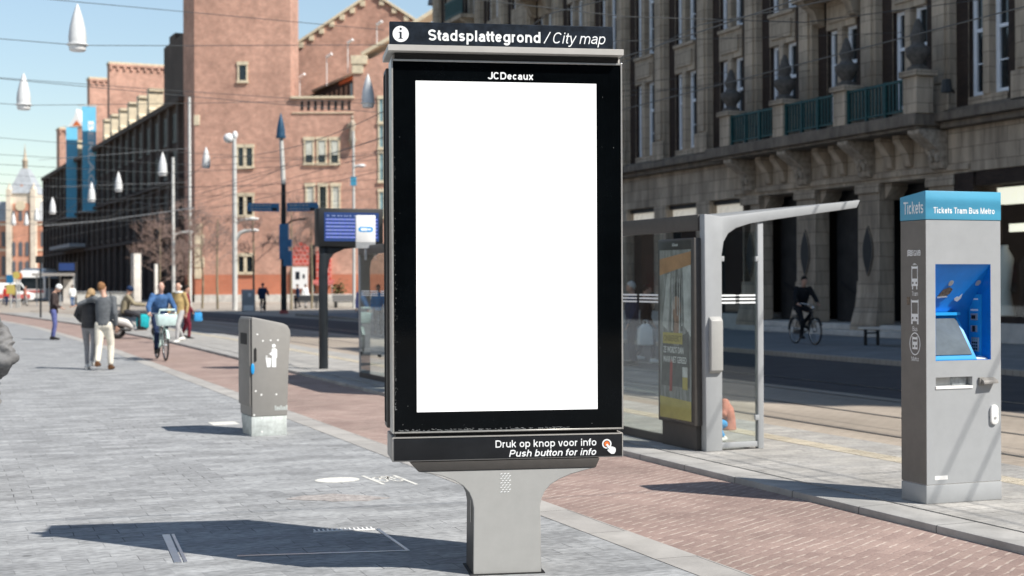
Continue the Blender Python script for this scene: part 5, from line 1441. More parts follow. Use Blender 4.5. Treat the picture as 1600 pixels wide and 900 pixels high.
# thin dark signal post far left
t, h = mast(63.5, 402, 496, 62, 3.2, "thin dark post with small box before the far tram", 'pole_dark', "signal_post", "post")
q = MB(); q.box(-0.18, 0.12, -0.1, 0.1, h - 0.25, h + 0.05); q.build("signal_head", M['gap'], t)

# ---------------------------------------------------------------- bare young trees, planted before the red brick hall
def tree(loc, h, crown0, spread, n, lab, r0=0.09, seed=1, tw=0.013, group="bare young trees on the square"):
    rr = random.Random(seed)
    t = thing("bare_tree", loc, lab, "tree", 0, group)
    q = MB(); wob = [(rr.uniform(-.08, .08), rr.uniform(-.08, .08), h * f) for f in (0.25, 0.5, 0.8)]
    tk = [(0, 0, 0)] + wob
    q.tube(tk, [r0, r0 * 0.8, r0 * 0.65, r0 * 0.35], n=8); q.build("trunk", M['bark'], t, smooth=70)
    q = MB()
    def twig(p, d, L, r, lv):
        e = p + d * L
        mid = p + d * L * 0.5 + Vector((rr.uniform(-1, 1), rr.uniform(-1, 1), rr.uniform(-.5, 1))) * L * 0.07
        q.tube([p, mid, e], [r, r * 0.8, r * 0.5], n=4)
        if lv:
            for k in range(rr.choice((4, 5, 5))):
                a = Vector((rr.gauss(0, 1), rr.gauss(0, 1), rr.gauss(0.25, 0.7))).normalized()
                twig(p.lerp(e, rr.uniform(0.35, 1)), (d * 0.8 + a * 0.75).normalized(), L * rr.uniform(0.45, 0.7), max(tw * 0.7, r * 0.55), lv - 1)
    for k in range(n):
        f = k / n
        z = h * (crown0 + (0.78 - crown0) * f)
        a = rr.uniform(0, 6.28)
        d = Vector((math.cos(a), math.sin(a), rr.uniform(0.25, 0.9))).normalized()
        twig(Vector((0, 0, z)), d, spread * rr.uniform(0.6, 1.0) * (1 - 0.35 * f), tw * 2.0, 3)
    q.build("crown", M['twig'], t)
    return t
for px, py, D, h, c0, sp, n, lab, sd in (
        (296, 480, 112, 9.5, 0.22, 2.9, 16, "bare tree with reddish twigs in front of the dark wing's corner", 1),
        (316, 482, 103, 8.0, 0.42, 2.0, 5, "thin bare young tree nearest the red tower's stone quoins", 2),
        (340, 483, 101, 8.0, 0.42, 2.0, 5, "thin bare young tree just left of the pale lamp mast", 3),
        (397, 487, 92, 7.5, 0.42, 2.0, 6, "thin bare young tree beside the dark clad cyclist on the square", 4),
        (455, 484, 98, 8.5, 0.38, 2.6, 8, "bare young tree right behind the direction sign pole", 5),
        (487, 482, 101, 8.0, 0.4, 2.2, 6, "bare young tree left of the departure display", 6),
        (250, 474, 138, 9.5, 0.2, 3.4, 14, "bare bushy tree close against the shaded brick wing", 7)):
    tree(at(px, py, D), h, c0, sp, n, lab, seed=sd)
# ---------------------------------------------------------------- the far end of the street: station, tram, shelter, stone pillars, square
st = thing("railway_station", cw(-140, 392, -0.03), "distant brick and stone station tower with pale pyramid roof and thin spire", "building", YAW)
KS = F / 392
def tx(px): return (px - 800) / KS + 140
def tz(py): return 1.75 + (445.2 - py) / KS
b = MB(); b.box(tx(14), tx(54), 0, 9, 0, tz(302)); twr = b.build("tower", M['station_stone'], st)
b = MB(); b.box(tx(21), tx(47), -0.25, 0.0, tz(430), tz(318)); b.build("brick_panel", M['station_brick'], twr)
b = MB()
for px in (22, 33, 43):
    for y0, y1 in ((345, 330), (400, 378), (425, 408)):
        b.prism([(tx(px) - 0.5, tz(y0)), (tx(px) + 0.5, tz(y0)), (tx(px) + 0.5, tz(y1) - 0.4), (tx(px), tz(y1) + 0.2), (tx(px) - 0.5, tz(y1) - 0.4)], -0.4, -0.26, 'xz')
b.build("window", M['slate'], twr)
b = MB(); disc(b, tx(33), tz(322), 1.35, -0.5, -0.26, 0, 24); b.build("clock", M['cream'], twr)
b = MB()
for px in (15, 53):
    b.box(tx(px) - 0.7, tx(px) + 0.7, -0.7, 0.7, 0, tz(296)); b.lathe([(0.8, tz(296)), (0.02, tz(285))], c=(tx(px), 0), n=8)
b.build("corner_turret", M['station_stone'], twr)
b = MB()
b.hexa([(tx(13), -0.3, tz(302)), (tx(55), -0.3, tz(302)), (tx(55), 9.3, tz(302)), (tx(13), 9.3, tz(302)), (tx(27), 3, tz(262)), (tx(37), 3, tz(262)), (tx(37), 6, tz(262)), (tx(27), 6, tz(262))])
b.build("roof", M['slate_pale'], st)
b = MB()
for px, py in ((33, 291),):
    b.prism([(tx(px) - 0.35, tz(py) - 0.5), (tx(px) + 0.35, tz(py) - 0.5), (tx(px) + 0.35, tz(py) + 0.2), (tx(px), tz(py) + 0.7), (tx(px) - 0.35, tz(py) + 0.2)], 0.6, 3.5, 'xz')
b.build("dormer", M['station_brick'], st)
b = MB(); b.lathe([(0.75, tz(262)), (0.75, tz(250)), (0.9, tz(249)), (0.5, tz(246)), (0.3, tz(238)), (0.12, tz(228)), (0.03, tz(222))], c=(tx(31), 4.5), n=10); b.build("spire", M['stone'], st, smooth=60)
for x0, x1, lbl in ((-70, tx(13.8), 0), (tx(54.2), tx(130), 1)):
    b = MB(); b.box(x0, x1, 1.5, 16, 0, tz(345)); w = b.build("wing_wall", M['station_brick'], st)
    b = MB(); b.prism([(1.2, tz(345)), (16, tz(345)), (12, tz(313)), (5, tz(313))], x0, x1, 'yz'); b.build("wing_roof", M['slate_pale'], st)
    b = MB(); x = x0 + 1.2
    while x < x1 - 1:
        for y0, y1 in ((385, 362), (430, 400)):
            b.box(x, x + 1.1, 1.4, 1.48, tz(y0), tz(y1))
        x += 2.6
    b.build("wing_window", M['slate'], w)
    b = MB()
    for py in (352, 392, 436): b.box(x0, x1, 1.3, 1.5, tz(py), tz(py) + 0.6)
    b.build("stone_band", M['station_stone'], w)
# white gabled roof with an orange triangle, behind the banners
t = thing("roof_turret", cw(-70, 226, 0), "small white gabled turret with orange triangle above the blue banners", "turret", YAW)
kk = F / 226
def rx(px): return (px - 800) / kk + 70
def rz_(py): return 1.75 + (444.8 - py) / kk
b = MB(); b.box(rx(109), rx(132), 0, 3, 14, rz_(198)); b.build("base", M['red_brick'], t)
b = MB(); b.prism([(rx(107), rz_(198)), (rx(133), rz_(198)), (rx(124), rz_(183)), (rx(120.5), rz_(170)), (rx(117), rz_(183))], -0.1, 3.1, 'xz'); b.build("gable", M['white'], t)
b = MB(); b.prism([(rx(114), rz_(197)), (rx(128), rz_(197)), (rx(121), rz_(188))], -0.2, -0.11, 'xz'); b.build("pediment", M['tile'], t)

def tram(px, D, label):
    t = thing("tram", at(px, 466, D) * 1, label, "tram", YAW + rad(12))
    t.location.z = -0.03
    b = MB(); b.prism([(-1.3, 0.35), (1.3, 0.35), (1.34, 1.2), (1.3, 2.5), (1.15, 3.3), (-1.15, 3.3), (-1.3, 2.5), (-1.34, 1.2)], 0, 14, 'xz'); b.build("body", M['white'], t, bevel=0.08)
    b = MB(); b.prism([(-1.15, 1.35), (1.15, 1.35), (1.12, 2.55), (-1.12, 2.55)], -0.04, 0.0, 'xz'); b.build("windscreen", M['window_glass'], t)
    b = MB(); b.box(-1.355, -1.33, 0.8, 13.2, 1.4, 2.5); b.box(1.33, 1.355, 0.8, 13.2, 1.4, 2.5); b.build("side_window", M['window_glass'], t)
    b = MB(); b.box(-1.2, 1.2, -0.05, 0.0, 0.95, 1.2); b.build("stripe", M['poster_red'], t)
    for x in (-0.9, 0.9):
        q = MB(); disc(q, x, 0.72, 0.12, -0.06, 0.0, 0, 12); q.build("headlight", M['letter'], t)
    b = MB(); b.box(-1.1, 1.1, 2, 12, 3.3, 3.55); b.build("roof_unit", M['white'], t)
    return t
tram(50, 150, "white topped tram standing far away in front of the station")
# small tram shelter and display by the wing
p = at(96, 478, 118)
t = thing("tram_shelter", p, "tiny grey tram shelter far off below the shaded brick wing", "tram shelter", YAW + rad(8), "tram shelters on the platform")
b = MB(); b.box(-2.3, 0.9, -0.4, 1.2, 2.5, 2.72); b.build("roof", M['taupe'], t)
b = MB()
for x in (-2.2, -1.2, -0.3, 0.8): b.box(x, x + 0.1, 0.9, 1.0, 0, 2.5)
b.build("post", M['machine'], t)
b = MB(); b.box(0.0, 0.8, 0.85, 0.95, 0.2, 2.2); b.build("pane", M['pale_stone'], t)
p = at(105, 476, 116)
t = thing("departure_display", p, "tiny departure display with lit blue screen far off by the wing", "display", YAW + rad(5))
b = MB(); b.tube([(0.7, 0, 0), (0.7, 0, 2.7)], 0.08); b.build("pole", M['pole_dark'], t)
b = MB(); b.box(-0.75, 0.75, -0.15, 0.15, 2.65, 3.5); b.build("housing", M['display_case'], t)
b = MB(); b.box(-0.62, 0.62, -0.17, -0.155, 2.78, 3.38); b.build("screen", M['screen_blue'], t)
# pale stone pillars and railings along the wing
for px0, px1, yt, D, lab in ((204, 221, 394, 120, "tall pale two-faced pillar standing before the dark wing"), (240, 247, 412, 126, "narrower pale pillar right of the taller one before the dark wing")):
    p = at((px0 + px1) / 2, 475, D); t = thing("advertising_pillar", (p.x, p.y, -0.03), lab, "pillar", YAW + rad(38))
    w = (px1 - px0) / F * D / 2.0; h = zpx(yt, 475, D)
    b = MB(); b.box(-w * 0.72, w * 0.72, -w * 0.72, w * 0.72, 0.3, h); b.build("shaft", M['pale_stone'], t, bevel=0.03)
    b = MB(); b.box(-w * 0.8, w * 0.8, -w * 0.8, w * 0.8, 0, 0.298); b.build("base", M['soot'], t)
p = at(112, 474, 124); q2 = at(200, 477, 112)
t = thing("railing", (p.x, p.y, -0.03), "low pale railing along the pavement beneath the dark wing", "railing")
b = MB(); d = Vector((q2.x - p.x, q2.y - p.y, 0)); n = 46
for k in range(n + 1):
    v = d * (k / n); b.box(v.x - 0.04, v.x + 0.04, v.y - 0.04, v.y + 0.04, 0, 1.15)
b.build("baluster", M['pale_pole'], t)
b = MB(); b.tube([Vector((0, 0, 1.15)), d + Vector((0, 0, 1.15))], 0.06); b.tube([Vector((0, 0, 0.15)), d + Vector((0, 0, 0.15))], 0.05); b.build("rail_bar", M['pale_pole'], t)
# coloured signs and a small van in the far traffic
def sign_post(px, py, D, col, shape, label):
    base = at(px, 466, D); top = at(px, py, D)
    t = thing("road_sign", (base.x, base.y, -0.03), label, "road sign", YAW)
    h = top.z + 0.03
    b = MB(); b.tube([(0, 0, 0), (0, 0, h + 0.3)], 0.06); b.build("post", M['wire_pale'], t)
    b = MB()
    if shape == 'disc': disc(b, 0, h, 0.28, -0.1, -0.06)
    else: b.box(-0.3, 0.3, -0.1, -0.06, h - 0.35, h + 0.35)
    b.build("plate", M[col], t)
sign_post(26, 430, 110, 'poster_yellow', 'disc', "round yellow sign far left before the tram")
sign_post(30, 431, 112, 'tile', 'disc', "round orange sign just right of the yellow one")
sign_post(17, 452, 108, 'poster_yellow', 'box', "square yellow sign low at the far left")
sign_post(16, 436, 118, 'sign_blue', 'box', "small blue sign at the far left crossing")
p = at(14, 468, 135)
t = thing("delivery_van", (p.x, p.y, -0.03), "small red and white van far off at the street crossing", "van", YAW + rad(20))
b = MB(); b.prism([(-2.2, 0.35), (2.2, 0.35), (2.2, 0.95), (1.6, 1.15), (1.1, 1.95), (-2.1, 2.0), (-2.2, 1.8)], -0.9, 0.9, 'xz'); b.build("body", M['white'], t, bevel=0.05)
b = MB(); b.box(-2.0, 1.9, -0.93, -0.905, 0.5, 0.9); b.build("stripe", M['poster_red'], t)
b = MB(); b.prism([(0.3, 1.2), (1.5, 1.2), (1.05, 1.85), (0.3, 1.85)], -0.92, 0.92, 'xz'); b.build("window", M['window_glass'], t)
for x in (-1.4, 1.4):
    q = MB(); q.tube([(x, -0.92, 0.34), (x, -0.7, 0.34)], 0.34, n=14); q.build("wheel", M['rubber'], t)
# things on the sunny square: bench, planter, utility box
def bench(px, py, D, label, rz):
    p = at(px, py, D); t = thing("park_bench", (p.x, p.y, -0.03), label, "bench", YAW + rz)
    b = MB(); b.box(-0.9, 0.9, -0.22, 0.22, 0.42, 0.48); b.build("seat", M['dark_iron'], t)
    b = MB(); b.hexa([(-0.9, 0.22, 0.5), (0.9, 0.22, 0.5), (0.9, 0.26, 0.5), (-0.9, 0.26, 0.5), (-0.9, 0.36, 0.95), (0.9, 0.36, 0.95), (0.9, 0.4, 0.95), (-0.9, 0.4, 0.95)]); b.build("backrest", M['dark_iron'], t)
    q = MB(); q.box(-0.8, -0.72, -0.2, 0.24, 0, 0.42); l = q.build("leg", M['dark_iron'], t); put(l, (1.5, 0, 0), t)
bench(540, 480, 104, "dark bench on the sunny square, seen below the departure display", 0.5)
bench(478, 481, 102, "dark bench on the sunny square between the sign pole and display pole", 0.1)
p = at(525, 481, 106); t = thing("planter", (p.x, p.y, -0.03), "wide pale stone planter with a small shrub on the sunny square", "planter", YAW)
b = MB(); b.box(-1.6, 1.3, -0.5, 0.5, 0, 1.0); b.build("tub", M['pale_stone'], t, bevel=0.03)
b = MB(); rr = random.Random(4)
for k in range(160):
    c = Vector((rr.gauss(0.2, 0.25), rr.gauss(0, 0.2), 1.0 + abs(rr.gauss(0.35, 0.3)))); a = rr.uniform(0, 6.28); e = Vector((math.cos(a), math.sin(a), rr.uniform(-.5, .8))) * 0.16; u = Vector((-e.y, e.x, 0.05)) * 0.5
    b.face([c - e, c + u, c + e, c - u])
b.build("shrub", mat("dull_shrub_leaves", (0.12, 0.11, 0.035), 0.8, var=0.4, ns=5), t, recalc=False)
p = at(388, 487, 92); t = thing("utility_box", (p.x, p.y, -0.03), "pale grey utility cabinet beside the dark clad cyclist", "cabinet", YAW + 0.1)
b = MB(); b.box(-0.42, 0.42, -0.2, 0.2, 0.0, 1.42); b.build("cabinet", M['machine'], t, bevel=0.02)
b = MB(); b.box(-0.3, 0.35, -0.215, -0.2, 0.05, 0.4); b.build("plinth_panel", M['white'], t)
b = MB(); b.box(0.0, 0.2, -0.215, -0.2, 0.95, 1.2); b.build("notice", M['white'], t)
def parasol(px, D, label, lx):
    p = at(px, 481, D); t = thing("cafe_awning", (p.x, p.y, -0.03), label, "awning", YAW)
    b = MB(); b.hexa([(-0.9, -0.6, 1.7), (0.9, -0.6, 1.7), (0.9, 0.6, 2.0), (-0.9, 0.6, 2.0), (-0.9, -0.6, 1.8), (0.9, -0.6, 1.8), (0.9, 0.6, 2.1), (-0.9, 0.6, 2.1)]); b.build("canopy", M['poster_red'], t)
    q = MB(); q.tube([(-0.8, -0.5, 0), (-0.8, -0.5, 1.72)], 0.04); l = q.build("post", M['wire_pale'], t); put(l, (1.6, 0, 0), t)
parasol(505, 121, "low red cafe awning in front of the brick hall, behind the display pole", 0)
# unseen houses added to shade the sky, bounce sunlight and be mirrored in glass
for i, (s0, s1, hh, lab) in enumerate(((-40, -12, 14, "pale stone row house across the pavement, behind the viewer's left"), (-12, 14, 16, "unseen pale row house across the pavement, left of the viewer"), (14, 46, 13, "unseen pale row house across the pavement, ahead on the left"), (46, 330, 19, "unseen long brown row of fronts across the pavement at far left"))):
    t = thing("unseen_row_house", (-16, s0, 0), lab, "house")
    b = MB(); b.box(-12, 0, 0, s1 - s0 - 0.02, 0, hh); b.build("wall", M['white' if i in (1, 2) else 'pale_stone' if i == 0 else 'dark_brick'], t)
    q = MB(); q.box(0.02, 0.1, -0.6, 0.6, 0, 2.0); wdw = q.build("window", M['window_glass'], t); wdw.location = (0, 1.6, 1.0)
    s = 1.6
    for z in (1.0, 5.0, 8.6, 12.0):
        s = 1.6 if z > 1 else 3.8
        while s < min(s1 - s0, 34) - 1.5:
            put(wdw, (0, s, z), t); s += 2.6
for x, hh in ((-14, 18), (12, 21)):
    t = thing("unseen_row_house", (x, -46, 0), "unseen tall dark row house closing the square behind the viewer's " + ("left" if x < 0 else "right"), "house")
    b = MB(); b.box(0, 25.5, -12, 0, 0, hh); b.build("wall", M['dark_brick'], t)
    q = MB(); q.box(-0.6, 0.6, 0.02, 0.1, 0, 2.0); wdw = q.build("window", M['window_glass'], t); wdw.location = (2, 0, 1.2)
    for z in (1.2, 5, 9, 13):
        for k in range(8):
            if (z, k) != (1.2, 0): put(wdw, (2 + k * 3, 0, z), t)
# ---------------------------------------------------------------- people
def cloth(name, c, var=0.2, ns=9, rough=0.85, bump=0.5, bs=18):
    return mat(name, c, rough, var=var, ns=ns, bump=bump, bs=bs, spec=0.2)
SKIN = mat("skin", (0.50, 0.30, 0.22), 0.55, var=0.1, ns=14)
SKIN_D = mat("weathered_skin", (0.58, 0.36, 0.28), 0.55, var=0.1, ns=14)
EYE = mat("eye", (0.02, 0.015, 0.012), 0.3, var=0)
LIP = mat("lip", (0.36, 0.14, 0.11), 0.5, var=0)
def remeshed(b, voxel, smooth=4):
    bm = b.bm
    bmesh.ops.recalc_face_normals(bm, faces=bm.faces)
    me = bpy.data.meshes.new("tmp"); bm.to_mesh(me); bm.free()
    o = bpy.data.objects.new("tmp", me); COL.objects.link(o)
    r = o.modifiers.new("r", 'REMESH'); r.mode = 'VOXEL'; r.voxel_size = voxel; r.use_smooth_shade = True
    s = o.modifiers.new("s", 'SMOOTH'); s.factor = 0.5; s.iterations = smooth
    dg = bpy.context.evaluated_depsgraph_get()
    out = bpy.data.meshes.new_from_object(o.evaluated_get(dg))
    bpy.data.objects.remove(o); bpy.data.meshes.remove(me)
    return out
def link_mesh(name, me, mats, parent):
    me.name = name; me.materials.clear()
    for m in mats: me.materials.append(m)
    me.shade_smooth()
    o = bpy.data.objects.new(name, me); COL.objects.link(o); o.parent = parent
    return o
V = Vector
def stand(h=1.75, stride=0.0, swing=0.0, lean=0.0):
    """Joints of someone on foot facing +Y: stride puts the right foot ahead, swing the left arm."""
    k = h / 1.75
    J = dict(pel=V((0, 0, 0.94)), chest=V((0, 0.01 + lean * 0.4, 1.24)), neck=V((0, -0.01 + lean, 1.47)), head=V((0, 0.03 + lean * 1.2, 1.63)))
    for s, n in ((-1, 'L'), (1, 'R')):
        st = stride * s
        J['sh' + n] = V((0.185 * s, lean * 0.85, 1.415)); J['el' + n] = V((0.24 * s, -0.03 - swing * s + lean * 0.6, 1.12)); J['wr' + n] = V((0.245 * s, 0.07 - swing * s * 1.8 + lean * 0.6, 0.87))
        J['hip' + n] = V((0.09 * s, 0, 0.90)); J['kn' + n] = V((0.10 * s, 0.03 + st * 0.55 + abs(stride) * 0.12, 0.49)); J['an' + n] = V((0.095 * s, -0.03 + st, 0.085 + (0.07 if st < -0.05 else 0)))
    for q in J: J[q] = J[q] * k
    J['k'] = k
    return J
def person(label, loc, rz, J, top, legs, shoe, hair, skin=SKIN, hairstyle='short', hem=0.12, bulk=1.0, voxel=0.022, legbulk=1.0, look=V((0, 1, 0)), hood=None, group=None, folds=0.0):
    k = J['k']
    t = thing("person", loc, label, "person", rz, group)
    up = (J['head'] - J['neck']).normalized()
    look = V(look); look = (look - up * look.dot(up)).normalized(); side = look.cross(up)
    lat = (J['shR'] - J['shL']).normalized()
    R3 = Matrix((side, look, up)).transposed()
    hc = J['head']
    # body: one remeshed surface from head to ankles
    b = MB()
    b.tube([J['pel'] - V((0, 0, .06)) * k, J['pel'] + V((0, 0, .08)) * k, J['chest'], J['neck'] - up * 0.05 * k], [(.145 * k, .10 * k), (.135 * k, .095 * k), (.155 * k, .105 * k), (.12 * k, .075 * k)], 14, lat)
    b.tube([J['neck'] - up * .06 * k, J['neck'] + up * .03 * k, hc - up * .04 * k], [.07 * k, .055 * k, .055 * k], 10)
    b.ell(hc, .074 * k, .094 * k, .118 * k, rot=R3); b.ell(hc + look * .035 * k - up * .06 * k, .052 * k, .055 * k, .058 * k, rot=R3)
    b.ell(hc + look * .095 * k - up * .018 * k, .014 * k, .02 * k, .026 * k, rot=R3)
    for s in (-1, 1): b.ell(hc + side * .075 * s * k - up * .01 * k - look * 0.005 * k, .012 * k, .022 * k, .034 * k, rot=R3)
    fingers = MB()
    for s, n in ((-1, 'L'), (1, 'R')):
        b.tube([J['sh' + n], J['el' + n], J['wr' + n]], [.05 * k, .04 * k, .028 * k], 8)
        b.tube([J['hip' + n], J['kn' + n], J['an' + n]], [.082 * k, .055 * k, .04 * k], 8)
        d = (J['wr' + n] - J['el' + n]).normalized(); p0 = J['wr' + n]
        a = d.cross(V((0, 0, 1))) if abs(d.z) < 0.9 else d.cross(V((0, 1, 0))); a.normalize()   # across the palm
        c = a.cross(d)
        b.tube([p0 - d * .02 * k, p0 + d * .03 * k, p0 + d * .085 * k], [(.024 * k, .02 * k), (.036 * k, .016 * k), (.034 * k, .014 * k)], 8, a)
        for i, L in enumerate((.065, .075, .07, .055)):
            q = p0 + d * .08 * k + a * ((i - 1.5) * .019 * k)
            fingers.tube([q - d * .01 * k, q + d * L * .5 * k + c * .006 * k, q + d * L * .85 * k + c * .022 * k], [.009 * k, .0085 * k, .006 * k], 6)
        q = p0 + d * .025 * k + a * .034 * k
        fingers.tube([q - a * .012 * k, q + (a * .02 + d * .025) * k, q + (a * .022 + d * .06) * k], [.011 * k, .010 * k, .007 * k], 6)
    me = remeshed(b, voxel * 0.8 * k)
    bm = bmesh.new(); bm.from_mesh(me)
    tmp = bpy.data.meshes.new("f"); fingers.bm.to_mesh(tmp); fingers.bm.free(); bm.from_mesh(tmp); bpy.data.meshes.remove(tmp)
    e = MB()
    for s in (-1, 1): e.ell(hc + look * .083 * k + side * .032 * s * k + up * .004 * k, .011 * k, .008 * k, .008 * k, rot=R3, m=1, u=8, v=6)
    for s in (-1, 1): e.tube([hc + look * .086 * k + side * .016 * s * k + up * .026 * k, hc + look * .082 * k + side * .05 * s * k + up * .024 * k], .006 * k, 5, m=3)
    e.tube([hc + look * .088 * k - side * .024 * k - up * .062 * k, hc + look * .094 * k - up * .06 * k, hc + look * .088 * k + side * .024 * k - up * .062 * k], .0065 * k, 5, m=2)
    tmp = bpy.data.meshes.new("e"); e.bm.to_mesh(tmp); e.bm.free(); bm.from_mesh(tmp); bpy.data.meshes.remove(tmp)
    bm.to_mesh(me); bm.free()
    link_mesh("body", me, [skin, EYE, LIP, hair], t)
    # top
    g = bulk
    b = MB()
    b.tube([J['pel'] - V((0, 0, hem)) * k, J['pel'] + V((0, 0, .06)) * k, J['chest'] - V((0, 0, .02)) * k, (J['shL'] + J['shR']) / 2 - up * .01 * k, J['neck'] - up * .0 * k],
           [(.175 * g * k, .135 * g * k), (.165 * g * k, .125 * g * k), (.185 * g * k, .14 * g * k), (.165 * g * k, .105 * g * k), (.075 * k, .07 * k)], 16, lat)
    for n in ('L', 'R'):
        b.ell(J['sh' + n], .07 * g * k, .07 * g * k, .07 * g * k)
        m_ = J['sh' + n].lerp(J['el' + n], 0.5); m2 = J['el' + n].lerp(J['wr' + n], 0.5)
        b.tube([J['sh' + n], m_, J['el' + n], m2, J['wr' + n]], [.068 * g * k, .062 * g * k, .058 * g * k, .05 * g * k, .04 * g * k], 10)
    jk = remeshed(b, voxel * k, 3)
    if folds:                                      # cloth creases: ridged noise along the normals
        nrm = [v.normal.copy() for v in jk.vertices]
        for v, n_ in zip(jk.vertices, nrm):
            q = v.co
            r1 = 1 - abs(noise.noise(V((q.x * 5, q.y * 5, q.z * 13 + q.x * 6)))) * 2.4
            r2 = 1 - abs(noise.noise(V((q.x * 9 + 7, q.y * 9, q.z * 20 - q.x * 9)))) * 2.2
            v.co = q + n_ * (folds * r1 + folds * 0.5 * r2)
    link_mesh("jacket", jk, [top], t)
    # trousers
    b = MB(); lg = legbulk
    b.tube([J['pel'] - V((0, 0, .10)) * k, J['pel'] + V((0, 0, .07)) * k], [(.155 * lg * k, .118 * lg * k), (.14 * lg * k, .108 * lg * k)], 14, lat)
    for n in ('L', 'R'):
        b.ell(J['hip' + n], .095 * lg * k, .105 * lg * k, .10 * lg * k)
        b.tube([J['hip' + n], J['hip' + n].lerp(J['kn' + n], .5), J['kn' + n], J['kn' + n].lerp(J['an' + n], .5), J['an' + n] + V((0, 0, .01)) * k], [.098 * lg * k, .085 * lg * k, .068 * lg * k, .06 * lg * k, .052 * lg * k], 10)
    link_mesh("trousers", remeshed(b, voxel * k, 3), [legs], t)
    for n in ('L', 'R'):
        a = J['an' + n]; fw = J.get('ft' + n, V((0.02 * (1 if n == 'R' else -1), 1, 0)))
        fw = V(fw).normalized()
        b = MB(); z0 = a.z
        b.tube([a - fw * .07 * k + V((0, 0, -.035)) * k, a + fw * .03 * k + V((0, 0, -.035)) * k, a + fw * .12 * k + V((0, 0, -.048)) * k, a + fw * .19 * k + V((0, 0, -.055)) * k], [(.040 * k, .045 * k), (.046 * k, .05 * k), (.048 * k, .036 * k), (.03 * k, .025 * k)], 10, fw.cross(V((0, 0, 1))))
        b.ell(a, .045 * k, .05 * k, .05 * k)
        b.build("shoe", shoe, t, smooth=80)
    # hair or hat
    b = MB()
    if hairstyle == 'short':
        b.ell(hc - look * .018 * k + up * .026 * k, .084 * k, .098 * k, .106 * k, rot=R3, u=14, v=10)
    elif hairstyle == 'bob':
        b.ell(hc - look * .02 * k + up * .02 * k, .095 * k, .105 * k, .115 * k, rot=R3, u=14, v=10)
        b.tube([hc - look * .05 * k, hc - look * .065 * k - up * .1 * k, hc - look * .05 * k - up * .17 * k], [(.095 * k, .055 * k), (.095 * k, .05 * k), (.06 * k, .03 * k)], 12, side)
    elif hairstyle == 'beanie':
        b.lathe([(.0, 0)], n=4) if False else b.ell(hc - look * .01 * k + up * .05 * k, .095 * k, .108 * k, .10 * k, rot=R3, u=14, v=10)
    elif hairstyle == 'bald':
        for s in (-1, 1): b.ell(hc - look * .03 * k + side * .062 * s * k - up * .005 * k, .022 * k, .05 * k, .04 * k, rot=R3)
        b.ell(hc - look * .075 * k - up * .02 * k, .06 * k, .026 * k, .045 * k, rot=R3)
    elif hairstyle == 'helmet':
        b.ell(hc - look * .005 * k + up * .045 * k, .112 * k, .125 * k, .10 * k, rot=R3, u=16, v=10)
        b.tube([hc + look * .07 * k + up * .05 * k, hc + look * .15 * k + up * .035 * k], [(.09 * k, .012 * k), (.06 * k, .008 * k)], 10, side)
    bh = remeshed(b, 0.014 * k, 2) if hairstyle != 'bald' else None
    if bh:
        if hairstyle in ('short', 'bob'):                      # uncover the face
            bm = bmesh.new(); bm.from_mesh(bh)
            kill = [f for f in bm.faces if (lambda p: p.dot(look) > .022 * k and p.dot(up) < .055 * k)(f.calc_center_median() - hc)]
            bmesh.ops.delete(bm, geom=kill, context='FACES'); bm.to_mesh(bh); bm.free()
        link_mesh("hat" if hairstyle in ('beanie', 'helmet') else "hair", bh, [hair], t)
    else:
        b.build("hair", hair, t, smooth=80)
    if hood:
        b = MB(); b.torus((0, 0, 0), .085 * k, .035 * k, 'z', 18, 8)
        o = b.build("scarf", hood, t, smooth=80); o.location = J['neck'] + V((0, 0.01, 0.0))
    return t
C_ = {}
C_['hair_blond'] = cloth("blond_hair", (0.36, 0.25, 0.14), 0.4, 30); C_['hair_ginger'] = cloth("ginger_hair", (0.22, 0.115, 0.055), 0.4, 30)
C_['hair_dark'] = cloth("dark_hair", (0.03, 0.022, 0.018), 0.3, 30); C_['hair_grey'] = cloth("grey_hair", (0.52, 0.50, 0.47), 0.3, 30)
C_['white_knit'] = cloth("white_knit", (0.78, 0.80, 0.78), 0.12, 40)
C_['brown_jacket'] = cloth("dark_brown_jacket", (0.055, 0.043, 0.042), 0.35); C_['denim'] = cloth("blue_denim", (0.055, 0.125, 0.27), 0.45)
C_['denim_violet'] = cloth("violet_blue_jeans", (0.11, 0.13, 0.31), 0.4); C_['denim_dark'] = cloth("dark_jeans", (0.02, 0.033, 0.075), 0.4)
C_['puffer'] = mat("black_puffer_cloth", (0.03, 0.03, 0.033), 0.5, var=0.3, ns=4, bump=1.0, bs=2.2, stretch=(1, 1, 9)); C_['grey_leggings'] = cloth("grey_leggings", (0.30, 0.30, 0.31), 0.2)
C_['grey_sweater'] = cloth("grey_sweater", (0.115, 0.125, 0.135), 0.2, 20); C_['cream_trousers'] = cloth("cream_trousers", (0.74, 0.70, 0.60), 0.1)
C_['white_shoe'] = cloth("white_shoe", (0.75, 0.74, 0.70), 0.1); C_['brown_shoe'] = cloth("brown_shoe", (0.12, 0.06, 0.03), 0.2); C_['black_shoe'] = cloth("black_shoe", (0.02, 0.02, 0.02), 0.2)
C_['olive'] = cloth("olive_beige_jacket", (0.27, 0.235, 0.16), 0.25); C_['dark_trousers'] = cloth("dark_trousers", (0.035, 0.035, 0.04), 0.25)
C_['mustard'] = cloth("mustard_jacket", (0.42, 0.31, 0.14), 0.25); C_['pale_trousers'] = cloth("pale_grey_trousers", (0.42, 0.42, 0.42), 0.15)
C_['maroon'] = cloth("maroon_coat", (0.16, 0.02, 0.035), 0.3); C_['navy'] = cloth("navy_coat", (0.018, 0.035, 0.08), 0.3)
C_['crumpled'] = mat("crumpled_grey_nylon", (0.17, 0.17, 0.17), 0.7, var=0.35, ns=5, bump=0.8, bs=9, spec=0.25)
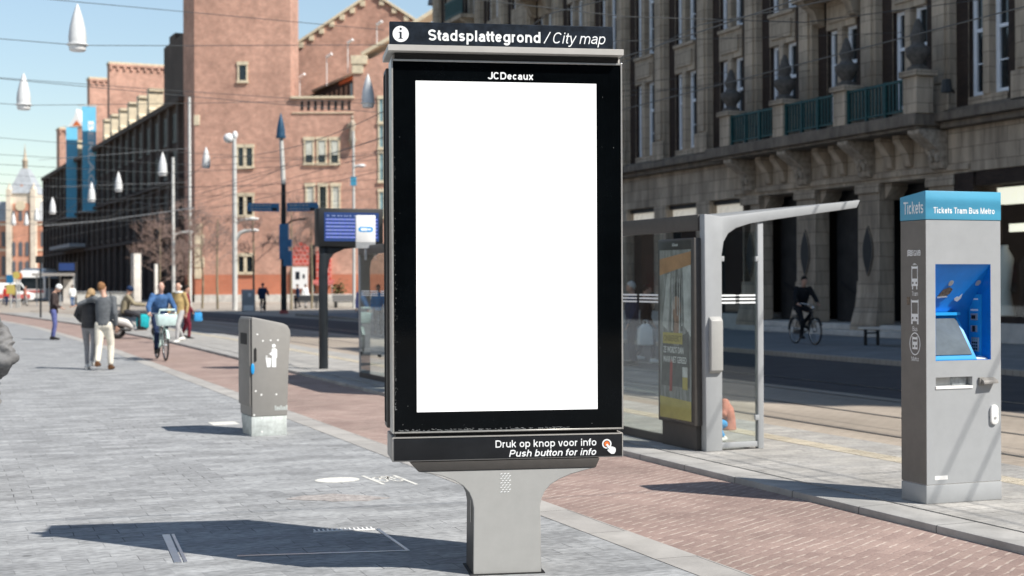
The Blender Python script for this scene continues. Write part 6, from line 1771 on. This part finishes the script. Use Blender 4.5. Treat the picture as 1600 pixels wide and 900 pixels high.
C_['black_cloth'] = cloth("black_cloth", (0.012, 0.013, 0.016), 0.25); C_['salmon'] = cloth("salmon_fleece", (0.48, 0.20, 0.15), 0.2)
C_['bright_blue'] = cloth("bright_blue_cloth", (0.05, 0.30, 0.62), 0.15); C_['lavender'] = cloth("lavender_shirt", (0.28, 0.28, 0.52), 0.2); C_['red_cloth'] = cloth("red_cloth", (0.5, 0.05, 0.04), 0.2)
def ground_at(px, py, z=0.0):
    return gp(px, py, z)
FACE_AWAY = YAW; FACE_CAM = YAW + math.pi; FACE_RIGHT = YAW - math.pi / 2; FACE_LEFT = YAW + math.pi / 2

# couple walking away on the pavement
J = stand(1.66, -0.16, 0.04)
J['wrR'] = V((0.30, 0.02, 0.98)); J['elR'] = V((0.27, -0.05, 1.15)); J['wrL'] = V((-0.2, 0.12, 0.98)); J['elL'] = V((-0.27, -0.02, 1.12))
J['head'] = J['head'] + V((0.02, 0.01, 0))
person("woman walking away in black puffer jacket and grey leggings, blond hair", ground_at(140, 577), FACE_AWAY, J, C_['puffer'], C_['grey_leggings'], C_['white_shoe'], C_['hair_blond'], hairstyle='bob', bulk=1.06, hem=0.04, legbulk=0.9)
J = stand(1.80, 0.13, 0.05)
J['elL'] = V((-0.36, 0.08, 1.42)); J['wrL'] = V((-0.57, 0.02, 1.33))
J['head'] = J['head'] + V((-0.05, 0.0, 0))
person("man walking away in grey sweater and cream trousers, arm round the woman", ground_at(163, 578), FACE_AWAY, J, C_['grey_sweater'], C_['cream_trousers'], C_['brown_shoe'], C_['hair_ginger'], hem=0.06, legbulk=1.08)
# beanie
J = stand(1.78, 0.03, 0.0, 0.04)
J['elL'] = V((-0.23, 0.02, 1.13)); J['wrL'] = V((-0.12, 0.22, 1.02)); J['elR'] = V((0.23, 0.02, 1.13)); J['wrR'] = V((0.12, 0.22, 1.02)); J['head'] = J['head'] + V((0, 0.06, -0.03))
person("person in white beanie, dark jacket and blue jeans standing at the path", ground_at(84, 531), FACE_RIGHT + 0.2, J, C_['brown_jacket'], C_['denim_violet'], C_['black_shoe'], C_['white_knit'], hairstyle='beanie', look=(0, 1, -0.4))
# cut-off person at the left edge, walking away
J = stand(1.74, 0.12, 0.0)
J['elR'] = V((0.32, -0.10, 1.12)); J['wrR'] = V((0.20, 0.16, 1.02)); J['elL'] = V((-0.30, -0.06, 1.12)); J['wrL'] = V((-0.2, 0.16, 1.02))
person("person in crumpled grey jacket cut off at the picture's left edge", cw(-4.62, 12.1, 0.0), FACE_AWAY + 0.15, J, C_['crumpled'], C_['denim_dark'], C_['black_shoe'], C_['hair_dark'], bulk=1.25, voxel=0.012, folds=0.034, hem=0.22)
# walker in mustard jacket stepping off the platform
J = stand(1.80, -0.22, -0.06)
person("man in mustard jacket and pale grey trousers striding on the platform edge", ground_at(280, 536, 0.0), FACE_CAM - 0.5, J, C_['mustard'], C_['pale_trousers'], C_['white_shoe'], C_['hair_grey'], hairstyle='bald', hood=C_['white_knit'])
J = stand(1.72, 0.14, 0.05)
pm = person("person in maroon coat with a blue bag behind the man in mustard", ground_at(291, 531, 0.0), FACE_RIGHT, J, C_['maroon'], C_['maroon'], C_['black_shoe'], C_['hair_dark'], hem=0.25)
BAGK = 0.72
bg_p = pm.location + Vector((0.36, -0.05, 0.60))
t = thing("shopping_bag", bg_p, "bright blue shopping bag carried by the person in maroon", "bag")
t.scale = (BAGK,) * 3
b = MB(); b.prism([(-0.19, 0.02), (-0.14, -0.03), (0.14, -0.03), (0.19, 0.02), (0.16, 0.36), (-0.16, 0.36)], -0.08, 0.08, 'xz'); b.build("pouch", C_['bright_blue'], t, bevel=0.03)
b = MB(); b.tube([(-0.08, 0, 0.36), (-0.05, 0, 0.47), (0.05, 0, 0.47), (0.08, 0, 0.36)], 0.012, n=6); b.build("strap", C_['bright_blue'], t)
# dark figure on the square
# ---------------------------------------------------------------- bicycles
def bicycle(loc, rz, label, frame, basket=None, lever=0.0):
    t = thing("bicycle", loc, label, "bicycle", rz)
    def wheel(y):
        q = MB(); q.torus((0, 0, 0), 0.335, 0.022, 'x', 30, 8); w = q.build("wheel", M['rubber'], t, smooth=70); w.location = (0, y, 0.357)
        q = MB(); q.torus((0, 0, 0), 0.305, 0.010, 'x', 30, 6); q.build("rim", M['chrome'], w, smooth=70)
        q = MB()
        for k in range(16):
            a = 2 * math.pi * k / 16; q.tube([(0.02 * (-1) ** k, 0, 0), (0, 0.305 * math.cos(a), 0.305 * math.sin(a))], 0.003, n=4)
        q.tube([(-0.05, 0, 0), (0.05, 0, 0)], 0.022, n=8); q.build("spokes", M['chrome'], w)
    wheel(-0.56); wheel(0.56)
    q = MB()
    q.tube([(0, 0.36, 0.98), (0, 0.43, 0.68)], 0.02); q.tube([(0, -0.12, 0.30), (0, -0.25, 0.86)], 0.018)
    q.tube([(0, 0.42, 0.72), (0, 0.15, 0.38), (0, -0.12, 0.30)], 0.02); q.tube([(0, 0.40, 0.82), (0, 0.1, 0.5), (0, -0.18, 0.46)], 0.014)
    for x in (-0.05, 0.05):
        q.tube([(x * .4, -0.12, 0.30), (x, -0.56, 0.357)], 0.011); q.tube([(x * .4, -0.23, 0.80), (x, -0.56, 0.357)], 0.010); q.tube([(x, 0.435, 0.66), (x, 0.49, 0.5), (x, 0.56, 0.357)], 0.012)
    q.build("frame", frame, t, smooth=70)
    for y in (-0.56, 0.56):
        q = MB(); pts = [(0, y + 0.385 * math.cos(a), 0.357 + 0.385 * math.sin(a)) for a in [rad(15 + 150 * k / 12 + (10 if y > 0 else 15)) for k in range(13)]]; q.tube(pts, [(0.028, 0.006)] * 13, n=6, ref=(1, 0, 0)); q.build("mudguard", frame, t, smooth=70)
    q = MB(); q.tube([(-0.29, 0.18, 1.06), (-0.25, 0.30, 1.09), (-0.06, 0.37, 1.06), (0.06, 0.37, 1.06), (0.25, 0.30, 1.09), (0.29, 0.18, 1.06)], 0.012); q.tube([(0, 0.355, 1.0), (0, 0.37, 1.06)], 0.016)
    hb = q.build("handlebar", M['chrome'], t, smooth=70)
    q = MB(); q.ell((0, 0.45, 0.98), 0.045, 0.05, 0.045); q.build("headlight", M['chrome'], t)
    q = MB(); q.ell((0, -0.30, 0.90), 0.085, 0.14, 0.035); q.tube([(0, -0.25, 0.8), (0, -0.27, 0.89)], 0.014); q.build("saddle", M['rubber'], t, smooth=70)
    q = MB(); q.box(-0.08, 0.08, -0.85, -0.38, 0.755, 0.77); q.tube([(0.07, -0.7, 0.757), (0.05, -0.56, 0.357)], 0.006); q.tube([(-0.07, -0.7, 0.757), (-0.05, -0.56, 0.357)], 0.006); q.build("rack", M['dark_iron'], t)
    q = MB(); q.box(0.04, 0.06, -0.58, -0.05, 0.27, 0.40); q.build("chain_guard", frame, t, bevel=0.008)
    for s, yy, z in ((1, 0.05, 0.16), (-1, -0.29, 0.44)):
        q = MB(); q.tube([(0.06 * s, -0.12, 0.30), (0.08 * s, yy, z)], 0.009); q.box(0.08 * s - (0.0 if s > 0 else 0.09), 0.08 * s + (0.09 if s > 0 else 0.0), yy - 0.035, yy + 0.035, z - 0.012, z + 0.012); q.build("pedal", M['dark_iron'], t)
    if basket:
        q = MB(); q.hexa([(-0.19, 0.50, 0.80), (0.19, 0.50, 0.80), (0.19, 0.78, 0.80), (-0.19, 0.78, 0.80), (-0.23, 0.46, 1.06), (0.23, 0.46, 1.06), (0.23, 0.83, 1.06), (-0.23, 0.83, 1.06)]); q.build("front_crate", basket, t, bevel=0.02)
        q = MB(); q.tube([(-0.19, 0.80, 1.08), (-0.17, 0.80, 1.17), (0.17, 0.80, 1.17), (0.19, 0.80, 1.08)], 0.02); q.build("crate_handle", basket, t)
    return t
def rider(lean=0.05):
    J = dict(k=1.0, pel=V((0, -0.28, 1.0)), chest=V((0, -0.2 + lean, 1.30)), neck=V((0, -0.16 + lean * 2, 1.53)), head=V((0, -0.11 + lean * 2.2, 1.69)))
    for s, n in ((-1, 'L'), (1, 'R')):
        J['sh' + n] = V((.185 * s, -0.16 + lean * 1.9, 1.475)); J['el' + n] = V((.30 * s, -0.02 + lean, 1.22)); J['wr' + n] = V((.29 * s, 0.16, 1.10)); J['hip' + n] = V((.095 * s, -0.26, 0.97))
    J['knR'] = V((.12, 0.10, 0.62)); J['anR'] = V((.11, 0.00, 0.25)); J['knL'] = V((-.12, 0.16, 0.86)); J['anL'] = V((-.11, -0.30, 0.54))
    J['ftR'] = V((0.05, 1, -0.1)); J['ftL'] = V((-0.05, 1, -0.35))
    return J
mint = mat("mint_white_paint", (0.55, 0.70, 0.66), 0.35, var=0.1, ns=8); mintbox = mat("pale_cyan_crate", (0.60, 0.78, 0.76), 0.5, var=0.15, ns=10)
blackp = mat("black_frame_paint", (0.015, 0.016, 0.018), 0.35, var=0.1)
p = ground_at(252, 562)
dirn = math.pi + 0.03
bicycle(p, dirn, "pale mint bicycle with a light front crate ridden towards the viewer", mint, mintbox)
person("bald man in denim jacket and dark jeans riding the mint bicycle", p, dirn, rider(), C_['denim'], C_['denim_dark'], C_['black_shoe'], C_['hair_grey'], skin=SKIN_D, hairstyle='bald', bulk=1.1, hem=0.06)
p = ground_at(1258, 538, 0.088)
dirn = FACE_RIGHT - 1.3
bicycle(p, dirn, "dark bicycle ridden in the shade in front of the store doorways", blackp)
person("cyclist in black clothes riding in the shade before the store", p, dirn, rider(0.03), C_['black_cloth'], C_['black_cloth'], C_['black_shoe'], C_['hair_dark'], bulk=1.12, hem=0.1)
p = at(411, 488, 88); p.z = -0.03
bicycle(p, FACE_AWAY, "small dark bicycle ridden away across the sunny square", blackp)
person("cyclist in hooded navy coat riding away across the sunny square", p, FACE_AWAY, rider(0.0), C_['navy'], C_['black_cloth'], C_['black_shoe'], C_['navy'], hairstyle='beanie', bulk=1.3, hem=0.16)
# ---------------------------------------------------------------- scooter and its rider
p = ground_at(215, 529)
rzs = FACE_RIGHT + 0.25
t = thing("motor_scooter", p, "pale grey motor scooter with a turquoise bag crossing the cycle path", "scooter", rzs)
cream_p = mat("pale_grey_scooter_paint", (0.56, 0.55, 0.52), 0.3, var=0.06, ns=6)
for y in (-0.62, 0.66):
    q = MB(); q.torus((0, 0, 0), 0.175, 0.065, 'x', 24, 10); w = q.build("wheel", M['rubber'], t, smooth=70); w.location = (0, y, 0.24)
    q = MB(); q.tube([(-0.04, 0, 0), (0.04, 0, 0)], 0.115, n=16); q.build("rim", M['chrome'], w)
q = MB()
q.tube([(0, -0.92, 0.62), (0, -0.72, 0.60), (0, -0.35, 0.52), (0, -0.12, 0.34)], [(.10, .07), (.19, .14), (.19, .16), (.12, .08)], 14, (1, 0, 0)); q.tube([(0, -0.15, 0.29), (0, 0.30, 0.29)], [(.17, .035), (.15, .035)], 12, (1, 0, 0))
q.tube([(0, 0.28, 0.27), (0, 0.36, 0.5), (0, 0.44, 0.8), (0, 0.47, 0.95)], [(.16, .03), (.20, .04), (.17, .05), (.10, .05)], 12, (1, 0, 0)); q.tube([(0, 0.50, 0.42), (0, 0.66, 0.44), (0, 0.86, 0.34)], [(.07, .04), (.09, .05), (.06, .03)], 10, (1, 0, 0))
q.build("body", cream_p, t, smooth=70)
q = MB(); q.tube([(0, -0.85, 0.74), (0, -0.5, 0.78), (0, -0.15, 0.74)], [(.13, .05), (.15, .06), (.11, .05)], 12, (1, 0, 0)); q.build("saddle", M['rubber'], t, smooth=70)
q = MB(); q.tube([(0, 0.66, 0.24), (0, 0.52, 0.62), (0, 0.46, 1.0)], 0.03); q.tube([(-0.32, 0.36, 1.04), (-0.1, 0.46, 1.02), (0.1, 0.46, 1.02), (0.32, 0.36, 1.04)], 0.02); q.build("handlebar", M['dark_iron'], t, smooth=70)
q = MB(); q.ell((0, 0.56, 0.98), 0.09, 0.06, 0.09); q.build("headlight", M['white'], t)
q = MB(); q.ell((0, -0.95, 0.64), 0.10, 0.04, 0.05); q.build("tail_light", M['tile'], t)
q = MB(); q.tube([(0.13, -0.2, 0.27), (0.15, -0.85, 0.33)], [0.04, 0.055], 10); q.build("exhaust", M['dark_iron'], t)
for s in (-1, 1):
    q = MB(); q.tube([(0.26 * s, 0.40, 1.05), (0.30 * s, 0.40, 1.2)], 0.008); q.ell((0.31 * s, 0.40, 1.25), 0.06, 0.02, 0.05); q.build("mirror", M['dark_iron'], t)
tb = thing("scooter_bag", t.location + Matrix.Rotation(rzs, 3, 'Z') @ Vector((0.04, 0.18, 0.33)), "turquoise bag standing on the scooter's footboard", "bag", rzs)
q = MB(); q.prism([(-0.22, 0.0), (0.17, 0.0), (0.21, 0.3), (0.10, 0.46), (-0.14, 0.46), (-0.24, 0.3)], -0.20, 0.18, 'yz'); q.build("pouch", cloth("turquoise_cloth", (0.02, 0.40, 0.45), 0.25), tb, bevel=0.06)
q = MB(); q.tube([(0, -0.08, 0.46), (0, -0.05, 0.53), (0, 0.05, 0.53), (0, 0.08, 0.46)], 0.012, n=6); q.build("strap", M['dark_iron'], tb)
J = dict(k=1.0, pel=V((0, -0.40, 0.90)), chest=V((0, -0.36, 1.18)), neck=V((0, -0.30, 1.41)), head=V((0, -0.24, 1.57)))
for s, n in ((-1, 'L'), (1, 'R')):
    J['sh' + n] = V((.185 * s, -0.30, 1.36)); J['el' + n] = V((.28 * s, -0.10, 1.12)); J['wr' + n] = V((.30 * s, 0.26, 1.08)); J['hip' + n] = V((.11 * s, -0.38, 0.88)); J['kn' + n] = V((.24 * s, 0.06, 0.74)); J['an' + n] = V((.24 * s, 0.05, 0.40))
person("scooter rider in olive beige jacket and dark cap seated on pale scooter", t.location, rzs, J, C_['olive'], C_['dark_trousers'], C_['black_shoe'], C_['navy'], hairstyle='helmet', hem=0.08, bulk=1.12)
# ---------------------------------------------------------------- people behind the shelter glass
J = stand(1.78, 0.02, 0.02)
pq = at(988, 556, 30); pq.z = -0.01
pp = person("grey haired man in navy jacket with white bag beyond the shelter glass", pq, FACE_LEFT, J, C_['navy'], C_['denim_dark'], C_['black_shoe'], C_['hair_grey'], bulk=1.12)
t = thing("shopping_bag", pp.location + Vector((0.12, -0.36, 0.45)), "white plastic bag carried by the grey haired man", "bag")
b = MB(); b.prism([(-0.17, 0.0), (0.17, 0.0), (0.15, 0.34), (0.06, 0.44), (-0.06, 0.44), (-0.15, 0.34)], -0.07, 0.07, 'xz'); b.build("pouch", C_['white_knit'], t, bevel=0.03)
b = MB(); b.tube([(-0.05, 0, 0.43), (-0.03, 0, 0.52), (0.03, 0, 0.52), (0.05, 0, 0.43)], 0.01, n=6); b.build("strap", C_['white_knit'], t)
pq = at(1009, 556, 31); pq.z = -0.01
person("person in black coat walking on the road beyond the shelter glass", pq, FACE_RIGHT, stand(1.72, 0.18, 0.06), C_['black_cloth'], C_['denim_dark'], C_['white_shoe'], C_['hair_dark'])
# child crouching by the shelter end frame
J = dict(k=0.58, pel=V((0, -0.06, 0.19)), chest=V((0, -0.03, 0.33)), neck=V((0, 0.02, 0.44)), head=V((0, 0.06, 0.52)))
for s, n in ((-1, 'L'), (1, 'R')):
    J['sh' + n] = V((.10 * s, 0.01, 0.41)); J['el' + n] = V((.15 * s, 0.06, 0.30)); J['wr' + n] = V((.10 * s, 0.16, 0.25)); J['hip' + n] = V((.06 * s, -0.04, 0.18)); J['kn' + n] = V((.09 * s, 0.13, 0.22)); J['an' + n] = V((.08 * s, 0.02, 0.05))
pq = gp(1126, 689, PZ)
person("small child in salmon fleece and blue trousers crouching behind shelter glass", pq, FACE_LEFT + 0.4, J, C_['salmon'], C_['bright_blue'], C_['white_shoe'], C_['salmon'], hairstyle='beanie', bulk=1.35, voxel=0.02)
for px, D, top, lab, sd in ((567, 52, 'lavender', "person in lavender shirt seen through the farther shelter's glass", .1), (591, 50, 'bright_blue', "person in bright blue top seen through the farther shelter's glass", -.1)):
    pq = at(px, 500, D); pq.z = -0.01
    person(lab, pq, FACE_CAM + sd, stand(1.72, 0.05, 0.03), C_[top], C_['dark_trousers'], C_['brown_shoe'], C_['hair_dark'])
# people far off
far = [(465, 102, 'navy', 'dark_trousers', "tiny person in navy sitting area of the square, left of display pole"),
       (477, 104, 'white_knit', 'pale_trousers', "tiny person in white on the square beside the display pole"),
       (8, 128, 'white_knit', 'denim_dark', "tiny person in white at the far left crossing"),
       (22, 131, 'mustard', 'denim_dark', "tiny person in mustard at the far left crossing"),
       (39, 122, 'salmon', 'pale_trousers', "tiny person in salmon in front of the far tram"),
       (10, 120, 'red_cloth', 'denim_dark', "tiny person in red at the far left crossing"),
       (113, 112, 'white_knit', 'denim', "tiny person in white beside the far tram shelter")]
for px, D, a, l, lab in far:
    pq = at(px, 470, D); pq.z = -0.02 if px > 100 else -0.03
    person(lab, pq, FACE_CAM + px * 0.7, stand(1.74, 0.12, 0.05), C_[a], C_[l], C_['black_shoe'], C_['hair_dark'], voxel=0.035, bulk=1.1)
